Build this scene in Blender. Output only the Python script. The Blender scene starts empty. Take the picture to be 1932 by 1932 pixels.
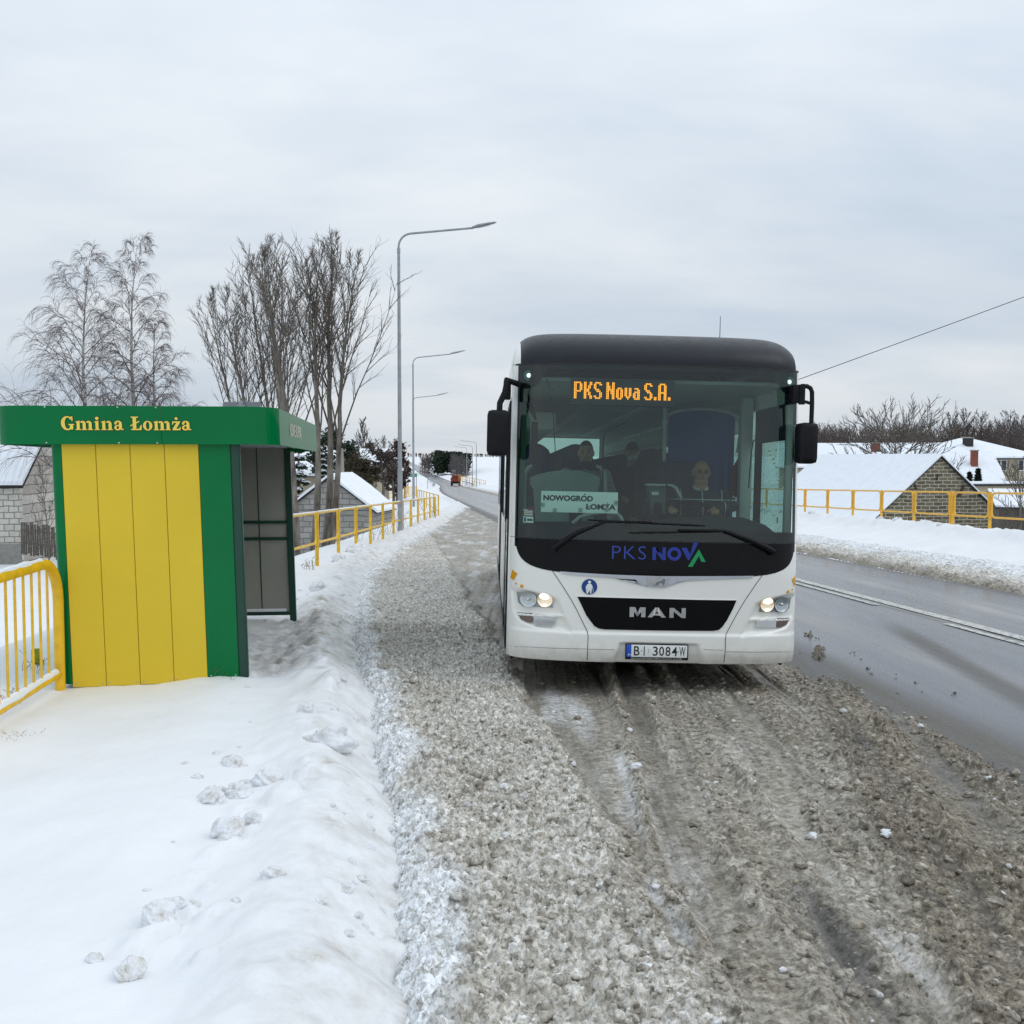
import bpy, bmesh, math, random
import numpy as np
from mathutils import Vector, Matrix, Euler
R = math.radians
PI = math.pi
scene = bpy.context.scene
COL = scene.collection

# ------------------------------------------------------------------ camera
CAM_Z = 1.90
PITCH = R(3.11)
cam_d = bpy.data.cameras.new("camera")
cam_d.sensor_width = 36.0
cam_d.lens = 36.0
cam_d.clip_start = 0.1
cam_d.clip_end = 9000
cam = bpy.data.objects.new("camera", cam_d)
cam.location = (0, 0, CAM_Z)
cam.rotation_euler = (R(90) - PITCH, 0, 0)
COL.objects.link(cam)
scene.camera = cam

# ------------------------------------------------------------------ sky, sun, exposure
SUN_EL, SUN_AZ = 48.0, 110.0          # azimuth measured from +Y towards +X
world = bpy.data.worlds.new("World")
scene.world = world
world.use_nodes = True
wt = world.node_tree
wt.nodes.clear()
def wn(t, **kw):
    n = wt.nodes.new(t)
    for k, v in kw.items():
        setattr(n, k, v)
    return n
w_out = wn('ShaderNodeOutputWorld')
w_bg = wn('ShaderNodeBackground')
w_bg.inputs['Strength'].default_value = 0.10
w_sky = wn('ShaderNodeTexSky', sky_type='NISHITA')
w_sky.sun_disc = False
w_sky.sun_elevation = R(SUN_EL)
w_sky.sun_rotation = R(SUN_AZ)
w_tc = wn('ShaderNodeTexCoord')
w_sep = wn('ShaderNodeSeparateXYZ')
wt.links.new(w_tc.outputs['Generated'], w_sep.inputs[0])
def wmath(op, a, b=None, c=None):
    n = wn('ShaderNodeMath', operation=op)
    for i, v in enumerate((a, b, c)):
        if v is None: continue
        if isinstance(v, (int, float)): n.inputs[i].default_value = v
        else: wt.links.new(v, n.inputs[i])
    return n.outputs[0]
wz = wmath('MAXIMUM', w_sep.outputs['Z'], 0.0)
# overcast dome: about three times as bright overhead as at the horizon
w_dome = wmath('MULTIPLY_ADD', wz, 0.95, 1.19)
# project the direction on a cloud layer so that the streaks flatten towards the horizon
w_div = wmath('ADD', wz, 0.26)
w_px = wmath('DIVIDE', w_sep.outputs['X'], w_div)
w_py = wmath('DIVIDE', w_sep.outputs['Y'], w_div)
w_cmb = wn('ShaderNodeCombineXYZ')
wt.links.new(w_px, w_cmb.inputs[0]); wt.links.new(w_py, w_cmb.inputs[1])
def wnoise(scale, detail, rough, dist, loc):
    m = wn('ShaderNodeMapping')
    m.inputs['Location'].default_value = loc
    m.inputs['Scale'].default_value = (0.55, 1.0, 1.0)
    m.inputs['Rotation'].default_value = (0, 0, R(14))
    wt.links.new(w_cmb.outputs[0], m.inputs[0])
    n = wn('ShaderNodeTexNoise')
    n.inputs['Scale'].default_value = scale
    n.inputs['Detail'].default_value = detail
    n.inputs['Roughness'].default_value = rough
    n.inputs['Distortion'].default_value = dist
    wt.links.new(m.outputs[0], n.inputs['Vector'])
    return n.outputs['Fac']
n1 = wnoise(0.62, 5, 0.52, 0.35, (3.1, 1.7, 0))
n2 = wnoise(1.9, 6, 0.55, 0.25, (7.3, -2.2, 0))
n12 = wmath('MULTIPLY_ADD', n2, 0.35, wmath('MULTIPLY', n1, 0.65))
w_ramp = wn('ShaderNodeValToRGB')
cr = w_ramp.color_ramp
cr.elements[0].position = 0.39; cr.elements[0].color = (0.68, 0.80, 0.95, 1)
cr.elements[1].position = 0.60; cr.elements[1].color = (1.04, 1.10, 1.155, 1)
e = cr.elements.new(0.49); e.color = (0.835, 0.935, 1.05, 1)
wt.links.new(n12, w_ramp.inputs[0])
w_mul = wn('ShaderNodeVectorMath', operation='SCALE')
wt.links.new(w_ramp.outputs['Color'], w_mul.inputs[0])
w_lev = wmath('MULTIPLY', w_dome, 5.75)
wt.links.new(w_lev, w_mul.inputs['Scale'])
w_mix = wn('ShaderNodeMix', data_type='RGBA')
w_mix.inputs['Factor'].default_value = 0.97
wt.links.new(w_sky.outputs['Color'], w_mix.inputs['A'])
wt.links.new(w_mul.outputs[0], w_mix.inputs['B'])
wt.links.new(w_mix.outputs['Result'], w_bg.inputs['Color'])
wt.links.new(w_bg.outputs[0], w_out.inputs[0])

sun_d = bpy.data.lights.new("sun", 'SUN')
sun_d.energy = 0.55
sun_d.angle = R(35)
sun_d.color = (1.0, 0.97, 0.93)
sun = bpy.data.objects.new("sun", sun_d)
sun.rotation_euler = Vector((math.sin(R(SUN_AZ)) * math.cos(R(SUN_EL)), math.cos(R(SUN_AZ)) * math.cos(R(SUN_EL)), math.sin(R(SUN_EL)))).to_track_quat('Z', 'Y').to_euler()
COL.objects.link(sun)

vs = scene.view_settings
vs.view_transform = 'Standard'
vs.look = 'None'
vs.exposure = 0.0
vs.gamma = 1.0
vs.use_curve_mapping = False
scene.cycles.max_bounces = 10
scene.cycles.transparent_max_bounces = 24
scene.cycles.use_denoising = True
scene.cycles.denoiser = 'OPENIMAGEDENOISE'
scene.cycles.denoising_input_passes = 'RGB_ALBEDO_NORMAL'
scene.cycles.denoising_prefilter = 'NONE'
scene.cycles.use_adaptive_sampling = True
scene.cycles.adaptive_threshold = 0.006
scene.cycles.caustics_reflective = False
scene.cycles.caustics_refractive = False
scene.cycles.sample_clamp_indirect = 6.0

# ------------------------------------------------------------------ helpers
CP, SP = math.cos(PITCH), math.sin(PITCH)
def P(px, py, Y):
    """the point at distance Y that the photograph (1932 px wide) shows at px, py"""
    xc, yc = (px - 966) / 1932, (966 - py) / 1932
    dy, dz = CP + yc * SP, -SP + yc * CP
    t = Y / dy
    return Vector((xc * t, Y, CAM_Z + dz * t))

def lin(c):
    return tuple(((x / 12.92) if x <= 0.04045 else ((x + 0.055) / 1.055) ** 2.4) for x in c)
def srgb(r, g, b):
    return lin((r / 255, g / 255, b / 255))

MATS = {}
class NT:
    """small node-tree builder"""
    def __init__(self, name):
        self.m = bpy.data.materials.new(name)
        self.m.use_nodes = True
        self.t = self.m.node_tree
        self.t.nodes.clear()
        self.out = self.t.nodes.new('ShaderNodeOutputMaterial')
        self.b = self.t.nodes.new('ShaderNodeBsdfPrincipled')
        self.t.links.new(self.b.outputs[0], self.out.inputs[0])
        MATS[name] = self.m
    def n(self, t, **kw):
        n = self.t.nodes.new(t)
        for k, v in kw.items(): setattr(n, k, v)
        return n
    def link(self, a, b): self.t.links.new(a, b)
    def val(self, sock, v):
        if isinstance(v, (int, float)): sock.default_value = v
        elif isinstance(v, (tuple, list)):
            sock.default_value = tuple(v) + ((1,) if len(v) == 3 and len(sock.default_value) == 4 else ())
        else: self.link(v, sock)
    def math(self, op, a, b=None, c=None, clamp=False):
        n = self.n('ShaderNodeMath', operation=op); n.use_clamp = clamp
        for i, v in enumerate((a, b, c)):
            if v is not None: self.val(n.inputs[i], v)
        return n.outputs[0]
    def coord(self, kind='Object'):
        return self.n('ShaderNodeTexCoord').outputs[kind]
    def mapping(self, vec, scale=(1, 1, 1), loc=(0, 0, 0), rot=(0, 0, 0)):
        m = self.n('ShaderNodeMapping')
        m.inputs['Scale'].default_value = scale; m.inputs['Location'].default_value = loc; m.inputs['Rotation'].default_value = rot
        self.link(vec, m.inputs[0]); return m.outputs[0]
    def noise(self, vec, scale, detail=3, rough=0.55, dist=0.0):
        n = self.n('ShaderNodeTexNoise')
        n.inputs['Scale'].default_value = scale; n.inputs['Detail'].default_value = detail
        n.inputs['Roughness'].default_value = rough; n.inputs['Distortion'].default_value = dist
        self.link(vec, n.inputs['Vector']); return n.outputs['Fac']
    def voronoi(self, vec, scale, feature='F1'):
        n = self.n('ShaderNodeTexVoronoi', feature=feature)
        n.inputs['Scale'].default_value = scale
        self.link(vec, n.inputs['Vector']); return n.outputs['Distance']
    def ramp(self, fac, stops):
        n = self.n('ShaderNodeValToRGB'); c = n.color_ramp
        for i, (p, col) in enumerate(stops):
            e = c.elements[i] if i < 2 else c.elements.new(p)
            e.position = p
            if isinstance(col, (int, float)): col = (col, col, col)
            e.color = tuple(col) + (1,)
        # new() keeps them sorted; rewrite in order to be safe
        self.link(fac, n.inputs[0]); return n.outputs['Color']
    def mix(self, fac, a, b, blend='MIX'):
        n = self.n('ShaderNodeMix', data_type='RGBA', blend_type=blend)
        self.val(n.inputs['Factor'], fac); self.val(n.inputs['A'], a); self.val(n.inputs['B'], b)
        return n.outputs['Result']
    def attr(self, name):
        return self.n('ShaderNodeAttribute', attribute_name=name).outputs['Fac']
    def bump(self, h, strength=0.3, dist=0.01):
        n = self.n('ShaderNodeBump')
        n.inputs['Strength'].default_value = strength; n.inputs['Distance'].default_value = dist
        self.link(h, n.inputs['Height']); self.link(n.outputs[0], self.b.inputs['Normal'])
        return n.outputs[0]
    def set(self, **kw):
        for k, v in kw.items(): self.val(self.b.inputs[k.replace('_', ' ')], v)
        return self

def simple(name, col, rough=0.5, metal=0.0, var=0.06, scale=6.0, bump=0.0, spec=0.5, coat=0.0):
    """plain finish with a little uneven wear"""
    t = NT(name)
    co = t.coord()
    nz = t.noise(co, scale, 4, 0.6)
    dark = tuple(c * (1 - var * 2) for c in col); light = tuple(min(1, c * (1 + var)) for c in col)
    t.set(Base_Color=t.ramp(nz, [(0.3, dark), (0.7, light)]), Metallic=metal)
    t.b.inputs['Specular IOR Level'].default_value = spec
    rr = t.math('MULTIPLY_ADD', t.noise(co, scale * 2.7, 3), 0.25, rough - 0.12)
    t.set(Roughness=rr)
    if coat: t.set(Coat_Weight=coat, Coat_Roughness=0.08)
    if bump: t.bump(t.noise(co, scale * 8, 4), 0.4, bump)
    return t.m

class MB:
    """mesh builder: collects shapes and links them as one mesh object"""
    def __init__(self):
        self.v = []; self.f = []; self.mi = []; self.cur = 0
    def add(self, verts, faces):
        o = len(self.v)
        self.v.extend([tuple(v) for v in verts])
        for f in faces:
            self.f.append(tuple(i + o for i in f)); self.mi.append(self.cur)
        return self
    def box(self, c, s, rot=None, bev=0.0):
        """box centred at c with full sizes s, edges chamfered by bev"""
        bm = bmesh.new()
        bmesh.ops.create_cube(bm, size=1.0)
        for v in bm.verts: v.co = Vector((v.co.x * s[0], v.co.y * s[1], v.co.z * s[2]))
        if bev > 0:
            bmesh.ops.bevel(bm, geom=bm.edges[:], offset=min(bev, min(s) * 0.45), segments=2, affect='EDGES', profile=0.6)
        M = Matrix.Translation(Vector(c)) @ (rot.to_4x4() if rot is not None else Matrix.Identity(4))
        self.bm(bm, M); return self
    def bm(self, bm, M=None):
        bm.verts.index_update()
        self.add([(M @ v.co) if M is not None else v.co.copy() for v in bm.verts], [[v.index for v in f.verts] for f in bm.faces])
        bm.free(); return self
    def tube(self, pts, r, n=8, cap=True, closed=False):
        pts = [Vector(p) for p in pts]
        k = len(pts)
        rs = r if isinstance(r, (list, tuple)) else [r] * k
        ring = []
        prev = None
        for i, p in enumerate(pts):
            if closed: d = pts[(i + 1) % k] - pts[i - 1]
            else: d = pts[min(i + 1, k - 1)] - pts[max(i - 1, 0)]
            d.normalize()
            if prev is None:
                a = d.cross(Vector((0, 0, 1)))
                if a.length < 1e-3: a = d.cross(Vector((1, 0, 0)))
            else:
                a = prev - d * prev.dot(d)
            a.normalize(); prev = a
            b = d.cross(a)
            ring.append([p + (a * math.cos(t) + b * math.sin(t)) * rs[i] for t in [2 * PI * j / n for j in range(n)]])
        vs_ = [q for rg in ring for q in rg]
        fs = []
        for i in range(k if closed else k - 1):
            i2 = (i + 1) % k
            for j in range(n):
                fs.append((i * n + j, i * n + (j + 1) % n, i2 * n + (j + 1) % n, i2 * n + j))
        if cap and not closed:
            fs.append(tuple(range(n - 1, -1, -1))); fs.append(tuple((k - 1) * n + j for j in range(n)))
        return self.add(vs_, fs)
    def cyl(self, a, b, r, n=14, r2=None):
        return self.tube([a, b], [r, r if r2 is None else r2], n)
    def prism(self, poly, f3, thick):
        """polygon poly (list of 2-D points) lifted by f3(x, y, d) at d = 0 and d = thick"""
        bm = bmesh.new()
        a = [bm.verts.new(f3(x, y, 0)) for x, y in poly]
        b = [bm.verts.new(f3(x, y, thick)) for x, y in poly]
        k = len(poly)
        fa = bm.faces.new(a); fb = bm.faces.new(b[::-1])
        for i in range(k): bm.faces.new((a[i], a[(i + 1) % k], b[(i + 1) % k], b[i]))
        bmesh.ops.triangulate(bm, faces=[fa, fb])
        bmesh.ops.recalc_face_normals(bm, faces=bm.faces[:])
        return self.bm(bm)
    def sphere(self, c, s, nu=16, nv=10, fn=None):
        vs_, fs = [], []
        for i in range(nv + 1):
            th = PI * i / nv
            for j in range(nu):
                ph = 2 * PI * j / nu
                p = Vector((math.sin(th) * math.cos(ph), math.sin(th) * math.sin(ph), math.cos(th)))
                if fn: p = fn(p)
                vs_.append(Vector(c) + Vector((p.x * s[0], p.y * s[1], p.z * s[2])))
        for i in range(nv):
            for j in range(nu):
                fs.append((i * nu + j, (i + 1) * nu + j, (i + 1) * nu + (j + 1) % nu, i * nu + (j + 1) % nu))
        return self.add(vs_, fs)
    def build(self, name, mat, parent=None, smooth=40, loc=None):
        me = bpy.data.meshes.new(name)
        me.from_pydata(self.v, [], self.f)
        mats = mat if isinstance(mat, (list, tuple)) else [mat]
        for m in mats: me.materials.append(m)
        if len(mats) > 1: me.polygons.foreach_set('material_index', self.mi)
        bm = bmesh.new(); bm.from_mesh(me)
        bmesh.ops.remove_doubles(bm, verts=bm.verts, dist=1e-5)
        bmesh.ops.recalc_face_normals(bm, faces=bm.faces[:])
        bm.to_mesh(me); bm.free()
        if smooth:
            me.polygons.foreach_set('use_smooth', [True] * len(me.polygons))
            me.set_sharp_from_angle(angle=R(smooth))
        me.update()
        o = bpy.data.objects.new(name, me)
        COL.objects.link(o)
        if parent is not None: o.parent = parent
        if loc is not None: o.location = loc
        return o

def np_mesh(name, V, F, mat, attrs=None, smooth=True, parent=None):
    """fast mesh from numpy arrays; F is (n,3) or (n,4)"""
    me = bpy.data.meshes.new(name)
    V = np.asarray(V, np.float32); F = np.asarray(F, np.int32)
    k = F.shape[1]
    me.vertices.add(len(V)); me.vertices.foreach_set('co', V.ravel())
    me.loops.add(F.size); me.loops.foreach_set('vertex_index', F.ravel())
    me.polygons.add(len(F))
    me.polygons.foreach_set('loop_start', np.arange(0, F.size, k, dtype=np.int32))
    if smooth: me.polygons.foreach_set('use_smooth', np.ones(len(F), bool))
    for an, arr in (attrs or {}).items():
        a = me.attributes.new(an, 'FLOAT', 'POINT'); a.data.foreach_set('value', np.asarray(arr, np.float32).ravel())
    for m in (mat if isinstance(mat, (list, tuple)) else [mat]): me.materials.append(m)
    me.update(calc_edges=True); me.validate()
    o = bpy.data.objects.new(name, me); COL.objects.link(o)
    if parent is not None: o.parent = parent
    return o

def tag(o, label=None, cat=None, group=None, kind=None):
    if label: o['label'] = label
    if cat: o['category'] = cat
    if group: o['group'] = group
    if kind: o['kind'] = kind
    return o
def thing(name, label, cat, loc=(0, 0, 0), rot=(0, 0, 0), group=None):
    o = bpy.data.objects.new(name, None); COL.objects.link(o)
    o.empty_display_size = 0.3
    o.location = loc; o.rotation_euler = rot
    return tag(o, label, cat, group)
def dup(root, loc, rot=None, label=None, group=None, scale=None):
    r = root.copy(); COL.objects.link(r); r.location = loc
    if rot is not None: r.rotation_euler = rot
    if scale is not None: r.scale = scale
    if label: r['label'] = label
    if group: r['group'] = group
    for ch in list(root.children):
        c = ch.copy(); COL.objects.link(c); c.parent = r
        for g in list(ch.children):
            d = g.copy(); COL.objects.link(d); d.parent = c
    return r

def text_mesh(s, size=1.0, offset=0.0, extrude=0.0, spacing=1.0, align='LEFT', res=3):
    """(verts, faces) of a line of lettering in the x-y plane"""
    cu = bpy.data.curves.new("lettering", 'FONT')
    cu.body = s; cu.size = size; cu.offset = offset; cu.extrude = extrude
    cu.space_character = spacing; cu.align_x = align; cu.resolution_u = res
    ob = bpy.data.objects.new("lettering", cu); COL.objects.link(ob)
    me = ob.to_mesh()
    vs_ = [v.co.copy() for v in me.vertices]
    fs = [tuple(p.vertices) for p in me.polygons]
    ob.to_mesh_clear()
    bpy.data.objects.remove(ob); bpy.data.curves.remove(cu)
    return vs_, fs
def fit_text(s, x0, x1, y0, y1, **kw):
    """lettering stretched to fill a rectangle"""
    vs_, fs = text_mesh(s, **kw)
    ax = min(v.x for v in vs_); bx = max(v.x for v in vs_); ay = min(v.y for v in vs_); by = max(v.y for v in vs_)
    return [(x0 + (v.x - ax) / (bx - ax) * (x1 - x0), y0 + (v.y - ay) / (by - ay) * (y1 - y0), v.z) for v in vs_], fs

# ------------------------------------------------------------------ numpy noise
def _hash(ix, iy, seed):
    h = (ix.astype(np.int64) * 374761393 + iy.astype(np.int64) * 668265263 + seed * 1442695041) & 0xFFFFFFFF
    h = ((h ^ (h >> 13)) * 1274126177) & 0xFFFFFFFF
    return ((h ^ (h >> 16)) & 0xFFFFFF) / float(0x1000000)
def perlin(x, y, seed=0):
    ix, iy = np.floor(x), np.floor(y)
    fx, fy = x - ix, y - iy
    ux, uy = fx * fx * fx * (fx * (fx * 6 - 15) + 10), fy * fy * fy * (fy * (fy * 6 - 15) + 10)
    def g(dx, dy):
        a = _hash(ix + dx, iy + dy, seed) * 2 * np.pi
        return np.cos(a) * (fx - dx) + np.sin(a) * (fy - dy)
    a, b, c, d = g(0, 0), g(1, 0), g(0, 1), g(1, 1)
    return ((a + (b - a) * ux) + ((c + (d - c) * ux) - (a + (b - a) * ux)) * uy) * 1.5
def fbm(x, y, seed=0, octv=4, gain=0.5):
    s = 0; a = 1.0; t = 0
    for i in range(octv):
        s = s + a * perlin(x * 2 ** i, y * 2 ** i, seed + i * 17); t += a; a *= gain
    return s / t
def lumps(x, y, seed=0, rmin=0.25, rmax=0.7):
    """height field of hemispherical clods, one per unit cell"""
    ix, iy = np.floor(x), np.floor(y)
    best = np.zeros_like(x)
    for dx in (-1, 0, 1):
        for dy in (-1, 0, 1):
            jx, jy = ix + dx, iy + dy
            cx = jx + _hash(jx, jy, seed); cy = jy + _hash(jx, jy, seed + 5)
            r = rmin + (rmax - rmin) * _hash(jx, jy, seed + 9) ** 2
            h = r * r - (x - cx) ** 2 - (y - cy) ** 2
            best = np.maximum(best, np.sqrt(np.maximum(h, 0)))
    return best
def sstep(a, b, x):
    t = np.clip((x - a) / (b - a), 0, 1)
    return t * t * (3 - 2 * t)
# ------------------------------------------------------------------ ground: levels
def smooth_table(pts, y0, y1, step, win):
    ys = np.arange(y0, y1, step); vs_ = np.interp(ys, [p[0] for p in pts], [p[1] for p in pts])
    k = np.ones(win) / win
    pad = np.concatenate([vs_[0] + (vs_[1] - vs_[0]) * np.arange(-win, 0), vs_, vs_[-1] + (vs_[-1] - vs_[-2]) * np.arange(1, win + 1)])
    sm = np.convolve(pad, k, 'same')[win:-win]
    return ys, sm
_zt = smooth_table([(-60, 1.32), (270, -5.94), (330, -6.2), (450, -6.7), (560, -6.4), (700, -5.4), (900, -2.0), (1100, -0.2), (1400, 0.5), (3200, 1.2)], -60, 3200, 5, 13)
_xt = smooth_table([(-60, 13.07), (120, -4.93), (150, -7.4), (200, -11.2), (270, -15.8), (330, -22.6), (450, -36), (560, -49.0), (700, -65), (900, -95), (3200, -450)], -60, 3200, 5, 9)
def zroad(Y): return np.interp(Y, *_zt)
def xroad(Y): return np.interp(Y, *_xt)
def zf(Y): return float(zroad(np.array([Y]))[0])
def xf(Y): return float(xroad(np.array([Y]))[0])
def zfield(Y): return np.interp(Y, [-60, 0, 60, 150, 270, 350, 450, 560, 700, 900, 1300, 3200], [0.3, -0.7, -2.3, -3.4, -5.6, -5.3, -3.6, -2.4, -1.2, -0.2, 0.6, 1.4])
def xbay(Y):
    """left edge of the lay-by"""
    return np.interp(Y, [-60, 0, 3.57, 5.6, 8.2, 13.3, 18.7, 25, 38, 55, 65, 80, 3200], [4.0, 0.25, -0.18, -0.46, -0.96, -1.9, -2.5, -2.67, -2.70, -2.8, -2.95, -4.3, -4.3])
HALF = 2.95
def xedge(Y):
    """left edge of everything that is driven on"""
    return np.where(Y < 66, np.minimum(xbay(Y), xroad(Y) - HALF), xroad(Y) - HALF - 0.2)
def bank_noise(X, Y):
    return fbm(X * 0.9, Y * 0.6, 3, 4)
def ground_h(X, Y, fine=True):
    zr = zroad(Y); u = X - xroad(Y)
    # --- left: bank thrown up by the plough, flat pavement, then the embankment falls away
    wob = 0.12 * perlin(X * 0, Y * 0.55, 41) + 0.09 * perlin(X * 0, Y * 1.9, 42) + 0.05 * perlin(X * 0, Y * 4.3, 43)
    dl = xedge(Y) + wob - X
    left = 0.17 * sstep(-0.10, 0.55, dl) + 0.13 * np.exp(-((dl - 0.62 - 0.12 * perlin(X * 0, Y * 0.4, 11)) / 0.28) ** 2) + 0.05 * np.exp(-((dl - 1.5) / 0.5) ** 2)
    left = left - 0.03 * sstep(1.2, 2.0, dl)
    left = np.where(dl < -0.1, -0.22 * sstep(-0.1, -0.4, dl) , left)
    foot = np.where(Y < 66, -1.15 - 0.6 * sstep(20, 40, Y), -0.4)
    xe = np.interp(Y, [-60, 0, 8, 13, 17, 20, 42, 60, 90, 3200], [-0.2, -3.6, -4.7, -5.1, -5.0, -4.6, -4.3, -5.2, -12, -12])
    xe = np.where(Y > 66, xroad(Y) - 7.0, xe)
    fall = np.clip(xe - X, 0, None)
    left = left + np.maximum(foot, -fall * 0.34 * sstep(0, 1.5, fall))
    # --- right: dirty bank, clean verge, small ridge at the barrier, then lower gardens
    dr = u - HALF
    right = 0.10 * sstep(-0.05, 0.5, dr) + 0.50 * sstep(0.9, 4.2, dr) + 0.16 * np.exp(-((dr - 3.75 - 0.2 * perlin(X * 0, Y * 0.5, 12)) / 0.35) ** 2)
    right = np.where(dr < -0.05, -0.22 * sstep(-0.05, -0.35, dr), right)
    right = right - 1.18 * sstep(4.7, 10, dr) - 0.5 * sstep(12, 26, dr)
    h = zr + np.where(u < 0, left, right)
    # --- blend into the open fields
    k = sstep(14, 46, np.abs(u)) * sstep(40, 110, Y) 
    k = np.maximum(k, sstep(30, 90, np.abs(u)))
    k = np.maximum(k, sstep(7, 30, np.abs(u)) * sstep(200, 300, Y))
    far = zfield(Y) + 0.7 * fbm(X * 0.006, Y * 0.006, 5, 3) * sstep(80, 300, Y)
    far = far - 0.6 * sstep(18, 45, u) * (1 - sstep(120, 260, Y)) - 0.8 * sstep(60, 200, np.abs(u)) * (1 - sstep(200, 400, Y))
    h = h * (1 - k) + far * k
    if fine:
        near = (1 - sstep(14, 40, Y))
        nb = bank_noise(X, Y)
        ridge = np.exp(-((dl - 0.62) / 0.5) ** 2) * (u < 0) * (dl > -0.2)
        clod = lumps(X * 5.2, Y * 5.2, 21, 0.05, 0.62)
        rough = 0.030 * nb + 0.012 * fbm(X * 3.1, Y * 2.2, 8, 3)
        h = h + (rough * sstep(0.0, 0.5, dl) + ridge * (0.05 * clod * sstep(0.0, 0.4, perlin(X * 1.1, Y * 1.1, 77)) + 0.035 * fbm(X * 4, Y * 4, 31, 3))) * (u < 0) * (1 - 0.5 * sstep(20, 60, Y))
        ragged = np.exp(-((dl - 0.16) / 0.20) ** 2) * (u < 0) * (Y < 60)
        h = h + ragged * (0.075 * lumps(X * 6.1, Y * 6.1, 24, 0.1, 0.6) + 0.05 * fbm(X * 5, Y * 5, 36, 3) - 0.02) * sstep(-0.35, 0.3, perlin(X * 1.6, Y * 1.6, 78))
        dlr = np.interp(Y, [3.0, 3.8, 5.0, 6.5, 9, 12], [1.05, 0.98, 0.82, 0.52, 0.55, 0.6])
        row = np.exp(-((dl - dlr) / 0.20) ** 2) * (u < 0) * (1 - sstep(14, 30, Y))
        h = h + row * sstep(-0.15, 0.35, perlin(X * 0.9, Y * 1.2, 79)) * (0.17 * lumps(X * 4.3 + 0.4 * perlin(X * 7, Y * 7, 25), Y * 4.3 + 0.4 * perlin(X * 7, Y * 7, 26), 27, 0.15, 0.62) + 0.035 * fbm(X * 7, Y * 7, 37, 3))
        rr = np.exp(-((dr - 3.8) / 0.7) ** 2) * (u > 0)
        h = h + rr * (0.10 * lumps(X * 3.2, Y * 3.2, 22, 0.05, 0.6) + 0.05 * fbm(X * 2.5, Y * 2.5, 33, 3)) + (u > 0) * sstep(0.3, 1.2, dr) * 0.03 * fbm(X * 0.8, Y * 0.8, 34, 3)
        # trodden snow in front of the shelter's open side
        tr = np.exp(-(((X + 2.15 + 0.1 * (Y - 9)) / 0.55) ** 2)) * sstep(8.4, 9.2, Y) * (1 - sstep(12.0, 14.5, Y))
        h = h + tr * (-0.06 + 0.10 * lumps(X * 6.5, Y * 6.5, 51, 0.1, 0.6) + 0.04 * fbm(X * 5, Y * 5, 52, 3))
    return h
def gz(x, y, fine=False):
    return float(ground_h(np.array([float(x)]), np.array([float(y)]), fine)[0])

def grid_mesh(name, X, Y, Z, mat, attrs=None, keep=None):
    nr, nc = X.shape
    V = np.stack([X, Y, Z], -1).reshape(-1, 3)
    idx = np.arange(nr * nc).reshape(nr, nc)
    F = np.stack([idx[:-1, :-1], idx[:-1, 1:], idx[1:, 1:], idx[1:, :-1]], -1).reshape(-1, 4)
    if keep is not None:
        kk = keep.reshape(-1)
        F = F[kk[F].any(1)]
        used = np.zeros(nr * nc, bool); used[F.ravel()] = True
        remap = np.cumsum(used) - 1
        V = V[used]; F = remap[F]
        attrs = {k: np.asarray(v).reshape(-1)[used] for k, v in (attrs or {}).items()}
    return np_mesh(name, V, F, mat, attrs)

# ------------------------------------------------------------------ ground: materials
t = NT('snow')
co = t.coord('Object')
d = t.attr('dirt')
grain = t.noise(co, 42, 4, 0.6)
soft = t.noise(co, 1.3, 4, 0.55)
clean = t.ramp(soft, [(0.3, (0.80, 0.81, 0.82)), (0.7, (0.87, 0.875, 0.88))])
grit = t.ramp(t.noise(co, 9, 6, 0.72), [(0.42, (0.30, 0.26, 0.20)), (0.66, (0.66, 0.62, 0.54))])
dm = t.math('MULTIPLY', d, t.ramp(t.noise(co, 7, 5, 0.65), [(0.38, 0.15), (0.62, 1.0)]), clamp=True)
t.set(Base_Color=t.mix(dm, clean, grit), Roughness=0.62)
t.b.inputs['Specular IOR Level'].default_value = 0.25
t.b.inputs['Sheen Weight'].default_value = 0.05
hh = t.math('MULTIPLY_ADD', t.noise(co, 11, 5, 0.6), 1.6, t.math('MULTIPLY', grain, 0.35))
t.bump(hh, 0.35, 0.012)
SNOW = t.m

t = NT('slush')
co = t.coord('Object')
d = t.attr('dirt'); wet = t.attr('wet')
n_big = t.noise(co, 1.1, 4, 0.6)
n_mid = t.noise(t.mapping(co, (1, 0.75, 1)), 24, 6, 0.70)
n_fine = t.noise(co, 60, 3, 0.6)
n_str = t.noise(t.mapping(co, (1, 0.10, 1)), 15, 5, 0.65)
fl = t.attr('flat')
n_mid = t.math('ADD', t.math('MULTIPLY', n_mid, t.math('MULTIPLY_ADD', fl, -0.75, 1.0)), t.math('MULTIPLY', t.math('MULTIPLY_ADD', n_str, 0.55, 0.235), t.math('MULTIPLY', fl, 0.75)))
icy = t.ramp(n_mid, [(0.33, (0.20, 0.176, 0.140)), (0.47, (0.56, 0.526, 0.462)), (0.62, (0.85, 0.83, 0.785))])
brown = t.ramp(n_mid, [(0.33, (0.060, 0.049, 0.036)), (0.5, (0.225, 0.190, 0.140)), (0.68, (0.50, 0.445, 0.352))])
f1 = t.math('ADD', d, t.math('MULTIPLY_ADD', n_big, 0.9, -0.45), clamp=True)
c1 = t.mix(f1, icy, brown)
pure = t.math('MULTIPLY', t.attr('pure'), t.ramp(n_mid, [(0.36, 0.25), (0.5, 1.0)]), clamp=True)
c1 = t.mix(pure, c1, (0.84, 0.86, 0.88))
film = t.ramp(n_mid, [(0.35, (0.045, 0.043, 0.04)), (0.65, (0.17, 0.155, 0.13))])
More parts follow.
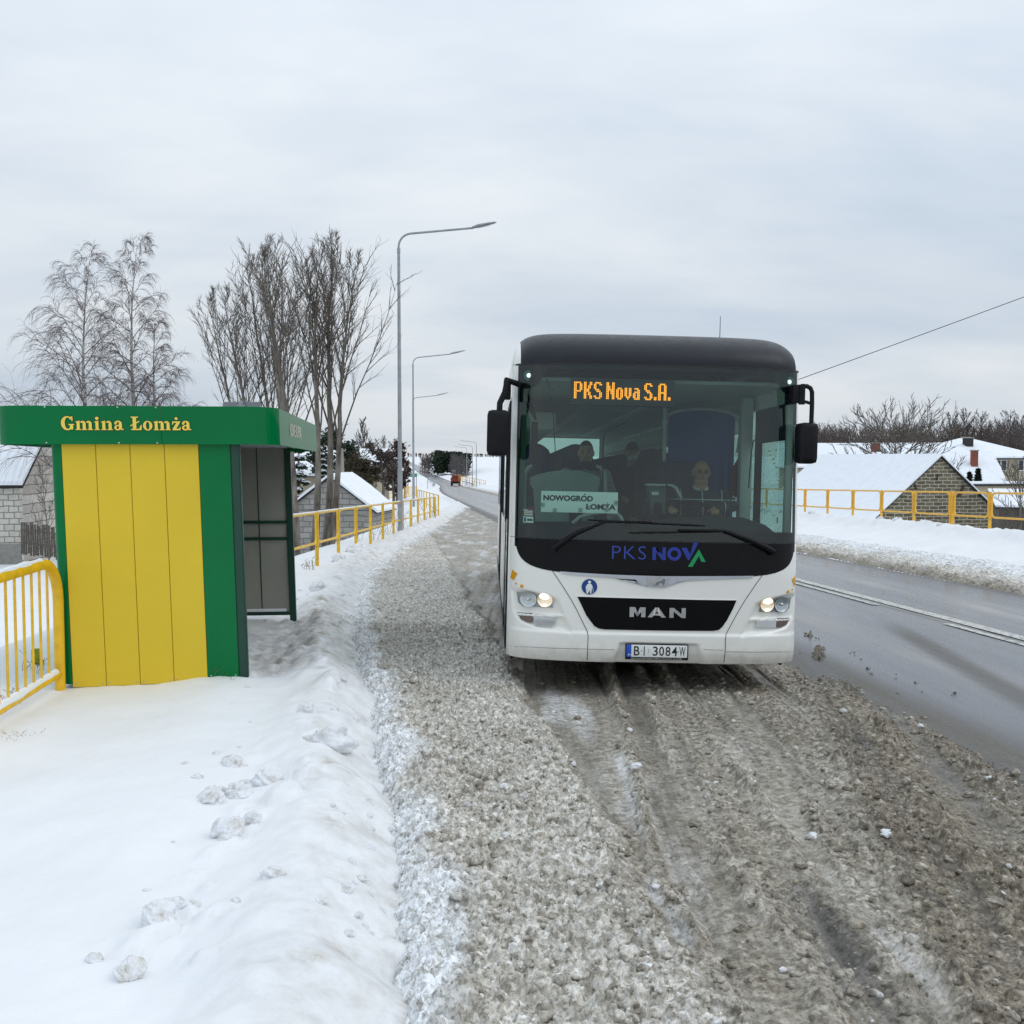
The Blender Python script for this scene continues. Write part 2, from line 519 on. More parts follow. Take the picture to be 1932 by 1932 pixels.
f2 = t.math('ADD', wet, t.math('MULTIPLY_ADD', n_mid, 0.6, -0.3), clamp=True)
c2 = t.mix(f2, c1, film)
stain = t.ramp(t.noise(co, 3.1, 5, 0.7), [(0.60, 0.0), (0.74, 1.0)])
c3 = t.mix(t.math('MULTIPLY', stain, 0.45), c2, (0.34, 0.25, 0.14))
vc = t.n('ShaderNodeTexVoronoi'); vc.inputs['Scale'].default_value = 26; t.link(t.mix(0.12, co, t.n('ShaderNodeTexNoise').outputs['Color'], 'ADD'), vc.inputs['Vector'])
vs_c = t.n('ShaderNodeSeparateColor'); t.link(vc.outputs['Color'], vs_c.inputs[0])
c3 = t.mix(1.0, c3, t.ramp(vs_c.outputs[0], [(0.0, (0.66, 0.64, 0.60)), (0.5, (0.98, 0.97, 0.95)), (1.0, (1.22, 1.22, 1.22))]), 'MULTIPLY')
gr_ = t.ramp(n_fine, [(0.30, 0.55), (0.5, 1.0), (0.75, 1.12)])
c3 = t.mix(1.0, c3, gr_, 'MULTIPLY')
t.set(Base_Color=c3, Roughness=t.math('MULTIPLY_ADD', f2, -0.30, 0.62))
t.b.inputs['Specular IOR Level'].default_value = 0.4
t.bump(t.math('MULTIPLY_ADD', n_mid, 1.0, t.math('MULTIPLY', n_fine, 0.3)), 0.4, 0.008)
SLUSH = t.m

t = NT('wet_asphalt')
co = t.coord('Object')
res = t.attr('residue'); dark = t.attr('wet')
fine = t.noise(co, 90, 3, 0.7)
streak = t.noise(t.mapping(co, (2.2, 0.12, 1), rot=(0, 0, R(-5.7))), 2.2, 6, 0.65)
asp = t.ramp(fine, [(0.3, (0.070, 0.073, 0.082)), (0.7, (0.140, 0.145, 0.162))])
salt = t.ramp(fine, [(0.3, (0.32, 0.31, 0.285)), (0.7, (0.52, 0.505, 0.465))])
f = t.math('MULTIPLY', res, t.ramp(streak, [(0.36, 0.12), (0.60, 1.0)]), clamp=True)
c = t.mix(f, asp, salt)
mud = t.ramp(t.noise(co, 30, 4, 0.7), [(0.3, (0.06, 0.052, 0.04)), (0.7, (0.15, 0.13, 0.10))])
c = t.mix(t.math('MULTIPLY', dark, t.ramp(streak, [(0.3, 0.4), (0.6, 1.0)])), c, mud)
t.set(Base_Color=c, Roughness=t.math('MULTIPLY_ADD', t.math('ADD', f, dark, clamp=True), 0.32, t.math('MULTIPLY_ADD', streak, 0.22, 0.10)))
t.b.inputs['Specular IOR Level'].default_value = 0.5
t.bump(t.math('MULTIPLY_ADD', f, 0.6, fine), 0.22, 0.005)
ASPHALT = t.m

t = NT('road_paint')
co = t.coord('Object')
wear = t.noise(co, 14, 5, 0.7)
t.set(Base_Color=t.ramp(wear, [(0.38, (0.20, 0.195, 0.18)), (0.50, (0.56, 0.55, 0.51)), (0.75, (0.72, 0.71, 0.67))]), Roughness=0.5)
PAINT = t.m

# ------------------------------------------------------------------ ground: sheets
def rows(y0, y1, n): return y0 * (y1 / y0) ** (np.arange(n) / (n - 1))
def clods(X, Y, s, seed, rmax=0.6):
    return lumps(X * s + 0.35 * perlin(X * s * 1.7, Y * s * 1.7, seed + 3), Y * s + 0.35 * perlin(X * s * 1.7 + 9, Y * s * 1.7, seed + 4), seed, 0.12, rmax)

# snow: one sheet to the horizon, fine near the camera
yy = np.concatenate([np.linspace(-28, 1.6, 40), rows(1.7, 3100, 900)])
tt = np.linspace(-1, 1, 760); tt = 0.55 * tt + 0.45 * tt ** 3
wid = np.maximum(yy + 4.5, 8.0) * 1.5
Yg = np.repeat(yy[:, None], len(tt), 1)
Xg = tt[None, :] * wid[:, None]
Zg = ground_h(Xg, Yg)
u_ = Xg - xroad(Yg); dl_ = xedge(Yg) - Xg; dr_ = u_ - HALF
near_edge = np.exp(-((dl_ - 0.06) / 0.20) ** 2) * (u_ < 0) * (0.55 + 0.5 * sstep(-0.1, 0.4, fbm(Xg * 1.8, Yg * 1.8, 63, 4)))
ridge_d = np.exp(-((dl_ - 0.50) / 0.26) ** 2) * (u_ < 0) * (0.28 + 0.6 * sstep(0.1, 0.5, fbm(Xg * 2.2, Yg * 2.2, 61, 4)))
tramp = np.exp(-(((Xg + 2.1 + 0.1 * (Yg - 9)) / 0.6) ** 2)) * sstep(8.6, 9.4, Yg) * (1 - sstep(12.0, 15, Yg)) * 0.75
far_l = (u_ < 0) * sstep(0, 0.3, dl_) * (1 - sstep(0.6, 1.6, dl_)) * sstep(12, 22, Yg) * (1 - sstep(70, 110, Yg)) * 0.30
rb = (u_ > 0) * (np.exp(-((dr_ - 3.9) / 0.55) ** 2) * 0.34 * sstep(0.0, 0.35, fbm(Xg * 1.6, Yg * 1.6, 62, 4)) + (1 - sstep(0.2, 2.1, dr_)) * 0.6)
dirt = np.clip(near_edge + ridge_d * (1 - sstep(25, 60, Yg)) + tramp + far_l + rb, 0, 1) * (1 - sstep(150, 260, Yg))
o = grid_mesh('snow_ground', Xg, Yg, Zg, SNOW, {'dirt': dirt})
tag(o, kind='structure')

# carriageway
ry = np.concatenate([np.linspace(-28, 1.5, 30), rows(1.6, 900, 520)])
ru = np.linspace(-4.6, 4.6, 93)
Yr = np.repeat(ry[:, None], len(ru), 1)
Ur = np.repeat(ru[None, :], len(ry), 0)
Xr = xroad(Yr) + Ur
Zr = zroad(Yr) + 0.004 * fbm(Xr * 0.7, Yr * 0.7, 71, 2) - 0.05 * sstep(3.3, 4.4, np.abs(Ur)) + 0.0
def band(u, c, w): return np.exp(-((u - c) / w) ** 4)
resid = 0.95 * band(Ur, -1.55 + 0.12 * perlin(Yr * 0.3, Yr * 0, 72), 0.36) * sstep(8.2, 9.6, Yr) + 0.85 * band(Ur, 1.45, 0.42) + 0.30 * band(Ur, -0.2, 0.2) + 0.7 * band(Ur, 0.08, 0.10)
resid = resid * (0.75 + 0.5 * fbm(Xr * 0.8, Yr * 0.35, 73, 3)) + 0.35 * sstep(60, 130, Yr) * (0.6 + fbm(Xr * 0.5, Yr * 0.05, 74, 3))
cross = np.exp(-(((Xr - (4.56 + 0.114 * (Yr - 10))) / 0.16) ** 4)) * (1 - sstep(12.0, 14.0, Yr)) * 0.9
sidemud = np.clip(sstep(-2.35, -2.95, Ur) + 0.9 * sstep(2.55, 2.95, Ur) + 0.55 * band(Ur, 0.0, 0.07), 0, 1) + cross
o = grid_mesh('road', Xr, Yr, Zr, ASPHALT, {'residue': np.clip(resid * (1 - cross), 0, 1), 'wet': np.clip(sidemud, 0, 1)})
tag(o, kind='structure')
def marking(name, u0, u1, y0, y1):
    n = max(3, int((y1 - y0) / 0.5))
    ys = np.linspace(y0, y1, n); us = np.array([u0, u1])
    Ym = np.repeat(ys[:, None], 2, 1); Xm = xroad(Ym) + us[None, :]
    Zm = zroad(Ym) + 0.010
    o = grid_mesh(name, Xm, Ym, Zm, PAINT, {})
    tag(o, kind='structure'); return o
marking('road_marking', 0.12, 0.31, 0.0, 58.0)
for k in range(-2, 8):
    marking('road_marking', -0.11, 0.00, 9.3 + 6 * k, 13.3 + 6 * k)
marking('road_marking', 0.0, 0.14, 70, 150)
marking('road_marking', 3.0, 3.14, 95, 170)
marking('road_marking', -0.07, 0.07, 175, 290)

# slush in the lay-by
def slush_h(X, Y):
    """height over the road plane and the dirt, wet, pure and flat masks of the churned slush"""
    xb = xedge(Y); u = X - xroad(Y)
    e1 = 0.66 - (Y - 3.84) * 0.112 + 0.10 * perlin(X * 0, Y * 0.8, 81) + 0.07 * perlin(X * 0, Y * 2.6, 80)      # edge of the thick, pale slush
    thick = 1 - sstep(-0.10, 0.08, X - e1)
    w1 = 0.03 * perlin(X * 0, Y * 0.9, 110) + 0.014 * perlin(X * 0, Y * 4.0, 111)
    r1 = np.interp(Y, [3.0, 3.9, 4.5, 5.1, 5.9, 7.2, 9.1, 14], [0.80, 0.73, 0.685, 0.705, 0.735, 0.81, 0.92, 1.15]) + w1
    r2 = np.interp(Y, [3.0, 6.0, 6.8, 9.2, 14], [1.10, 1.03, 1.06, 1.21, 1.4]) + w1 * 1.2
    r3 = 1.42 + 0.02 * (Y - 7) * 0.3 + w1 * 1.3
    r4 = np.interp(Y, [3.0, 4.3, 6.0, 9.0], [1.62, 1.50, 1.72, 2.15]) + w1 * 1.4
    r5 = 1.67 + (Y - 4.09) * 0.186 + 0.05 * perlin(X * 0, Y * 1.3, 112) + 0.03 * perlin(X * 0, Y * 4.1, 113)     # coarse brown slush to the right of this
    r6 = r5 + 0.42 + 0.06 * perlin(X * 0, Y * 0.7, 114)
    coarse = sstep(-0.08, 0.10, X - r5)
    c1 = clods(X, Y, 12.0, 83, 0.62); c2 = clods(X, Y, 26.0, 84, 0.65); c3 = clods(X, Y, 52.0, 88, 0.65); c0 = clods(X, Y, 5.0, 85, 0.40)
    big = fbm(X * 1.6, Y * 1.1, 82, 4)
    patch = sstep(-0.25, 0.35, fbm(X * 2.1, Y * 1.6, 86, 3))
    rough_thick = 0.022 * big + 0.050 * c1 * (0.2 + 0.8 * patch) + 0.050 * c2 + 0.030 * c3 + 0.06 * c0 * sstep(0.05, 0.35, perlin(X * 1.7, Y * 1.7, 87))
    slop = sstep(-0.10, 0.35, fbm(X * 1.5, Y * 0.7, 92, 4))
    rough_coarse = 0.020 * big + 0.050 * c1 * slop + 0.045 * c2 * (0.25 + 0.75 * slop) + 0.022 * c3 + 0.07 * c0 * slop * sstep(0.0, 0.35, perlin(X * 1.3, Y * 1.3, 93))
    crumbs = sstep(0.05, 0.45, fbm(X * 2.6, Y * 1.0, 115, 4))
    rough_flat = 0.006 * big + 0.026 * c2 * crumbs + 0.014 * c3 * (0.25 + 0.75 * crumbs) + 0.020 * c1 * crumbs * slop
    def between(lo, hi, s=0.03): return sstep(-s, s, X - lo) * sstep(s, -s, X - hi)
    lane_a = between(e1 + 0.08, r1 - 0.03) * (1 - thick)
    lane_b = between(r1 + 0.05, r2 - 0.04) * (1 - 0.6 * sstep(4.8, 3.8, Y))
    lane_c = between(r3 + 0.06, np.minimum(r4, r5) - 0.03) * (1 - 0.7 * sstep(5.6, 7.0, Y))
    lane_d = between(r6, r6 + 0.30) * 0.55 * sstep(-0.2, 0.3, perlin(X * 0, Y * 0.6, 116))
    flat = np.clip(lane_a * 0.85 + lane_b * 0.95 + lane_c * 0.9 + lane_d, 0, 1)
    ridge = np.zeros_like(X)
    for r_, w, hgt, sd in ((r1, 0.045, 1.0, 1), (r2, 0.05, 0.75, 2), (r3, 0.055, 0.9, 3), (r4, 0.07, 1.2, 4), (r5, 0.09, 0.7, 5), (r6, 0.09, 0.9, 6), (r6 + 0.36, 0.07, 0.6, 7), (r2 - 0.19, 0.02, 0.25, 8)):
        br = 0.35 + 0.85 * sstep(-0.25, 0.25, perlin(X * 0 + sd * 3.1, Y * 1.4, 117 + sd))
        if sd == 4: br = br * sstep(6.5, 4.8, Y)
        ridge = np.maximum(ridge, hgt * br * np.exp(-((X - r_) / w) ** 2))
    ridge = ridge * (1 - thick)
    st1 = fbm((X - 0.02 * (Y - 6)) * 5.5 + w1 * 3, Y * 0.22, 140, 4); st2 = fbm((X - 0.15 * (Y - 4)) * 4.5 + w1 * 3, Y * 0.25, 141, 4)
    stripe = (st1 * (1 - coarse) + st2 * coarse) * (1 - thick)
    flat = np.clip(flat + 0.75 * sstep(0.10, 0.32, stripe) * (1 - 0.35 * coarse), 0, 1)
    tread = lane_b * (0.6 * np.maximum(0, np.sin((X - r1) / 0.055 * 2 * np.pi)) ** 3 + 0.5 * (np.sin(Y / 0.040 * 2 * np.pi + 1.5 * np.sin((X - r1) * 60)) > 0.2)) + lane_d * 0.6 * (np.sin(Y / 0.05 * 2 * np.pi) > 0)
    h = 0.045 + 0.055 * thick + 0.02 * coarse + thick * rough_thick + (1 - thick) * (coarse * rough_coarse * (1 - 0.8 * flat) + (1 - coarse) * (rough_flat * (1 - 0.7 * flat) + (1 - flat) * 0.35 * rough_coarse))
    h = h + ridge * (0.035 + 0.05 * c1 + 0.035 * c2) - 0.022 * flat + 0.007 * tread - 0.020 * stripe * (1 - thick)
    edge_r = sstep(-0.55, 0.05, u + HALF + 0.22 * fbm(X * 1.2, Y * 0.9, 94, 3))
    h = h - 0.115 * edge_r
    rise = sstep(0.35, -0.05, X - xb)
    pure = sstep(0.10, -0.12, X - xb + 0.30 * fbm(X * 1.9, Y * 1.3, 98, 4)) + 0.35 * sstep(0.34, 0.55, fbm(X * 1.2, Y * 0.55, 99, 4)) * thick
    h = h + 0.05 * rise - 0.30 * sstep(-0.10, -0.45, X - xb)
    ice = sstep(0.05, 0.40, fbm(X * 2.2, Y * 0.55, 97, 3))
    pure = pure + 0.55 * ice * (lane_a + 0.35 * lane_b) + 0.25 * lane_c * sstep(0.0, 0.4, fbm(X * 2, Y * 0.6, 119, 3))
    dirt = 0.14 + 0.10 * fbm(X * 2.5, Y * 2, 95, 3) + (1 - thick) * (0.46 + 0.48 * coarse + 0.10 * lane_b + 0.16 * (1 - flat) * (1 - coarse) - 0.35 * stripe) - 0.10 * ridge
    dark = np.exp(-(((X - 1.34) / 0.10) ** 2 + ((Y - 4.05) / 0.55) ** 2)) + 0.8 * sstep(0.1, 0.45, fbm(X * 1.7 + 3, Y * 0.5, 118, 3)) * coarse * (1 - 0.8 * slop)
    wetm = (1 - thick) * (0.13 + 0.10 * coarse + 0.85 * dark + lane_b * (0.26 - 0.30 * ice) + 0.75 * np.clip(stripe, -0.25, 0.6) + 0.30 * lane_d + 0.9 * edge_r * (0.5 + 0.5 * (1 - c1 * 2)) - 0.5 * ridge)
    return h, np.clip(dirt, 0, 1), np.clip(wetm, 0, 1), np.clip(pure, 0, 1), np.clip(flat, 0, 1)
for sy, s01 in ((rows(2.4, 12.5, 1350), np.linspace(0, 1, 760)), (rows(12.45, 72, 480), np.linspace(0, 1, 300))):
    Ys = np.repeat(sy[:, None], len(s01), 1)
    xl, xr_ = xedge(sy) - 0.5, xroad(sy) - HALF + 0.75
    Xs = xl[:, None] + (xr_ - xl)[:, None] * s01[None, :]
    Hs, Ds, Ws, Ps, Fl = slush_h(Xs, Ys)
    Zs = zroad(Ys) + Hs
    o = grid_mesh('slush', Xs, Ys, Zs, SLUSH, {'dirt': Ds, 'wet': Ws, 'pure': Ps, 'flat': Fl})
    tag(o, kind='structure')
# trodden slush behind the camera, coarse
yb = np.linspace(-28, 2.41, 60)
xl, xr_ = xedge(yb) - 0.5, xroad(yb) - HALF + 0.75
Yb = np.repeat(yb[:, None], 60, 1); Xb = xl[:, None] + (xr_ - xl)[:, None] * np.linspace(0, 1, 60)[None, :]
Hb, Db, Wb, Pb, Fb = slush_h(Xb, Yb)
o = grid_mesh('slush', Xb, Yb, zroad(Yb) + Hb, SLUSH, {'dirt': Db, 'wet': Wb, 'pure': Pb, 'flat': Fb}); tag(o, kind='structure')

# loose crumbs of slush lying on it, past counting
def ico1():
    bm = bmesh.new(); bmesh.ops.create_icosphere(bm, subdivisions=2, radius=1.0)
    bm.verts.index_update()
    v = np.array([x.co[:] for x in bm.verts]); f = np.array([[q.index for q in x.verts] for x in bm.faces]); bm.free()
    return v, f
_iv, _if = ico1()
nrng = np.random.default_rng(5)
N = 60000
cy = 2.8 * (9.5 / 2.8) ** nrng.random(N)
xl, xr_ = xedge(cy) + 0.02, xroad(cy) - HALF + 0.15
cx = xl + (xr_ - xl) * nrng.random(N)
_, cd, cw, cp_, cf = slush_h(cx, cy)
e1_ = 0.66 - (cy - 3.84) * 0.112
keep = nrng.random(N) < np.clip((0.62 * (cx < e1_) + 0.30 * (cx >= e1_) + 0.25 * (cx > 1.67 + (cy - 4.09) * 0.186)) * (1 - 0.93 * cf) * (0.35 + 0.9 * sstep(-0.2, 0.3, fbm(cx * 2.3, cy * 2.3, 130, 3))), 0, 1)
cx, cy = cx[keep][:7000], cy[keep][:7000]; n_ = len(cx)
ch, cd, cw, cp_, cf = slush_h(cx, cy)
cr = 0.006 + 0.024 * nrng.random(n_) ** 3.0
jit = 1 + 0.55 * (nrng.random((n_, len(_iv))) - 0.5) + 0.22 * (nrng.random((n_, 1)) - 0.5)
ax = np.stack([nrng.uniform(0.75, 1.4, n_), nrng.uniform(0.75, 1.3, n_), nrng.uniform(0.55, 0.95, n_)], 1)
V = _iv[None] * jit[..., None] * ax[:, None, :] * cr[:, None, None]
an = nrng.uniform(0, 2 * np.pi, n_); ca, sa = np.cos(an)[:, None], np.sin(an)[:, None]
V = np.stack([V[..., 0] * ca - V[..., 1] * sa, V[..., 0] * sa + V[..., 1] * ca, V[..., 2]], -1)
V += np.stack([cx, cy, zroad(cy) + ch - cr * 0.10], 1)[:, None, :]
F = _if[None] + (np.arange(n_) * len(_iv))[:, None, None]
rep = lambda a: np.repeat(a, len(_iv))
o = np_mesh('slush_crumbs', V.reshape(-1, 3), F.reshape(-1, 3), SLUSH, {'dirt': rep(np.clip(cd + nrng.normal(0, 0.16, n_) - 0.04, 0, 1)), 'wet': rep(np.clip(nrng.normal(-0.3, 0.25, n_), 0, 0.4)), 'pure': rep(np.clip(cp_ * 0.7 + (nrng.random(n_) < 0.03) * 0.7, 0, 1)), 'flat': rep(np.zeros(n_))})
tag(o, kind='stuff')

# ploughed dirty bank on the far side of the road
by = rows(6.0, 240, 900)
bu = np.linspace(HALF - 0.45, HALF + 2.5, 150)
Ybk = np.repeat(by[:, None], len(bu), 1)
Ubk = np.repeat(bu[None, :], len(by), 0)
Xbk = xroad(Ybk) + Ubk
dbk = Ubk - HALF + 0.14 * fbm(Xbk * 0.8, Ybk * 0.6, 101, 4)
hb = 0.115 * sstep(-0.05, 0.40, dbk) + 0.50 * sstep(0.9, 4.2, dbk) + 0.03 * sstep(0.6, 1.6, dbk) + 0.05 * fbm(Xbk * 1.4, Ybk * 1.1, 102, 4) * sstep(0, 0.4, dbk)
hb = hb + sstep(-0.05, 0.2, dbk) * (0.11 * clods(Xbk, Ybk, 5.0, 103) + 0.06 * clods(Xbk, Ybk, 11.0, 104)) * (1 - 0.8 * sstep(1.1, 2.0, dbk))
hb = hb - 0.06 * sstep(0.0, -0.2, dbk) - 0.25 * sstep(1.75, 2.3, dbk)
db_ = np.clip(0.85 - 0.95 * sstep(0.0, 0.55, dbk) + 0.10 + 0.25 * fbm(Xbk * 1.5, Ybk * 1.2, 105, 4) - 0.25 * sstep(0.8, 1.9, dbk), 0, 1)
wb_ = np.clip(0.9 * sstep(0.12, -0.08, dbk), 0, 1)
o = grid_mesh('slush_bank', Xbk, Ybk, zroad(Ybk) + hb, SLUSH, {'dirt': db_, 'wet': wb_, 'pure': np.clip(sstep(0.5, 1.5, dbk + 0.8 * fbm(Xbk * 1.3, Ybk * 0.9, 106, 4)), 0, 1)})
tag(o, kind='structure')
# ------------------------------------------------------------------ finishes
M_GREEN = simple('green_sheet', srgb(0, 112, 60), 0.5, var=0.05, scale=1.2, spec=0.0, coat=0.38)
M_GREEN2 = simple('dark_green_paint', srgb(8, 62, 46), 0.42, var=0.06, scale=3)
M_YELLOW = simple('yellow_sheet', srgb(224, 193, 52), 0.5, var=0.03, scale=0.9, spec=0.25)
M_GREYPANEL = simple('grey_panel', srgb(164, 161, 150), 0.55, var=0.05, scale=2)
M_STEEL = simple('galvanised_steel', srgb(158, 163, 167), 0.55, metal=0.15, var=0.10, scale=5)
M_GREYSIGN = simple('grey_sign_back', srgb(128, 130, 136), 0.5, metal=0.2, var=0.05)
M_BARRIER = simple('yellow_barrier_paint', srgb(234, 186, 30), 0.42, var=0.10, scale=9)
M_BARRIER2 = simple('orange_yellow_barrier_paint', srgb(238, 182, 58), 0.45, var=0.08, scale=7)
M_LETTER = simple('cream_yellow_lettering', srgb(248, 214, 84), 0.5, var=0.03)
M_CREAM = simple('cream_lettering', srgb(226, 222, 196), 0.5, var=0.05)
M_BOLT = simple('bright_bolt', srgb(180, 184, 186), 0.35, metal=0.6)
M_SNOWCAP = None
t = NT('snow_cover')
co = t.coord()
t.set(Base_Color=t.ramp(t.noise(co, 2.3, 4), [(0.3, (0.80, 0.83, 0.87)), (0.7, (0.88, 0.90, 0.92))]), Roughness=0.65)
t.b.inputs['Specular IOR Level'].default_value = 0.2
t.bump(t.noise(co, 9, 5, 0.6), 0.4, 0.02)
M_SNOWCAP = t.m
t = NT('dirty_snow_clump')
co = t.coord()
nz = t.noise(co, 7, 6, 0.7)
t.set(Base_Color=t.ramp(nz, [(0.30, (0.34, 0.30, 0.24)), (0.40, (0.66, 0.64, 0.60)), (0.50, (0.82, 0.83, 0.85))]), Roughness=0.6)
t.bump(t.noise(co, 26, 5, 0.65), 0.7, 0.02)
M_CLUMP = t.m
def block_mat(name, stone, joint, bw, bh, mortar, rot=(R(90), 0, 0), stone2=None, rough=0.85):
    t = NT(name)
    co = t.coord('Object')
    dn = t.n('ShaderNodeTexNoise'); dn.inputs['Scale'].default_value = 2.2; dn.inputs['Detail'].default_value = 3; t.link(co, dn.inputs['Vector'])
    v = t.mapping(t.mix(0.10, co, dn.outputs['Color'], 'ADD'), rot=rot)
    br = t.n('ShaderNodeTexBrick')
    t.link(v, br.inputs['Vector'])
    br.inputs['Scale'].default_value = 1.0
    br.inputs['Brick Width'].default_value = bw; br.inputs['Row Height'].default_value = bh
    br.inputs['Mortar Size'].default_value = mortar
    br.inputs['Mortar Smooth'].default_value = 0.2
    nz = t.noise(co, 4.0, 5, 0.65)
    a = t.ramp(nz, [(0.3, tuple(c * 0.75 for c in stone)), (0.7, stone)])
    s2 = stone2 or tuple(c * 0.8 for c in stone)
    b = t.ramp(nz, [(0.3, tuple(c * 0.75 for c in s2)), (0.7, s2)])
    t.link(a, br.inputs['Color1']); t.link(b, br.inputs['Color2'])
    br.inputs['Mortar'].default_value = tuple(joint) + (1,)
    t.set(Base_Color=br.outputs['Color'], Roughness=rough)
    bm_ = t.math('MULTIPLY_ADD', br.outputs['Fac'], -0.8, t.noise(co, 30, 3))
    t.bump(bm_, 0.6, 0.02)
    return t.m
# ------------------------------------------------------------------ bus shelter
SH_ROT = R(5.71)
SH_O = Vector((-2.262, 8.70, 0.0))
shelter = thing('bus_shelter', 'green and yellow sheet metal bus shelter open towards the lay-by', 'bus shelter', SH_O, (0, 0, SH_ROT))
ZW = 2.01                     # top of the walls
LEAN = 0.024
def shv(x, y, z): return Vector((x - LEAN * z, y, z))
def sh_panel(name, x0, x1, y0, y1, z0, z1, mat, bev=0.003):
    m = MB()
    bm = bmesh.new(); bmesh.ops.create_cube(bm, size=1.0)
    for v in bm.verts:
        v.co = Vector(((x0 + x1) / 2 + v.co.x * (x1 - x0), (y0 + y1) / 2 + v.co.y * (y1 - y0), (z0 + z1) / 2 + v.co.z * (z1 - z0)))
    bmesh.ops.bevel(bm, geom=bm.edges[:], offset=bev, segments=2, affect='EDGES')
    for v in bm.verts: v.co = shv(*v.co)
    m.bm(bm)
    return m.build(name, mat, shelter, smooth=30)
# near end wall: core, four yellow panels, green panel, dark post
zb = [-0.045, -0.040, -0.032, -0.022]
xs = [-1.452, -1.176, -0.898, -0.618, -0.338]
for i in range(4):
    p = sh_panel('yellow_panel', xs[i] + 0.002, xs[i + 1] - 0.002, -0.012, 0.03, zb[i], ZW, M_YELLOW)
    for xx in (xs[i] + 0.03, xs[i + 1] - 0.03):
        m = MB(); m.sphere(shv(xx, -0.0125, zb[i] + 0.03), (0.006, 0.003, 0.006), 8, 5); m.build('rivet', M_BOLT, p)
sh_panel('green_panel', -0.336, -0.078, -0.012, 0.03, 0.0, ZW, M_GREEN)
for xx in (-0.31, -0.105):
    m = MB(); m.sphere(shv(xx, -0.0125, 0.03), (0.007, 0.004, 0.007), 8, 5); m.build('rivet', M_BOLT, shelter)
sh_panel('post', -0.076, 0.0, -0.008, 0.06, 0.0, ZW, M_GREEN2, 0.008)
# rounded green corner leading into the back wall
prof = []
r = 0.105
for a in np.linspace(-90, -180, 12):
    prof.append((-1.454 + r * math.cos(R(a)), r - 0.010 + r * math.sin(R(a))))
out = prof + [(-1.559, 3.75)]
inn = [(-1.535, 3.75)] + [(-1.454 + (r - 0.024) * math.cos(R(a)), r - 0.010 + (r - 0.024) * math.sin(R(a))) for a in np.linspace(-180, -90, 12)]
poly = out + inn
m = MB(); m.prism(poly, lambda x, y, d: shv(x, y, -0.02 + d), ZW + 0.02)
m.build('back_wall', M_GREEN, shelter, smooth=50)
# inner lining of the end wall and back wall
sh_panel('inner_panel', -1.44, -0.08, 0.031, 0.045, 0.0, ZW, M_GREYPANEL)
# far end wall: two grey panels in a green frame, raised above the snow
Yf = 3.72
for x0, x1 in ((-1.50, -0.79), (-0.785, -0.405), (-0.40, -0.075)):
    sh_panel('grey_panel', x0, x1, Yf, Yf + 0.03, 0.02, ZW, M_GREYPANEL)
for zz in (0.905, 1.105):
    sh_panel('cross_rail', -1.50, -0.06, Yf - 0.02, Yf - 0.001, zz - 0.018, zz + 0.018, M_GREEN2)
sh_panel('bottom_rail', -1.50, -0.06, Yf - 0.012, Yf + 0.04, -0.03, 0.015, M_GREEN2)
for xx in (-0.787, -0.4025):
    sh_panel('panel_joint', xx - 0.006, xx + 0.006, Yf - 0.006, Yf + 0.01, 0.02, ZW, M_GREEN2, 0.001)
sh_panel('post', -0.073, 0.0, Yf - 0.03, Yf + 0.06, -0.12, ZW, M_GREEN2, 0.008)
# snow lip lying on the bottom rail
m = MB(); m.box((-0.42, Yf - 0.02, 0.035), (0.62, 0.05, 0.035), bev=0.015); m.build('snow_cover', M_SNOWCAP, shelter)
# bench inside
m = MB(); m.box((-1.21, 1.9, 0.44), (0.32, 2.6, 0.04), bev=0.006); m.build('bench_seat', M_GREEN2, shelter)
# fascia band round the roof
Z0, Z1 = 2.0, 2.318
def fz(y): return -0.0115 * max(y, 0)
xr, xl_, yn, yfar = 0.315, -2.01, -0.065, 3.75
rc = 0.30
def arc(cx, cy, a0, a1, n=10): return [(cx + rc * math.cos(R(a)), cy + rc * math.sin(R(a))) for a in np.linspace(a0, a1, n)]
segs = {
 'front': [(-0.62, yn)] + arc(xr - rc, yn + rc, -90, -8, 14),
 'front_sign': arc(xl_ + rc, yn + rc, -180, -90, 14) + [(-0.624, yn)],
 'side_a': arc(xr - rc, yn + rc, -7, 0, 3) + [(xr, 0.95)],
 'side_b': [(xr, 0.954), (xr, yfar)],
 'rear': [(xr, yfar + 0.003), (xl_, yfar + 0.003)],
 'back': [(xl_, yfar), (xl_, yn + rc)],
}
def band(path, th=0.018):
    m = MB()
    k = len(path)
    vs_, fs = [], []
    for i, (x, y) in enumerate(path):
        a = Vector(path[max(i - 1, 0)]); b = Vector(path[min(i + 1, k - 1)])
        d = (b - a).normalized(); nrm = Vector((-d.y, d.x))
        for q in (0, th):
            for z in (Z0, Z1):
                vs_.append((x + nrm.x * q - LEAN * z, y + nrm.y * q, z + fz(y)))
    for i in range(k - 1):
        o = i * 4; p = o + 4
        fs += [(o, p, p + 1, o + 1), (o + 2, o + 3, p + 3, p + 2), (o + 1, p + 1, p + 3, o + 3), (o, o + 2, p + 2, p)]
    fs += [(0, 1, 3, 2), (4 * k - 4, 4 * k - 2, 4 * k - 1, 4 * k - 3)]
    m.add(vs_, fs)
    return m
fs_sign = band(segs['front_sign']).build('fascia', M_GREEN, shelter, smooth=50)
band(segs['front']).build('fascia', M_GREEN, shelter, smooth=50)
band(segs['side_a']).build('fascia', M_GREEN, shelter, smooth=50)
fs_side = band(segs['side_b']).build('fascia', M_GREEN, shelter, smooth=50)
band(segs['rear']).build('fascia', M_GREEN, shelter); band(segs['back']).build('fascia', M_GREEN, shelter)
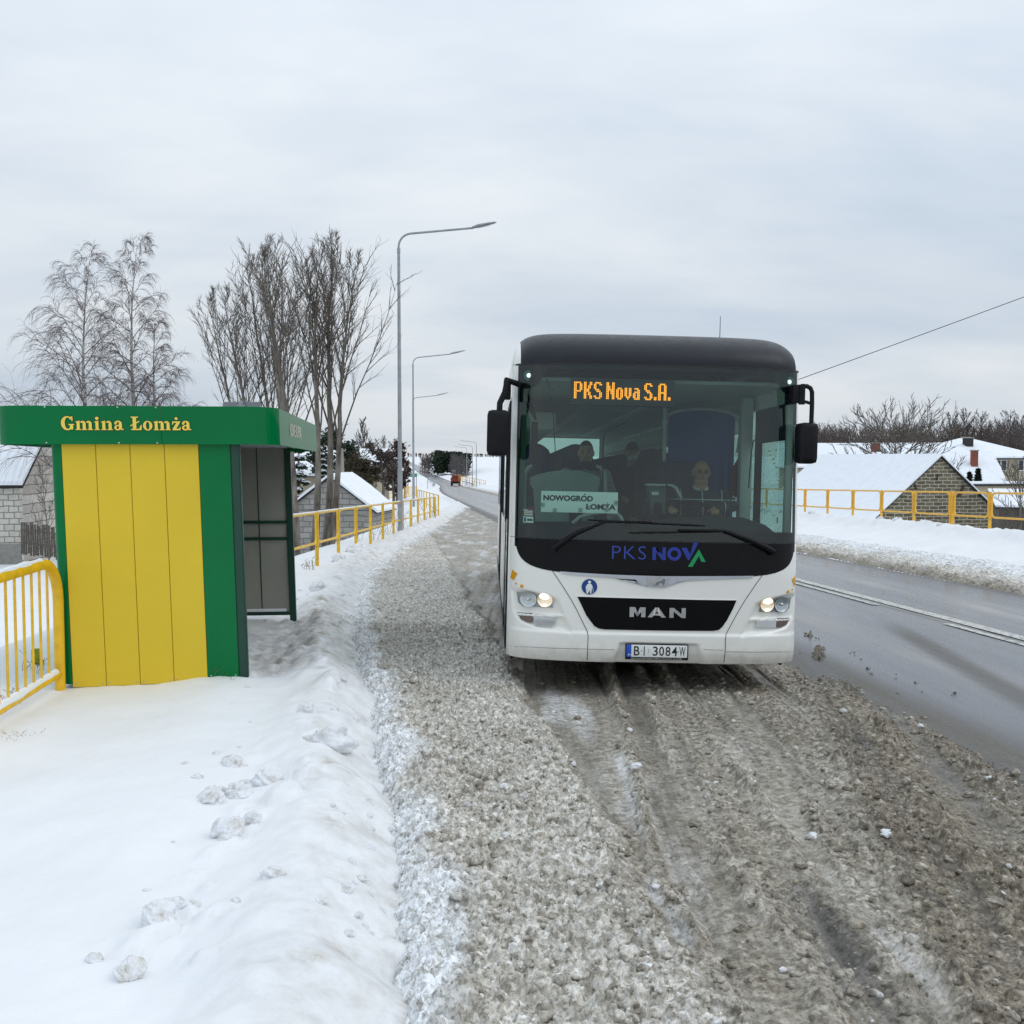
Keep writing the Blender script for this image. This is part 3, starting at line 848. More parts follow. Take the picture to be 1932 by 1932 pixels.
# screws on the fascia
for xx in (-1.55, -0.97, -0.66):
    for zz in (Z1 - 0.012, Z0 + 0.012):
        m = MB(); m.sphere((xx - LEAN * zz, yn - 0.002, zz), (0.008, 0.005, 0.008), 8, 5); m.build('screw', M_BOLT, shelter)
# roof sheet with corrugated underside, snow on top
m = MB()
vs_, fs = [], []
n = 120
for i in range(n + 1):
    x = xl_ + 0.12 + (xr - xl_ - 0.24) * i / n
    for y in (yn + 0.13, yfar - 0.02):
        vs_.append((x - LEAN * 2.05, y, 2.05 + 0.012 * math.sin(i * 1.05) + fz(y)))
for i in range(n): fs.append((2 * i, 2 * i + 1, 2 * i + 3, 2 * i + 2))
m.add(vs_, fs); m.build('roof', M_STEEL, shelter)
m = MB(); m.box(((xl_ + xr) / 2 - LEAN * 2.2, (yn + yfar) / 2, 2.20), (xr - xl_ - 0.36, yfar - yn - 0.36, 0.255), bev=0.05)
m.build('snow_cover', M_SNOWCAP, shelter)

# --- lettering in a fat serif hand, built from stems, bowls and serifs
def ring(cx, cy, rx, ry, ix, iy, a0=0, a1=360, n=28, dx=0.0):
    out_ = [(cx + rx * math.cos(R(a)), cy + ry * math.sin(R(a))) for a in np.linspace(a0, a1, n)]
    in_ = [(cx + dx + ix * math.cos(R(a)), cy + iy * math.sin(R(a))) for a in np.linspace(a0, a1, n)]
    return [(out_[i], out_[i + 1], in_[i + 1], in_[i]) for i in range(n - 1)]
def rect(x0, y0, x1, y1): return [((x0, y0), (x1, y0), (x1, y1), (x0, y1))]
def disc(cx, cy, r, n=18): return [tuple((cx + r * math.cos(2 * PI * i / n), cy + r * math.sin(2 * PI * i / n)) for i in range(n))]
def serif(x0, x1, y, up): return [((x0, y), (x1, y), (x1 - 0.02, y + up), (x0 + 0.02, y + up))]
def glyph(c):
    if c == 'G':
        q = ring(0.40, 0.5, 0.40, 0.52, 0.19, 0.42, 38, 322, 34, 0.03)
        q += rect(0.56, 0.04, 0.76, 0.42) + serif(0.46, 0.84, 0.36, 0.08) + [((0.62, 0.98), (0.74, 1.0), (0.74, 0.66), (0.68, 0.66))]
        return q, 0.88
    if c in ('L', 'Ł'):
        q = rect(0.14, 0, 0.36, 1.0) + serif(0.02, 0.50, 0.0, 0.09) + serif(0.02, 0.50, 1.0, -0.09) + rect(0.14, 0, 0.62, 0.10) + [((0.50, 0.0), (0.68, 0.0), (0.72, 0.38), (0.66, 0.38))]
        if c == 'Ł': q += [((-0.04, 0.34), (0.0, 0.27), (0.58, 0.62), (0.54, 0.69))]
        return q, 0.76
    if c == 'm':
        q = rect(0.08, 0, 0.27, 0.66) + serif(0.0, 0.35, 0.0, 0.07) + [((0.0, 0.60), (0.27, 0.70), (0.27, 0.58), (0.0, 0.56))]
        for x in (0.46, 0.84):
            q += rect(x, 0, x + 0.19, 0.52) + serif(x - 0.08, x + 0.27, 0.0, 0.07) + ring(x + 0.0, 0.46, 0.19, 0.22, 0.045, 0.10, 0, 150, 14)
        return q, 1.16
    if c == 'n':
        q = rect(0.08, 0, 0.27, 0.66) + serif(0.0, 0.35, 0.0, 0.07) + [((0.0, 0.60), (0.27, 0.70), (0.27, 0.58), (0.0, 0.56))]
        x = 0.48
        q += rect(x, 0, x + 0.19, 0.50) + serif(x - 0.08, x + 0.27, 0.0, 0.07) + ring(x, 0.46, 0.19, 0.22, 0.045, 0.10, 0, 150, 14)
        return q, 0.80
    if c == 'i':
        return rect(0.08, 0, 0.27, 0.66) + serif(0.0, 0.35, 0.0, 0.07) + [((0.0, 0.60), (0.27, 0.70), (0.27, 0.58), (0.0, 0.56))] + disc(0.18, 0.86, 0.115), 0.40
    if c == 'o':
        return ring(0.30, 0.33, 0.30, 0.36, 0.115, 0.29), 0.64
    if c == 'a':
        q = rect(0.30, 0.05, 0.49, 0.50) + ring(0.25, 0.48, 0.24, 0.22, 0.06, 0.13, 0, 165, 16) + ring(0.22, 0.18, 0.21, 0.20, 0.07, 0.11, 60, 320, 20) + [((0.40, 0.0), (0.60, 0.02), (0.60, 0.09), (0.45, 0.12))] + disc(0.09, 0.48, 0.075)
        return q, 0.63
    if c in ('z', 'ż'):
        q = rect(0.03, 0.0, 0.52, 0.11) + rect(0.03, 0.55, 0.52, 0.66) + [((0.03, 0.09), (0.25, 0.09), (0.52, 0.57), (0.30, 0.57))] + [((0.44, 0.0), (0.52, 0.0), (0.56, 0.24), (0.50, 0.24))] + [((0.0, 0.42), (0.06, 0.42), (0.12, 0.66), (0.03, 0.66))]
        if c == 'ż': q += disc(0.28, 0.86, 0.10)
        return q, 0.60
    return [], 0.36
def slab_text(s, x0, x1, zb_, h, y, parent, name, mat, grow=0.0, map3=None):
    x = 0; polys = []
    for c in s:
        q, w = glyph(c)
        polys += [[(px + x, py) for px, py in p] for p in q]
        x += w + 0.03
    k = (x1 - x0) / x
    m = MB()
    for i, p in enumerate(polys):
        cx = sum(a for a, b in p) / len(p); cy = sum(b for a, b in p) / len(p)
        pp = []
        for a, b in p:
            if grow:
                l = math.hypot(a - cx, b - cy) + 1e-6
                a += (a - cx) / l * grow; b += (b - cy) / l * grow
            pp.append((a, b))
        yy_ = y - 0.00012 * (i % 7)
        f3 = lambda a, b, d: Vector((x0 + a * k - LEAN * (zb_ + b * h), yy_ - d, zb_ + b * h))
        m.prism(pp, f3, 0.002)
    return m.build(name, mat, parent, smooth=0)
slab_text('Gmina Łomża', -1.425, -0.37, 2.118, 0.112, yn - 0.0015, fs_sign, 'lettering_outline', M_GREEN2, grow=0.045)
slab_text('Gmina Łomża', -1.425, -0.37, 2.118, 0.112, yn - 0.0045, fs_sign, 'lettering', M_LETTER)
vs_, fs = fit_text('NOWE KUPISKI', 0.95, 1.95, 2.10, 2.225, offset=0.02)
m = MB(); m.add([(xr - LEAN * b + 0.004, a, b + fz(a)) for a, b, _ in vs_], fs)
m.build('lettering', M_CREAM, fs_side, smooth=0)

# back of the stop sign rising behind the shelter roof
q = P(455, 790, 13.6)
sgn = thing('stop_sign', 'grey back of a bus stop sign showing just above the shelter roof', 'sign', (q.x, q.y, gz(q.x, q.y) - 0.2))
m = MB(); ztop = P(455, 755, 13.6).z - sgn.location.z
m.cyl((0, 0, 0), (0, 0, ztop - 0.01), 0.03, 12); m.build('post', M_STEEL, sgn)
m = MB(); m.box((0, 0.04, ztop - 0.31), (0.50, 0.012, 0.58), bev=0.005)
m.build('sign_plate', M_GREYSIGN, sgn)
for dz in (-0.08, -0.5):
    m = MB(); m.box((0, 0.02, ztop + dz), (0.10, 0.07, 0.035), bev=0.006); m.build('clamp', M_STEEL, sgn)
# ------------------------------------------------------------------ yellow railings
def frame_path(a, b, zt, zl, r=0.13, n=5):
    """rounded rectangle between ground points a and b (Vectors with z = 0 offsets)"""
    d = (b - a); L = d.length; e = d / L
    pts = []
    def pt(s, z): return a + e * s + Vector((0, 0, z))
    for cx, cz, a0 in ((L - r, zt - r, 90), (L - r, zl + r, 0), (r, zl + r, -90), (r, zt - r, 180)):
        for i in range(n + 1):
            an = R(a0 - 90 * i / n)
            pts.append(pt(cx + r * math.cos(an), cz + r * math.sin(an)))
    return pts
def railing(label, pts, ztop, zlow, mat, group, bars=0, post_w=0.07, name='railing', tube=0.025, gap=0.075, snow=False):
    """pts: ground (x, y) of the posts; ztop(y), zlow(y) absolute heights of the two rails"""
    o0 = Vector((pts[0][0], pts[0][1], gz(*pts[0])))
    t = thing(name, label, 'railing', o0, group=group)
    for i, (x, y) in enumerate(pts):
        m = MB()
        zb_ = gz(x, y) - 0.25
        zt = ztop(y) + 0.03
        m.box((x - o0.x, y - o0.y, (zb_ + zt) / 2 - o0.z), (post_w, post_w * 0.75, zt - zb_), bev=0.012)
        p = m.build('post', mat, t)
        if y < 48:
            for fz_ in (0.15, 0.42, 0.68):
                m = MB(); m.sphere((x - o0.x + 0.0, y - o0.y - post_w * 0.38, zt - o0.z - fz_), (0.010, 0.004, 0.012), 6, 4); m.build('bolt', MATS['dark_rubber'], p)
    for i in range(len(pts) - 1):
        a = Vector((pts[i][0], pts[i][1], 0)); b = Vector((pts[i + 1][0], pts[i + 1][1], 0))
        e = (b - a).normalized(); a2, b2 = a + e * gap, b - e * gap
        zt0, zt1 = ztop(a.y), ztop(b.y)
        sl = (zt1 - zt0) / (b2 - a2).length
        zl0 = zlow(a.y)
        fp = frame_path(a2, b2, zt0, zl0)
        m = MB()
        m.tube([Vector((q.x - o0.x, q.y - o0.y, q.z + sl * (q - Vector((a2.x, a2.y, q.z))).length - o0.z)) for q in fp], tube, 8, closed=True)
        if bars:
            for k in range(1, bars + 1):
                q = a2.lerp(b2, k / (bars + 1)); dz = sl * (q - a2).length
                m.cyl((q.x - o0.x, q.y - o0.y, zl0 + dz - o0.z), (q.x - o0.x, q.y - o0.y, zt0 + dz - o0.z), tube * 0.55, 6)
        pn = m.build('rail_frame', mat, t)
        if snow:
            m = MB(); m.tube([Vector((a2.x - o0.x, a2.y - o0.y, zt0 + tube * 0.9 - o0.z)), Vector((b2.x - o0.x, b2.y - o0.y, zt1 + tube * 0.9 - o0.z))], tube * 0.8, 6)
            m.build('snow_cover', M_SNOWCAP, pn)
    return t
simple('dark_rubber', (0.02, 0.02, 0.022), 0.6)
GR = 'yellow railings along the road'
lp = [(-4.2 + 0.02 * y, y) for y in [13.3 + 2.2 * i for i in range(15)]]
zt_l = lambda y: 0.80 - 0.0269 * (y - 19.9)
railing('yellow two-rail railing running from behind the shelter past the lamp post', lp, zt_l, lambda y: zt_l(y) - 0.585, M_BARRIER, GR, snow=True)
lp2 = [(-3.25 - 0.115 * (y - 45.2), y) for y in [45.2 + 5.6 * i for i in range(8)]]
zt_2 = lambda y: 0.20 - 0.026 * (y - 44.3)
railing('yellow railing receding beyond the end of the lay-by, seen almost end-on', lp2, zt_2, lambda y: zt_2(y) - 0.7, M_BARRIER, GR, post_w=0.06)
# railings of the side road, seen across
def across(label, x0, x1, Y0, Y1, n, y_top0, y_top1, hgt, bars):
    pts = []; zt = {}
    for i in range(n):
        f = i / (n - 1); px = x0 + (x1 - x0) * f; Y = Y0 + (Y1 - Y0) * f
        q = P(px, y_top0 + (y_top1 - y_top0) * f, Y); pts.append((q.x, q.y)); zt[q.y] = q.z
    ys = sorted(zt)
    f_top = lambda y: float(np.interp(y, ys, [zt[k] for k in ys]))
    railing(label, pts, f_top, lambda y: f_top(y) - hgt, M_BARRIER, GR, bars=bars, post_w=0.10, tube=0.03)
across('barred yellow railing across the left side of the side road, nearer of two', 682, 786, 88, 96, 6, 926, 918, 0.85, 9)
across('open yellow railing behind the barred one, across the side road', 688, 770, 106, 112, 5, 920, 915, 0.8, 0)
rp = [(14.3 - 0.1 * y, y) for y in [13.2 + 2.0 * i for i in range(7)] + [26.92]]
zt_r = lambda y: 1.0 - 0.0254 * (y - 25.2)
railing('orange-yellow railing across the road, nearer length in front of the stone barn gable', rp, zt_r, lambda y: zt_r(y) - 0.60, M_BARRIER2, GR)
rp = [(14.3 - 0.1 * y, y) for y in [27.03] + [29.0 + 2.0 * i for i in range(16)]]
railing('orange-yellow railing across the road, farther length in front of the snowy barn roof', rp, zt_r, lambda y: zt_r(y) - 0.60, M_BARRIER2, GR)
pts = []
fr = [(866, 897.5, 262), (872, 899, 256), (878, 900.5, 250), (886, 902.5, 243), (895, 904, 237), (905, 906, 231), (916, 908.5, 225)]
zz = {}
for px, py, Y in fr:
    q = P(px, py, Y); pts.append((q.x, q.y)); zz[q.y] = q.z
ky = sorted(zz)
railing('tiny distant yellow railing right of the far road lamps', pts, lambda y: float(np.interp(y, ky, [zz[k] for k in ky])) + 0.15, lambda y: float(np.interp(y, ky, [zz[k] for k in ky])) - 0.6, M_BARRIER2, GR, bars=2, post_w=0.14, tube=0.05)

# --- barred barrier in the left foreground
bx0, by0 = -3.79, 8.50
bar = thing('barrier', 'thick yellow tubular barrier with upright bars left of the shelter', 'barrier', (bx0, by0, 0.0), (0, 0, R(5.71)))
def bpth(): 
    pts = [(0, -2.5, 1.035)]
    pts += [(0, -0.34, 1.035)]
    for a in np.linspace(90, 0, 9)[1:]: pts.append((0, -0.34 + 0.34 * math.cos(R(a)), 0.695 + 0.34 * math.sin(R(a))))
    pts += [(0, 0.0, -0.25)]
    return pts
m = MB(); m.tube(bpth(), 0.043, 14); m.build('top_rail', M_BARRIER, bar)
m = MB(); m.tube([(0, -2.5, 0.085), (0, -0.02, 0.085)], 0.032, 12); m.build('bottom_rail', M_BARRIER, bar)
m = MB(); m.tube([(0, -2.5, 1.035), (0, -2.5, -0.3)], 0.047, 14); m.build('post', M_BARRIER, bar)
for i in range(13):
    yy_ = -0.255 - 0.171 * i
    zt = 1.0 if yy_ < -0.36 else 0.995
    m = MB(); m.cyl((0, yy_, 0.09), (0, yy_, zt), 0.0105, 10); m.build('upright_bar', M_BARRIER, bar)
def snow_strip(pts, w, h, parent, seed):
    rng = random.Random(seed); m = MB()
    m.tube(pts, [w * rng.uniform(0.75, 1.1) for _ in pts], 8)
    o = m.build('snow_cover', M_SNOWCAP, parent); o.scale = (1, 1, 1); return o
snow_strip([(0, -2.5 + 0.1 * i, 1.066) for i in range(22)], 0.030, 0.03, bar, 1)
snow_strip([(0, -2.5 + 0.1 * i, 0.112) for i in range(25)], 0.034, 0.03, bar, 2)
# marker post
q = P(70, 1262, 9.6)
mk = thing('marker_post', 'short green and yellow marker post behind the barrier bars', 'marker post', (q.x, q.y, gz(q.x, q.y) - 0.1), (0, 0, R(8)))
h_ = P(70, 1224, 9.6).z - mk.location.z
m = MB(); m.box((0, 0, h_ * 0.5), (0.085, 0.06, h_), bev=0.01); m.build('post', simple('weathered_lime_paint', srgb(150, 158, 30), 0.6, var=0.25, scale=12), mk)

# ------------------------------------------------------------------ street lamps
M_LAMPHEAD = simple('lamp_housing', srgb(150, 154, 158), 0.5, metal=0.2)
def lamp(base, H, label, arm=2.35, head=0.78, side=1, rot=0.0, r0=0.085, detail=True, rise=0.22):
    t = thing('street_lamp', label, 'street lamp', base, (0, 0, rot), group='street lamps along the road')
    m = MB()
    m.tube([(0, 0, -0.3), (0, 0, 1.9), (0, 0, 1.95), (0, 0, H * 0.6), (0, 0, H - 0.55)], [r0, r0 * 0.92, r0 * 0.80, r0 * 0.66, r0 * 0.52], 12)
    p = m.build('pole', M_STEEL, t)
    if detail:
        m = MB(); m.box((0, -r0 * 0.86, 0.95), (0.09, 0.012, 0.34), bev=0.004); m.build('access_door', M_STEEL, p)
        m = MB(); m.tube([(0, 0, H - 0.62), (0, 0, H - 0.46)], r0 * 0.62, 12); m.build('collar', M_STEEL, p)
    m = MB()
    rr = 0.42
    pts = [(0, 0, H - 0.55), (0, 0, H - rr)]
    for a in np.linspace(180, 96, 8)[1:]: pts.append((side * (rr + rr * math.cos(R(a))), 0, H - rr + rr * math.sin(R(a))))
    ex, ez = side * (rr + rr * math.cos(R(96))), H - rr + rr * math.sin(R(96))
    pts.append((side * arm, 0, ez + rise))
    m.tube(pts, r0 * 0.40, 10); m.build('arm', M_STEEL, t)
    m = MB()
    L = head; sl = 0.24
    secs = [(0.0, 0.05, 0.045), (0.10, 0.075, 0.06), (0.22, 0.13, 0.075), (0.6, 0.15, 0.06), (0.9, 0.12, 0.04), (1.0, 0.03, 0.015)]
    vs_, fs = [], []
    nn = 12
    for f, w, hh in secs:
        for j in range(nn):
            a = 2 * PI * j / nn
            vs_.append((side * (arm - 0.05 + L * f), w * math.cos(a), ez + rise + sl * L * f + hh * math.sin(a) * (1 if math.sin(a) > 0 else 0.5)))
    for i in range(len(secs) - 1):
        for j in range(nn): fs.append((i * nn + j, i * nn + (j + 1) % nn, (i + 1) * nn + (j + 1) % nn, (i + 1) * nn + j))
    fs.append(tuple(range(nn))); fs.append(tuple((len(secs) - 1) * nn + j for j in range(nn)))
    m.add(vs_, fs); h = m.build('lamp_head', M_LAMPHEAD, t, smooth=60)
    if detail:
        m = MB(); m.box((side * (arm + L * 0.45), 0, ez + rise + sl * L * 0.5 - 0.035), (0.34, 0.18, 0.012), rot=Euler((0, -side * math.atan(sl), 0)).to_matrix(), bev=0.004)
        m.build('lamp_lens', simple('lamp_lens', (0.5, 0.52, 0.5), 0.2), h)
    return t
def lamp_at(px, Y, py_top, label, **kw):
    q = P(px, py_top, Y); b = gz(q.x, q.y)
    return lamp((q.x, q.y, b), q.z - b, label, **kw)
lamp_at(752, 32.5, 440, 'tall galvanised street lamp behind the railing, nearest of the row', rot=R(6))
lamp_at(779, 64.5, 674, 'second galvanised street lamp from the camera left of the road', rot=R(6), head=1.0)
lamp_at(778.5, 97, 750, 'third galvanised street lamp, its thin arm just above the second lamp arm\'s pole', rot=R(6), head=1.1)
lamp_at(880.7, 267, 844.5, 'leftmost of three distant lamps right of the far road', rot=R(0), side=-1, arm=2.7, r0=0.12, detail=False)
lamp_at(891.2, 239, 841.5, 'middle one of three distant lamps right of the far road', rot=R(0), side=-1, arm=2.7, r0=0.12, detail=False)
lamp_at(898.6, 219, 834, 'rightmost of three distant lamps, beside the bus mirror', rot=R(0), side=-1, arm=2.7, r0=0.12, detail=False)
# ------------------------------------------------------------------ bus
BUS_LOC = Vector((1.222, 8.64, -0.20))
BUS_ROT = Euler((R(-1.26), R(1.35), R(1.2)), 'XYZ')
bus_M = Matrix.Translation(BUS_LOC) @ Matrix.Rotation(R(1.2), 4, 'Z') @ Matrix.Rotation(R(1.35), 4, 'Y') @ Matrix.Rotation(R(-1.26), 4, 'X')
bus = thing('bus', 'white and black intercity bus standing in the lay-by with its headlights on', 'bus')
bus.matrix_world = bus_M
bus.location = BUS_LOC; bus.rotation_mode = 'XYZ'; bus.rotation_euler = bus_M.to_euler('XYZ')
BA = 1.275
def bf(x, z):
    """front surface: distance behind the foremost point"""
    t = min(abs(x) / BA, 1.0)
    y = 0.42 * (1 - max(0.0, 1 - t ** 3) ** (1 / 3))
    if z > 1.1: y += 0.06 * (z - 1.1)
    if z < 0.47: y += 0.05 * ((0.47 - z) / 0.14) ** 2
    return y
_bo = bus_M.inverted() @ Vector((0, 0, CAM_Z)); _b3 = bus_M.to_3x3().transposed()
def bq(qx, qy, back=0.0):
    """point of the bus front (x, z) under a detail-crop pixel; back = distance behind the surface"""
    px, py = (1600 + qx * 0.631579) * 0.556452, (1080 + qy * 0.631579) * 0.556452
    d = _b3 @ (P(px, py, 10.0) - Vector((0, 0, CAM_Z)))
    y = 0.1
    for _ in range(40):
        t = (y - _bo.y) / d.y; p = _bo + d * t
        y = 0.5 * y + 0.5 * (bf(p.x, p.z) + back)
    return p
def bd(qx, qy, y):
    """interior point at depth y behind the bus front"""
    px, py = (1600 + qx * 0.631579) * 0.556452, (1080 + qy * 0.631579) * 0.556452
    d = _b3 @ (P(px, py, 10.0) - Vector((0, 0, CAM_Z)))
    return _bo + d * ((y - _bo.y) / d.y)
def q2(pts, back=0.0): return [(lambda p: (p.x, p.z))(bq(a, b, back)) for a, b in pts]

M_BUSW = simple('white_bus_paint', srgb(243, 242, 235), 0.30, var=0.03, scale=1.6, coat=0.35)
t = NT('road_dirt_paint')
co = t.coord('Object')
sz = t.n('ShaderNodeSeparateXYZ'); t.link(co, sz.inputs[0])
low = t.math('MULTIPLY_ADD', sz.outputs['Z'], -2.2, 1.35, clamp=True)
spat = t.ramp(t.noise(co, 9, 6, 0.7), [(0.42, 0.0), (0.72, 1.0)])
film = t.ramp(t.noise(t.mapping(co, (1, 1, 0.4)), 3, 5, 0.6), [(0.35, 0.1), (0.75, 0.8)])
ff = t.math('MULTIPLY', low, t.math('MULTIPLY_ADD', spat, 0.62, t.math('MULTIPLY', film, 0.45)), clamp=True)
t.set(Base_Color=t.mix(ff, srgb(243, 242, 235), (0.36, 0.33, 0.27)), Roughness=t.math('MULTIPLY_ADD', ff, 0.4, 0.26), Coat_Weight=0.3, Coat_Roughness=0.1)
M_BUSFRONT = t.m
M_BLACKG = simple('gloss_black', (0.004, 0.004, 0.005), 0.22, var=0.1, spec=0.18)
M_CAP = simple('roof_cap_black', (0.016, 0.018, 0.023), 0.40, var=0.08, spec=0.28)
M_MATTE = simple('matte_black_plastic', (0.010, 0.010, 0.012), 0.5, var=0.15, scale=9, spec=0.18)
M_GRILLE = simple('grille_black', (0.005, 0.005, 0.006), 0.6, var=0.1, spec=0.10)
M_CHROME = simple('brushed_chrome', (0.72, 0.73, 0.75), 0.24, metal=0.95, var=0.04)
M_SILVER = simple('silver_strip', (0.56, 0.59, 0.64), 0.34, metal=0.5, var=0.04)
M_GAP = simple('panel_gap', (0.025, 0.025, 0.026), 0.7)
M_AMBER = simple('amber_reflector', srgb(226, 160, 20), 0.35, var=0.1)
M_BLUE = simple('blue_lettering', srgb(28, 52, 150), 0.4)
M_BLUE2 = simple('thin_blue_lettering', srgb(44, 66, 160), 0.4)
M_GREENL = simple('green_lettering', srgb(0, 150, 84), 0.4)
M_STICKB = simple('blue_sticker', srgb(10, 62, 130), 0.4)
M_STICKW = simple('white_sticker', srgb(232, 236, 234), 0.45)
M_PLATE = simple('plate_white', srgb(232, 234, 230), 0.4, var=0.02)
M_PLATEB = simple('plate_blue', srgb(20, 84, 200), 0.4)
M_INK = simple('black_ink', (0.012, 0.012, 0.012), 0.5)
M_RED = simple('red_sticker', srgb(150, 26, 34), 0.45)
M_INT = simple('interior_pale_grey', srgb(200, 204, 198), 0.6, var=0.04)
M_INTD = simple('interior_dark_grey', srgb(58, 62, 62), 0.6, var=0.05)
M_FLOOR = simple('bus_floor', srgb(60, 62, 62), 0.7)
M_SEAT = simple('navy_seat_fabric', srgb(46, 60, 86), 0.85, var=0.18, scale=20)
M_CURT = simple('blue_curtain_fabric', srgb(50, 84, 146), 0.85, var=0.10, scale=2)
M_TUBE = simple('pale_grab_rail', srgb(186, 190, 184), 0.35)
M_DASH = simple('dashboard_grey', srgb(44, 48, 50), 0.75, var=0.1, spec=0.2)
M_SIGNW = simple('route_board_white', srgb(236, 244, 238), 0.5, var=0.02)
def glass(name, tint, refl, rough=0.01):
    t = NT(name)
    t.t.nodes.remove(t.b)
    tr = t.n('ShaderNodeBsdfTransparent'); tr.inputs['Color'].default_value = tuple(tint) + (1,)
    gl = t.n('ShaderNodeBsdfGlossy'); gl.inputs['Roughness'].default_value = rough
    gl.inputs['Color'].default_value = (0.92, 0.97, 0.96, 1)
    fr = t.n('ShaderNodeLayerWeight'); fr.inputs['Blend'].default_value = 0.5
    fc = t.math('MULTIPLY_ADD', t.math('POWER', fr.outputs['Facing'], 5.0), 0.9, 0.045)
    mx = t.n('ShaderNodeMixShader')
    t.link(t.math('MULTIPLY', fc, refl, clamp=True), mx.inputs[0]); t.link(tr.outputs[0], mx.inputs[1]); t.link(gl.outputs[0], mx.inputs[2])
    t.link(mx.outputs[0], t.out.inputs[0])
    return t.m
M_WSCREEN = glass('windscreen_glass', (0.56, 0.72, 0.67), 1.15)
M_SIDEGL = glass('tinted_side_glass', (0.72, 0.84, 0.81), 1.2)
M_LENS = glass('clear_lens', (0.92, 0.94, 0.94), 2.0)
t = NT('lit_bulb'); t.set(Base_Color=(1, 0.9, 0.75), Emission_Color=(1.0, 0.80, 0.54), Emission_Strength=2.6); M_LIT = t.m
t = NT('warm_reflector'); t.set(Base_Color=(1, 0.85, 0.65), Metallic=0.9, Roughness=0.25, Emission_Color=(1.0, 0.70, 0.42), Emission_Strength=0.22); M_WARM = t.m
t = NT('amber_led'); t.set(Base_Color=(0.1, 0.05, 0.0), Emission_Color=(1.0, 0.33, 0.015), Emission_Strength=2.6); M_LED = t.m
t = NT('white_led'); t.set(Base_Color=(0.8, 0.85, 0.85), Emission_Color=(0.8, 1.0, 0.95), Emission_Strength=0.7); M_WLED = t.m
M_REFL = simple('headlamp_reflector', (0.62, 0.65, 0.67), 0.22, metal=0.85, var=0.1)
M_TURN = simple('smoked_turn_lens', srgb(112, 92, 88), 0.25, var=0.1)
M_TYRE = simple('tyre_rubber', (0.022, 0.021, 0.02), 0.8, var=0.3, scale=14)

XC = sorted(set([round(s * v, 4) for v in list(np.linspace(0, 1.0, 21)) + [1.04, 1.08, 1.115, 1.145, 1.17, 1.19, 1.205, 1.218, 1.23, 1.24, 1.249, 1.257, 1.263, 1.268, 1.272] for s in (-1, 1)]))
def panel(name, poly, mat, off=0.0, thick=0.012, parent=None, xcuts=XC, zstep=0.05, zcuts=None, relief=None, smooth=35, back=0.0):
    """a piece of the front: outline poly in (x, z), wrapped on the curved front"""
    bm = bmesh.new()
    f = bm.faces.new([bm.verts.new((x, 0, z)) for x, z in poly])
    bmesh.ops.triangulate(bm, faces=[f])
    x0, x1 = min(p[0] for p in poly), max(p[0] for p in poly); z0, z1 = min(p[1] for p in poly), max(p[1] for p in poly)
    zs = zcuts if zcuts is not None else list(np.arange(math.floor(z0 / zstep) * zstep, z1, zstep))
    for xc in xcuts:
        if x0 + 1e-4 < xc < x1 - 1e-4:
            bmesh.ops.bisect_plane(bm, geom=bm.verts[:] + bm.edges[:] + bm.faces[:], dist=1e-6, plane_co=(xc, 0, 0), plane_no=(1, 0, 0))
    for zc in zs:
        if z0 + 1e-4 < zc < z1 - 1e-4:
            bmesh.ops.bisect_plane(bm, geom=bm.verts[:] + bm.edges[:] + bm.faces[:], dist=1e-6, plane_co=(0, 0, zc), plane_no=(0, 0, 1))
    bmesh.ops.remove_doubles(bm, verts=bm.verts, dist=1e-5)
    be = [e for e in bm.edges if len(e.link_faces) == 1]
    for v in bm.verts:
        v.co.y = bf(v.co.x, v.co.z) + off + back + (relief(v.co.x, v.co.z) if relief else 0)
    if thick:
        r = bmesh.ops.extrude_edge_only(bm, edges=be)
        for v in [g for g in r['geom'] if isinstance(g, bmesh.types.BMVert)]: v.co.y += thick
    m = MB(); m.bm(bm)
    return m.build(name, mat, bus if parent is None else parent, smooth=smooth)
def mirror(poly): return [(-x, z) for x, z in poly][::-1]
def smooth_poly(pts, n=6, closed=False):
    """Catmull-Rom through points"""
    out = []
    k = len(pts)
    for i in range(k - 1 if not closed else k):
        p0 = pts[(i - 1) % k] if (closed or i > 0) else pts[i]
        p1, p2 = pts[i], pts[(i + 1) % k]
        p3 = pts[(i + 2) % k] if (closed or i + 2 < k) else p2
        for j in range(n):
            u = j / n
            out.append(tuple(0.5 * (2 * b + (c - a) * u + (2 * a - 5 * b + 4 * c - d) * u * u + (3 * b - a - 3 * c + d) * u ** 3) for a, b, c, d in zip(p0, p1, p2, p3)))
    if not closed: out.append(tuple(pts[-1]))
    return out
# --- outline of the black front from the left corner down to the centre, mirrored
low_curve = [(-1.222, 1.38), (-1.214, 1.31), (-1.190, 1.235), (-1.14, 1.175), (-1.05, 1.132), (-0.90, 1.103), (-0.60, 1.082), (-0.30, 1.073), (0, 1.070)]
LC = smooth_poly(low_curve, 4)
LCF = LC + [(-x, z) for x, z in LC[::-1][1:]]
ZT = 2.885
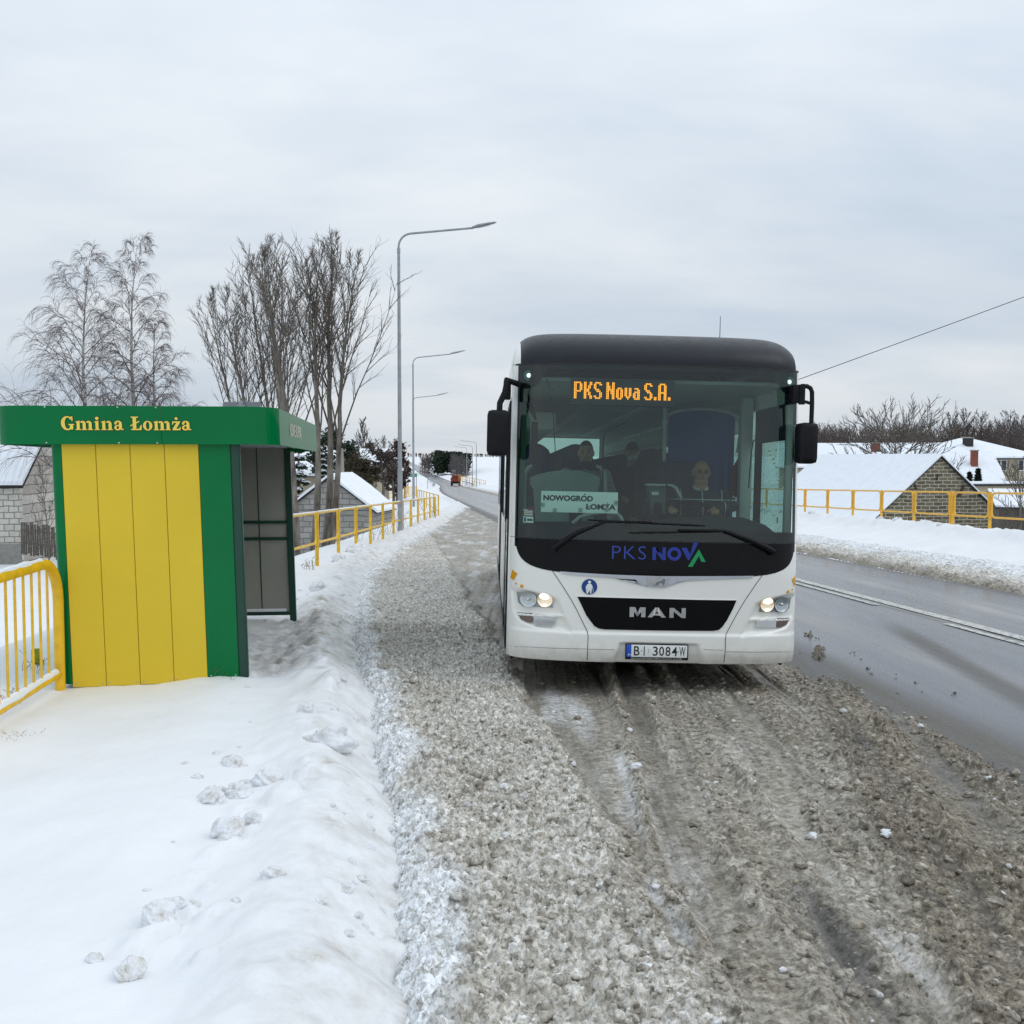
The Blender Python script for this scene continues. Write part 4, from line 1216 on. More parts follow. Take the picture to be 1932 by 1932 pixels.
# relief of the white nose: lamp recesses with a fin between the lamps
scoop = [(-1.262, 0.935), (-1.14, 0.940), (-0.93, 0.905), (-0.845, 0.865), (-0.775, 0.70), (-0.705, 0.56), (-0.82, 0.585), (-1.02, 0.60), (-1.15, 0.635), (-1.235, 0.71)]
def seg_in(x, z, poly):
    ins = False; best = 9
    k = len(poly)
    for i in range(k):
        x0, z0 = poly[i]; x1, z1 = poly[(i + 1) % k]
        if (z0 > z) != (z1 > z) and x < (x1 - x0) * (z - z0) / (z1 - z0) + x0: ins = not ins
        dx, dz = x1 - x0, z1 - z0
        u = max(0, min(1, ((x - x0) * dx + (z - z0) * dz) / (dx * dx + dz * dz)))
        best = min(best, math.hypot(x - x0 - u * dx, z - z0 - u * dz))
    return best if ins else -best
def ss(a, b, x):
    u = max(0.0, min(1.0, (x - a) / (b - a))); return u * u * (3 - 2 * u)
def nose_relief(x, z):
    ax = -abs(x)
    d = seg_in(ax, z, scoop)
    r = 0.030 * ss(0.0, 0.035, d)
    fin = ss(0.020, 0.008, abs(z - (0.715 + 0.02 * (ax + 1.0)))) * ss(-0.72, -0.80, ax)
    r *= (1 - 0.75 * fin)
    # raised shoulder line of the bumper and plate recess
    r += 0.012 * ss(0.592, 0.570, z) * ss(0.47, 0.545, z) * 0 - 0.014 * ss(0.60, 0.575, z)
    pl = ss(0.395, 0.345, abs(x - 0.018) + 0.30 * max(0, z - 0.36)) * ss(0.515, 0.495, z)
    r += 0.030 * pl
    return r
nx_ = sorted(set([round(v, 4) for v in list(np.arange(-1.215, 1.2151, 0.0135))] + [s * v for s in (-1, 1) for v in (1.217, 1.219, 1.221, 1.222, 1.228, 1.235, 1.241, 1.247, 1.252, 1.257, 1.261, 1.265, 1.268, 1.271, 1.273, 1.2745, BA)]))
lcx, lcz = [p[0] for p in LC], [p[1] for p in LC]
def nose_top(x):
    ax = -abs(x)
    return 1.38 if ax < -1.222 else float(np.interp(ax, lcx, lcz))
m = MB(); vs_, fs = [], []; nr_ = 84
for x in nx_:
    zt_ = nose_top(x)
    for j in range(nr_ + 1):
        z = 0.333 + (zt_ - 0.333) * j / nr_
        vs_.append((x, bf(x, z) + 0.004 + nose_relief(x, z), z))
    vs_.append((x, bf(x, 0.333) + 0.10, 0.330))
k = nr_ + 2
for i in range(len(nx_) - 1):
    for j in range(nr_): fs.append((i * k + j, (i + 1) * k + j, (i + 1) * k + j + 1, i * k + j + 1))
    fs.append((i * k + k - 1, (i + 1) * k + k - 1, (i + 1) * k, i * k))
m.add(vs_, fs); nose_o = m.build('front_body', M_BUSFRONT, bus, smooth=50)
for s in (-1, 1):
    pl = [(s * 1.226, 1.38), (s * BA, 1.38), (s * BA, ZT), (s * 1.226, ZT)]
    panel('corner_pillar', pl if s > 0 else pl[::-1], M_BUSW, 0.003, 0.03)
    pl = [(s * 1.2255, 1.30), (s * 1.212, 1.30), (s * 1.212, ZT), (s * 1.2255, ZT)]
    panel('gasket', pl, M_GAP, 0.001, 0.01)
# black panel under the windscreen
lowp = [(-1.222, 1.372)] + LC[1:] + [(-x, z) for x, z in LC[::-1][1:-1]] + [(1.222, 1.372)]
lower = panel('lower_panel', lowp, M_BLACKG, 0.0, 0.02)
panel('panel_gap', [(-1.222, 1.372), (1.222, 1.372), (1.222, 1.381), (-1.222, 1.381)], M_GAP, 0.004, 0.004)
# windscreen: one pane, with its printed black border just behind it
ws = panel('windscreen', [(-1.212, 1.381), (1.212, 1.381), (1.212, ZT - 0.012), (-1.212, ZT - 0.012)], M_WSCREEN, 0.0, 0.0)
def frit(poly): return panel('printed_border', poly, M_MATTE, 0.006, 0.0, parent=ws)
frit([(-1.212, 1.381), (1.212, 1.381), (1.212, 1.47), (0.9, 1.475), (0, 1.495), (-0.9, 1.49), (-1.212, 1.485)])
frit([(-1.212, 2.835), (1.212, 2.835), (1.212, ZT - 0.012), (-1.212, ZT - 0.012)])
for s in (-1, 1):
    frit([(s * 1.212, 1.47), (s * 1.192, 1.47), (s * 1.192, 2.835), (s * 1.212, 2.835)])
    c = (s * 1.135, 2.78)
    ring_o = [(s * 1.192, 2.835), (s * 1.192, 2.665), (s * 1.15, 2.665)] + [(c[0] - s * 0.105 * math.sin(R(a)) , c[1] - 0.112 * math.cos(R(a))) for a in np.linspace(5, 75, 8)] + [(s * 1.0, 2.815), (s * 0.97, 2.835)]
    frit(ring_o)
    # clearance lamp behind the corner of the glass
    m = MB(); m.prism([(c[0] + 0.046 * math.cos(a), c[1] + 0.044 * math.sin(a)) for a in np.linspace(0, 2 * PI, 25)[:-1]], lambda x, z, d: Vector((x, bf(c[0], c[1]) + 0.004 - d, z)), 0.004)
    l = m.build('clearance_lamp', simple('lamp_well_%d' % (s + 1), srgb(70, 98, 92), 0.3), ws)
    m = MB(); m.sphere((c[0], bf(*c) - 0.001, c[1]), (0.020, 0.006, 0.020), 14, 8); m.build('lamp_bulb', M_WLED, l)
# roof: black front cap, white edges, long white roof
def zroof(x): return 2.885 + 0.325 * max(0.0, 1 - (abs(x) / BA) ** 13) ** (1 / 2.7)
def cap_grid(xs_, name, mat, off=0.0, D=0.62, n=18):
    m = MB(); vs_, fs = [], []
    for x in xs_:
        for j in range(n + 1):
            ph = PI / 2 * j / n
            z = 2.888 + (zroof(x) - 2.888) * math.sin(ph)
            y = bf(x, 2.885) - 0.004 + D * (1 - math.cos(ph)) ** 1.0 + off
            vs_.append((x, y, z - off))
    k = n + 1
    for i in range(len(xs_) - 1):
        for j in range(n): fs.append((i * k + j, i * k + j + 1, (i + 1) * k + j + 1, (i + 1) * k + j))
    m.add(vs_, fs); return m.build(name, mat, bus, smooth=50)
xin = [x for x in XC if abs(x) <= 1.2051]
cap_grid(xin, 'roof_cap', M_CAP)
for s in (-1, 1):
    cap_grid(sorted([s * v for v in (1.2065, 1.2195, 1.23, 1.24, 1.249, 1.257, 1.263, 1.268, 1.272, 1.275)]), 'roof_edge', M_BUSW)
panel('panel_gap', [(-1.25, 2.874), (1.25, 2.874), (1.25, 2.887), (-1.25, 2.887)], M_GAP, -0.003, 0.006)
m = MB(); vs_, fs = [], []
xx_ = XC + [BA]; xx_ = [-BA] + xx_
BL = 12.0
for x in xx_:
    for y in (bf(x, 2.885) - 0.004 + 0.62, 1.2, BL - 0.15, BL):
        vs_.append((x, y, zroof(x) - (0.05 if y == BL else 0)))
for i in range(len(xx_) - 1):
    for j in range(3): fs.append((i * 4 + j, i * 4 + j + 1, (i + 1) * 4 + j + 1, (i + 1) * 4 + j))
m.add(vs_, fs); m.build('roof', M_BUSW, bus, smooth=50)
# sides
WINZ0, WINZ1 = 1.42, 2.62
for s in (-1, 1):
    for y0, y1, z0, z1 in ((0.425, 2.20, 0.335, 1.40), (3.25, 8.15, 0.335, 1.40), (9.2, BL, 0.335, 1.40), (2.20, 3.25, 1.08, 1.40), (8.15, 9.2, 1.08, 1.40)):
        m = MB(); m.box((s * (BA - 0.03), (y0 + y1) / 2, (z0 + z1) / 2), (0.06, y1 - y0 - 0.003, z1 - z0), bev=0.004); m.build('side_panel', M_BUSW, bus)
    m = MB(); m.box((s * (BA - 0.035), (0.53 + BL) / 2, (WINZ1 + 2.884) / 2), (0.07, BL - 0.53, 2.884 - WINZ1)); m.build('roof_cove', M_BUSW, bus)
    edges = [0.56, 1.62, 3.1, 4.6, 6.1, 7.6, 9.1, 10.6, 11.9]
    for i in range(len(edges) - 1):
        m = MB(); m.box((s * (BA - 0.012), (edges[i] + edges[i + 1]) / 2, (WINZ0 + WINZ1) / 2), (0.012, edges[i + 1] - edges[i] - 0.05, WINZ1 - WINZ0 + 0.02)); m.build('side_window', M_SIDEGL, bus)
    for yy_ in edges:
        m = MB(); m.box((s * (BA - 0.03), yy_, (WINZ0 + WINZ1) / 2 - 0.01), (0.055, 0.09, WINZ1 - WINZ0 + 0.05), bev=0.006); m.build('window_pillar', M_MATTE, bus)
    m = MB(); m.box((s * (BA + 0.004), 5.9, 0.365), (0.012, 10.6, 0.05)); m.build('skirt_trim', M_MATTE, bus)
# doors on the near-kerb side: dark frame with two leaves
for y0, y1 in ((0.50, 1.58), (6.2, 7.4)):
    d_ = MB(); 
    d_.box((-BA - 0.004, y0 + 0.03, 1.45), (0.02, 0.055, 2.15)); d_.box((-BA - 0.004, y1 - 0.03, 1.45), (0.02, 0.055, 2.15)); d_.box((-BA - 0.004, (y0 + y1) / 2, 2.55), (0.02, y1 - y0, 0.055)); d_.box((-BA - 0.004, (y0 + y1) / 2, 0.40), (0.02, y1 - y0, 0.055))
    dd = d_.build('door', M_MATTE, bus)
    m = MB(); m.box((-BA - 0.003, (y0 + y1) / 2, 1.05), (0.012, y1 - y0 - 0.14, 0.9)); m.build('door_glass', M_SIDEGL, dd)
# rear wall with its window
m = MB()
m.box((0, BL - 0.03, 1.12), (2 * BA - 0.02, 0.06, 1.58)); m.box((0, BL - 0.03, 2.83), (2 * BA - 0.06, 0.06, 0.20))
for s in (-1, 1): m.box((s * 1.0, BL - 0.03, 2.32), (0.53, 0.06, 0.84))
m.build('rear_wall', M_BUSW, bus)
m = MB(); m.box((0, BL - 0.03, 2.32), (1.48, 0.02, 0.82)); m.build('rear_window', M_SIDEGL, bus)
# floor, ceiling, inner linings
m = MB(); m.box((0, 6.15, 0.80), (2.42, 11.6, 0.08)); m.build('floor', M_FLOOR, bus)
m = MB(); m.box((0, 7.0, 0.98), (2.40, 9.4, 0.26)); m.build('podium', M_FLOOR, bus)
m = MB()
m.box((0, 6.2, 2.78), (2.40, 11.4, 0.03))
m.build('ceiling', M_INT, bus)
for s in (-1, 1):
    m = MB(); m.box((s * 0.98, 6.9, 2.50), (0.42, 9.6, 0.20), bev=0.06); m.build('luggage_rack', M_INT, bus)
    m = MB(); m.box((s * 0.35, 6.8, 2.755), (0.12, 9.0, 0.02), bev=0.006); m.build('ceiling_light', simple('ceiling_strip_%d' % (s + 1), (0.75, 0.78, 0.76), 0.5), bus)
    m = MB(); m.box((s * 1.195, 6.6, 1.15), (0.02, 10.4, 0.55)); m.build('inner_lining', M_INT, bus)
# wheels
def wheel(x, y):
    m = MB(); n = 36
    prof = [(0.30, -0.14), (0.40, -0.15), (0.465, -0.13), (0.48, -0.08), (0.48, 0.08), (0.465, 0.13), (0.40, 0.15), (0.30, 0.14)]
    vs_, fs = [], []
    for r, o in prof:
        for j in range(n):
            a = 2 * PI * j / n; vs_.append((x + o, y + r * math.cos(a), 0.48 + r * math.sin(a)))
    for i in range(len(prof) - 1):
        for j in range(n): fs.append((i * n + j, i * n + (j + 1) % n, (i + 1) * n + (j + 1) % n, (i + 1) * n + j))
    m.add(vs_, fs); w = m.build('wheel', M_TYRE, bus)
    m = MB(); s = 1 if x > 0 else -1
    m.cyl((x - s * 0.12, y, 0.48), (x + s * 0.10, y, 0.48), 0.30, 30, 0.28)
    m.cyl((x + s * 0.10, y, 0.48), (x + s * 0.15, y, 0.48), 0.12, 20, 0.10)
    m.build('rim', M_STEEL, w)
for s in (-1, 1):
    for yy_ in (2.72, 8.68): wheel(s * 1.10, yy_)
m = MB(); m.box((0, 6.2, 0.60), (1.9, 11.2, 0.34)); m.build('underbody', M_MATTE, bus)

# --- headlamps
M_HOUS = simple('headlamp_inner', srgb(150, 154, 156), 0.35, metal=0.4, var=0.08)
hl = q2([(240, 1468), (330, 1471), (425, 1478), (436, 1553), (350, 1550), (272, 1545), (248, 1525)])
dr = q2([(243, 1578), (325, 1583), (328, 1633), (300, 1632), (262, 1614)])
fg = q2([(331, 1585), (445, 1595), (451, 1638), (332, 1634)])
bowls = q2([(303, 1508), (392, 1512)])
for s in (-1, 1):
    mir = (lambda p: p) if s < 0 else mirror
    hous = panel('headlight', mir(hl), M_HOUS, 0.027, 0.02)
    panel('lens', [(x * 1.0, z) for x, z in mir(hl)], M_LENS, 0.012, 0.012, parent=hous)
    for i, (bx, bz) in enumerate(bowls):
        bx = bx * -s
        rad = 0.066 if i == 0 else 0.060
        m = MB(); n = 28; vs_, fs = [], []
        y0 = bf(bx, bz)
        for k in range(7):
            rr = rad * (1 - k / 7.0) + 0.004; dep = 0.024 - 0.016 * (rr / rad) ** 2 + 0.006
            for j in range(n):
                a = 2 * PI * j / n
                xx2, zz2 = bx + rr * math.cos(a), bz + rr * 0.94 * math.sin(a)
                vs_.append((xx2, bf(xx2, zz2) + dep - 0.006, zz2))
        for k in range(6):
            for j in range(n): fs.append((k * n + j, k * n + (j + 1) % n, (k + 1) * n + (j + 1) % n, (k + 1) * n + j))
        fs.append(tuple(6 * n + j for j in range(n)))
        m.add(vs_, fs); rf = m.build('reflector', M_WARM if i else M_REFL, hous)
        m = MB()
        if i:
            m.sphere((bx, y0 + 0.009, bz + 0.030), (0.046, 0.006, 0.026), 18, 10); m.build('bulb', M_LIT, rf)
            m = MB(); m.sphere((bx, y0 + 0.010, bz - 0.045), (0.032, 0.004, 0.009), 14, 8); m.build('bulb', M_LIT, rf)
        else:
            m.sphere((bx, y0 + 0.012, bz), (0.014, 0.006, 0.014), 14, 8); m.build('bulb', M_CHROME, rf)
    panel('turn_signal', mir(dr), M_TURN, 0.014, 0.014)
    fo = panel('fog_light', mir(fg), simple('frosted_lens_%d' % (s + 1), srgb(206, 208, 208), 0.3), 0.013, 0.014)
    if s < 0:
        m = MB()
        xs2 = [p[0] for p in fg]; 
        for k in range(1, 22):
            xx2 = min(xs2) + 0.006 + (max(xs2) - min(xs2) - 0.014) * k / 22
            zt = 0.683 - (xx2 + 1.02) * 0.04
            m.box((xx2, bf(xx2, 0.66) + 0.011, 0.655), (0.003, 0.006, 0.058))
        m.build('lens_ribs', MATS['frosted_lens_0'], fo)
# --- grille with letters, strip with emblem
gr = q2([(566, 1493), (800, 1500), (1000, 1505), (1200, 1510), (1420, 1513), (1402, 1556), (1370, 1618), (1345, 1654), (1325, 1672), (1295, 1677), (1000, 1675), (712, 1669), (682, 1664), (657, 1651), (615, 1595)])
grille = panel('grille', gr, M_GRILLE, -0.004, 0.012)
panel('grille_rim', [(x * 1.012 - 0.0002, 0.76 + (z - 0.76) * 1.03) for x, z in gr], M_BUSFRONT, -0.001, 0.006)
def on_front(name, vf, mat, off, parent, thick=0.0):
    vs_, fs = vf
    m = MB(); m.add([(x, bf(x, z) + off, z) for x, z, *_ in vs_], fs)
    if thick:
        n = len(vs_)
        bm = bmesh.new()
        bv = [bm.verts.new((x, bf(x, z) + off, z)) for x, z, *_ in vs_]
        for f in fs:
            try: bm.faces.new([bv[i] for i in f])
            except ValueError: pass
        be = [e for e in bm.edges if len(e.link_faces) == 1]
        r = bmesh.ops.extrude_edge_only(bm, edges=be)
        for v in [g for g in r['geom'] if isinstance(g, bmesh.types.BMVert)]: v.co.y += thick
        m = MB(); m.bm(bm)
    return m.build(name, mat, parent, smooth=25)
def polys_vf(polys):
    vs_, fs = [], []
    for p in polys:
        o = len(vs_); vs_ += [(x, z) for x, z in p]; fs.append(tuple(range(o, o + len(p))))
    return vs_, fs
def place(polys, x0, x1, z0, z1): return [[(x0 + a * (x1 - x0), z0 + b * (z1 - z0)) for a, b in p] for p in polys]
LM = [[(0, 0), (0.27, 0), (0.27, 1), (0, 1)], [(0.27, 1), (0.27, 0.55), (0.5, 0.05), (0.5, 0.5), (0.27, 1)][:4] + [(0.34, 1)], [(0.73, 1), (0.66, 1), (0.5, 0.5), (0.5, 0.05), (0.73, 0.55)], [(0.73, 0), (1, 0), (1, 1), (0.73, 1)]]
LA = [[(0, 0), (0.24, 0), (0.5, 0.62), (0.5, 1), (0.40, 1)], [(1, 0), (0.60, 1), (0.5, 1), (0.5, 0.62), (0.76, 0)], [(0.32, 0.19), (0.68, 0.19), (0.59, 0.40), (0.41, 0.40)]]
LN = [[(0, 0), (0.26, 0), (0.26, 1), (0, 1)], [(0.26, 1), (0.26, 0.62), (0.74, 0), (0.74, 0.38)], [(0.74, 0), (1, 0), (1, 1), (0.74, 1)]]
zl0, zl1 = 0.732, 0.816
for Lp, a, b in ((LM, 846, 931), (LA, 943, 1041), (LN, 1060, 1147)):
    xa, xb_ = bq(a, 1575).x, bq(b, 1578).x
    on_front('letter', polys_vf(place(Lp, xa, xb_, zl0, zl1)), M_CHROME, -0.010, grille, 0.007)
st_top = [(470, 1357), (600, 1366), (760, 1375), (1000, 1383), (1250, 1383), (1512, 1381)]
st_bot = [(1500, 1392), (1300, 1399), (1130, 1409), (1092, 1416), (1062, 1434), (1040, 1443), (1000, 1444), (950, 1440), (925, 1428), (905, 1408), (880, 1400), (760, 1392), (600, 1380), (505, 1372), (485, 1366)]
strip = panel('bright_strip', q2(st_top + st_bot), M_SILVER, -0.006, 0.014)
em = q2([(936, 1389), (1054, 1392), (1046, 1428), (1034, 1436), (962, 1434), (946, 1424)])
emb = panel('emblem', em, M_CHROME, -0.011, 0.006, parent=strip)
lion = q2([(966, 1431), (975, 1427), (988, 1429), (985, 1419), (996, 1412), (1014, 1409), (1028, 1397), (1038, 1399), (1034, 1408), (1031, 1430), (1025, 1431), (1022, 1420), (1004, 1421), (1001, 1432), (984, 1433)])
panel('lion_mark', lion, simple('etched_grey', (0.25, 0.26, 0.28), 0.4, metal=0.6), -0.0135, 0.002, parent=strip)
# --- panel joints of the white nose
def joint(pts, w=0.006):
    pts = smooth_poly([(x, z) for x, z in pts], 4)
    m = MB()
    m.tube([(x, bf(x, z) + 0.0035 + nose_relief(x, z) * 1.0, z) for x, z in pts], w / 2, 5)
    m.build('panel_gap', M_GAP, bus)
jl = q2([(430, 1352), (470, 1410), (540, 1522), (600, 1640), (622, 1692), (621, 1760), (618, 1832)])
for s in (-1, 1): joint([(x * -s, z) for x, z in jl])
js = q2([(190, 1752), (300, 1762), (450, 1769), (617, 1773)])
for s in (-1, 1): joint([(x * -s, z) for x, z in js], 0.003)
for a, b in ((625, 765), (1215, 1350)):
    joint(q2([(a, 1774), (b, 1777 + (a > 1000) * 3)]), 0.003)
joint([(-1.262, 1.378), (-1.224, 1.378)], 0.004); joint([(1.224, 1.378), (1.262, 1.378)], 0.004)
# --- number plate
pc = q2([(823, 1743), (1160, 1748), (1158, 1832), (823, 1822)])
px0, px1 = pc[0][0], pc[1][0]; pz1 = (pc[0][1] + pc[1][1]) / 2; pz0 = (pc[2][1] + pc[3][1]) / 2
def flat(name, x0, x1, z0, z1, y, mat, parent, th=0.006):
    m = MB(); m.box(((x0 + x1) / 2, y, (z0 + z1) / 2), (x1 - x0, th, z1 - z0), bev=0.002); return m.build(name, mat, parent)
plate = flat('number_plate', px0, px1, pz0, pz1, -0.016, M_MATTE, bus, 0.014)
hh_ = pz1 - pz0
flat('plate_face', px0 + 0.010, px1 - 0.010, pz0 + 0.022, pz1 - 0.008, -0.024, M_PLATE, plate, 0.003)
flat('plate_band', px0 + 0.010, px0 + 0.050, pz0 + 0.022, pz1 - 0.008, -0.0265, M_PLATEB, plate, 0.002)
def plate_text(s, x0, x1, z0, z1, mat, y, name='lettering', **kw):
    vs_, fs = fit_text(s, x0, x1, z0, z1, **kw)
    m = MB(); m.add([(a, y, b) for a, b, _ in vs_], fs); return m.build(name, mat, plate, smooth=0)
ztop, zbot = pz1 - 0.020, pz0 + 0.034
W_ = px1 - px0
def fx(f): return px0 + W_ * f
for s_, f0, f1 in (('B', 0.135, 0.225), ('I', 0.290, 0.306), ('3', 0.435, 0.515), ('0', 0.535, 0.615), ('8', 0.635, 0.715), ('4', 0.735, 0.825), ('W', 0.855, 0.955)):
    plate_text(s_, fx(f0), fx(f1), zbot, ztop, M_INK, -0.0262, offset=0.012)
plate_text('PL', fx(0.045), fx(0.125), pz0 + 0.030, pz0 + 0.048, M_PLATE, -0.028)
plate_text('E', fx(0.36), fx(0.385), (zbot + ztop) / 2 - 0.014, (zbot + ztop) / 2 + 0.014, simple('faint_grey_ink', (0.45, 0.46, 0.45), 0.4), -0.0262)
for f in (0.255, 0.838):
    m = MB(); m.sphere((fx(f), -0.026, (zbot + ztop) / 2), (0.005, 0.002, 0.005), 8, 5); m.build('screw', M_INK, plate)
plate_text('MAN Truck & Bus Polska, Wolica ul. Graniczna 2  tel. 22 000', fx(0.09), fx(0.90), pz0 + 0.005, pz0 + 0.015, M_STICKW, -0.0235)
# --- stickers and reflectors
c = bq(631, 1440)
disc_ = [(c.x + 0.066 * math.cos(a), c.z + 0.066 * math.sin(a)) for a in np.linspace(0, 2 * PI, 33)[:-1]]
stk = panel('round_sticker', disc_, M_STICKB, -0.001, 0.004)
man = [(-0.010, 0.026), (0.010, 0.026), (0.020, 0.018), (0.030, -0.010), (0.024, -0.013), (0.013, 0.004), (0.012, -0.016), (0.018, -0.058), (0.008, -0.060), (0.0, -0.028), (-0.012, -0.060), (-0.024, -0.055), (-0.013, -0.016), (-0.013, 0.004), (-0.026, -0.012), (-0.033, -0.008), (-0.021, 0.018)]
panel('pictogram', [(c.x + a, c.z + b) for a, b in man], M_STICKW, -0.0025, 0.001, parent=stk)
panel('pictogram', [(c.x + 0.0125 * math.cos(a), c.z + 0.040 + 0.0125 * math.sin(a)) for a in np.linspace(0, 2 * PI, 17)[:-1]], M_STICKW, -0.0025, 0.001, parent=stk)
panel('pictogram', [(c.x + 0.030, c.z - 0.012), (c.x + 0.033, c.z - 0.012), (c.x + 0.035, c.z - 0.055), (c.x + 0.032, c.z - 0.055)], M_STICKW, -0.0025, 0.001, parent=stk)
am = q2([(217, 1348), (243, 1369), (224, 1405), (206, 1391)])
for s in (-1, 1):
    panel('reflector', am if s < 0 else mirror(am), M_AMBER, -0.002, 0.006)
    for (a, b, r) in ((237, 1423, 0.008), (267, 1437, 0.015)):
        cc = bq(a, b); x = cc.x * -s
        panel('round_reflector', [(x + r * math.cos(k), cc.z + r * math.sin(k)) for k in np.linspace(0, 2 * PI, 15)[:-1]], M_AMBER, -0.002, 0.006)
for a, b in ((213, 1818), (1655, 1853)):
    cc = bq(a, b, 0.06)
    m = MB(); m.cyl((cc.x, cc.y - 0.01, cc.z), (cc.x, cc.y + 0.05, cc.z), 0.012, 12); m.build('tow_pin', M_MATTE, bus)
# --- operator lettering on the black panel
xa, xb_, za, zb_ = bq(752, 1285).x, bq(934, 1290).x, bq(840, 1292).z, bq(840, 1221).z
on_front('lettering', [list(map(lambda v: (v[0], v[1]), fit_text('PKS', xa, xb_, za, zb_, offset=-0.012, spacing=1.08)[0])), fit_text('PKS', 0, 1, 0, 1, offset=-0.012, spacing=1.08)[1]], M_BLUE2, -0.0022, lower)
za, zb_ = bq(1030, 1297).z, bq(1030, 1228).z
def qrect(a, b, polys): return polys_vf(place(polys, bq(a, 1262).x, bq(b, 1264).x, za, zb_))
on_front('lettering', qrect(969, 1041, LN), M_BLUE, -0.0022, lower)
ocx, ocx1 = bq(1049, 1262).x, bq(1124, 1262).x
rx = (ocx1 - ocx) / 2; rz = (zb_ - za) / 2 + 0.003
on_front('lettering', polys_vf(ring((ocx + ocx1) / 2, (za + zb_) / 2, rx, rz, rx * 0.52, rz * 0.52, 0, 360, 40)), M_BLUE, -0.0022, lower)
on_front('lettering', polys_vf([q2([(1125, 1231), (1151, 1229), (1172, 1266), (1159, 1298)]), q2([(1172, 1266), (1190, 1203), (1217, 1203), (1166, 1298), (1159, 1298)])]), M_BLUE, -0.0022, lower)
on_front('lettering', polys_vf([q2([(1159, 1332), (1184, 1333), (1219, 1274), (1218, 1239)]), q2([(1218, 1239), (1219, 1274), (1231, 1306), (1255, 1307)])]), M_GREENL, -0.0026, lower)
# --- wipers
def wp(q): p = bq(*q); return p
def wiper(pts_arm, r_arm, blade, rb=0.010):
    ps = [wp(q) for q in pts_arm]
    m = MB(); m.tube([(p.x, p.y - 0.045 - 0.012 * (i == 1), p.z) for i, p in enumerate(ps)], r_arm, 8); w = m.build('wiper', M_MATTE, bus)
    b0, b1 = wp(blade[0]), wp(blade[1])
    m = MB(); m.tube([(b0.lerp(b1, k / 8).x, bf(b0.lerp(b1, k / 8).x, b0.lerp(b1, k / 8).z) - 0.020 - (0.012 if 2 < k < 6 else 0), b0.lerp(b1, k / 8).z) for k in range(9)], [rb * 0.7] + [rb] * 7 + [rb * 0.7], 6)
    m.build('blade', M_MATTE, w)
    p = ps[0]
    m = MB(); m.cyl((p.x, p.y - 0.06, p.z), (p.x, p.y + 0.02, p.z), 0.03, 14); m.build('pivot', M_MATTE, w)
wiper([(432, 1235), (470, 1205), (560, 1150), (715, 1088), (960, 1094)], [0.022, 0.024, 0.020, 0.012, 0.010], [(618, 1080), (1248, 1112)])
wiper([(1615, 1250), (1570, 1225), (1480, 1185), (1350, 1138), (1110, 1135)], [0.024, 0.024, 0.020, 0.012, 0.010], [(845, 1150), (1390, 1141)])
# --- outside mirrors
def mirror_box(name, x0, x1, z0, z1, y, dep=0.20):
    m = MB(); m.box(((x0 + x1) / 2, y, (z0 + z1) / 2), (x1 - x0, dep, z1 - z0), bev=0.045); return m.build(name, M_MATTE, bus, smooth=60)
ya = 0.10
a0, a1 = bd(78, 735, ya), bd(203, 492, ya)
mb = mirror_box('mirror', a0.x, a1.x, a0.z, a1.z, ya + 0.05)
m = MB(); m.box(((a0.x + a1.x) / 2, ya + 0.152, (a0.z + a1.z) / 2), ((a1.x - a0.x) * 0.86, 0.006, (a1.z - a0.z) * 0.9), bev=0.002); m.build('mirror_glass', M_CHROME, mb)
pts = [bd(148, 500, ya), bd(150, 455, ya), bd(178, 395, ya), bd(186, 330, ya)]
m = MB(); m.tube(pts + [Vector((-1.22, 0.25, pts[-1].z - 0.02))], 0.026, 8); m.build('mirror_arm', M_MATTE, mb)
p = bd(190, 378, 0.2); m = MB(); m.box((p.x - 0.0, 0.28, p.z), (0.065, 0.10, 0.17), bev=0.012); m.build('bracket', M_MATTE, mb)
a0, a1 = bd(1748, 778, ya), bd(1858, 560, ya)
mb = mirror_box('mirror', a0.x, a1.x, a0.z, a1.z, ya + 0.05)
m = MB(); m.box(((a0.x + a1.x) / 2, ya + 0.152, (a0.z + a1.z) / 2), ((a1.x - a0.x) * 0.86, 0.006, (a1.z - a0.z) * 0.9), bev=0.002); m.build('mirror_glass', M_CHROME, mb)
pts = [bd(1822, 565, ya), bd(1826, 460, ya), bd(1826, 395, ya), bd(1818, 374, ya), bd(1800, 364, ya), bd(1768, 362, ya)]
m = MB(); m.tube(pts, 0.020, 8); m.build('mirror_arm', M_MATTE, mb)
pts = [bd(1824, 458, ya), bd(1795, 448, ya), bd(1768, 444, ya)]
m = MB(); m.tube(pts, 0.014, 8); m.build('mirror_arm', M_MATTE, mb)
p = bd(1772, 405, ya); m = MB(); m.cyl((p.x, p.y, p.z - 0.09), (p.x, p.y, p.z + 0.08), 0.028, 12); m.box((p.x - 0.05, p.y + 0.12, p.z), (0.06, 0.26, 0.16), bev=0.012); m.build('bracket', M_MATTE, mb)
# --- aerial
p = bd(1331, 96, 0.9)
m = MB(); m.tube([(p.x, p.y, 3.20), (p.x, p.y, 3.20 + 0.24)], [0.004, 0.0025], 6); m.build('aerial', M_MATTE, bus)

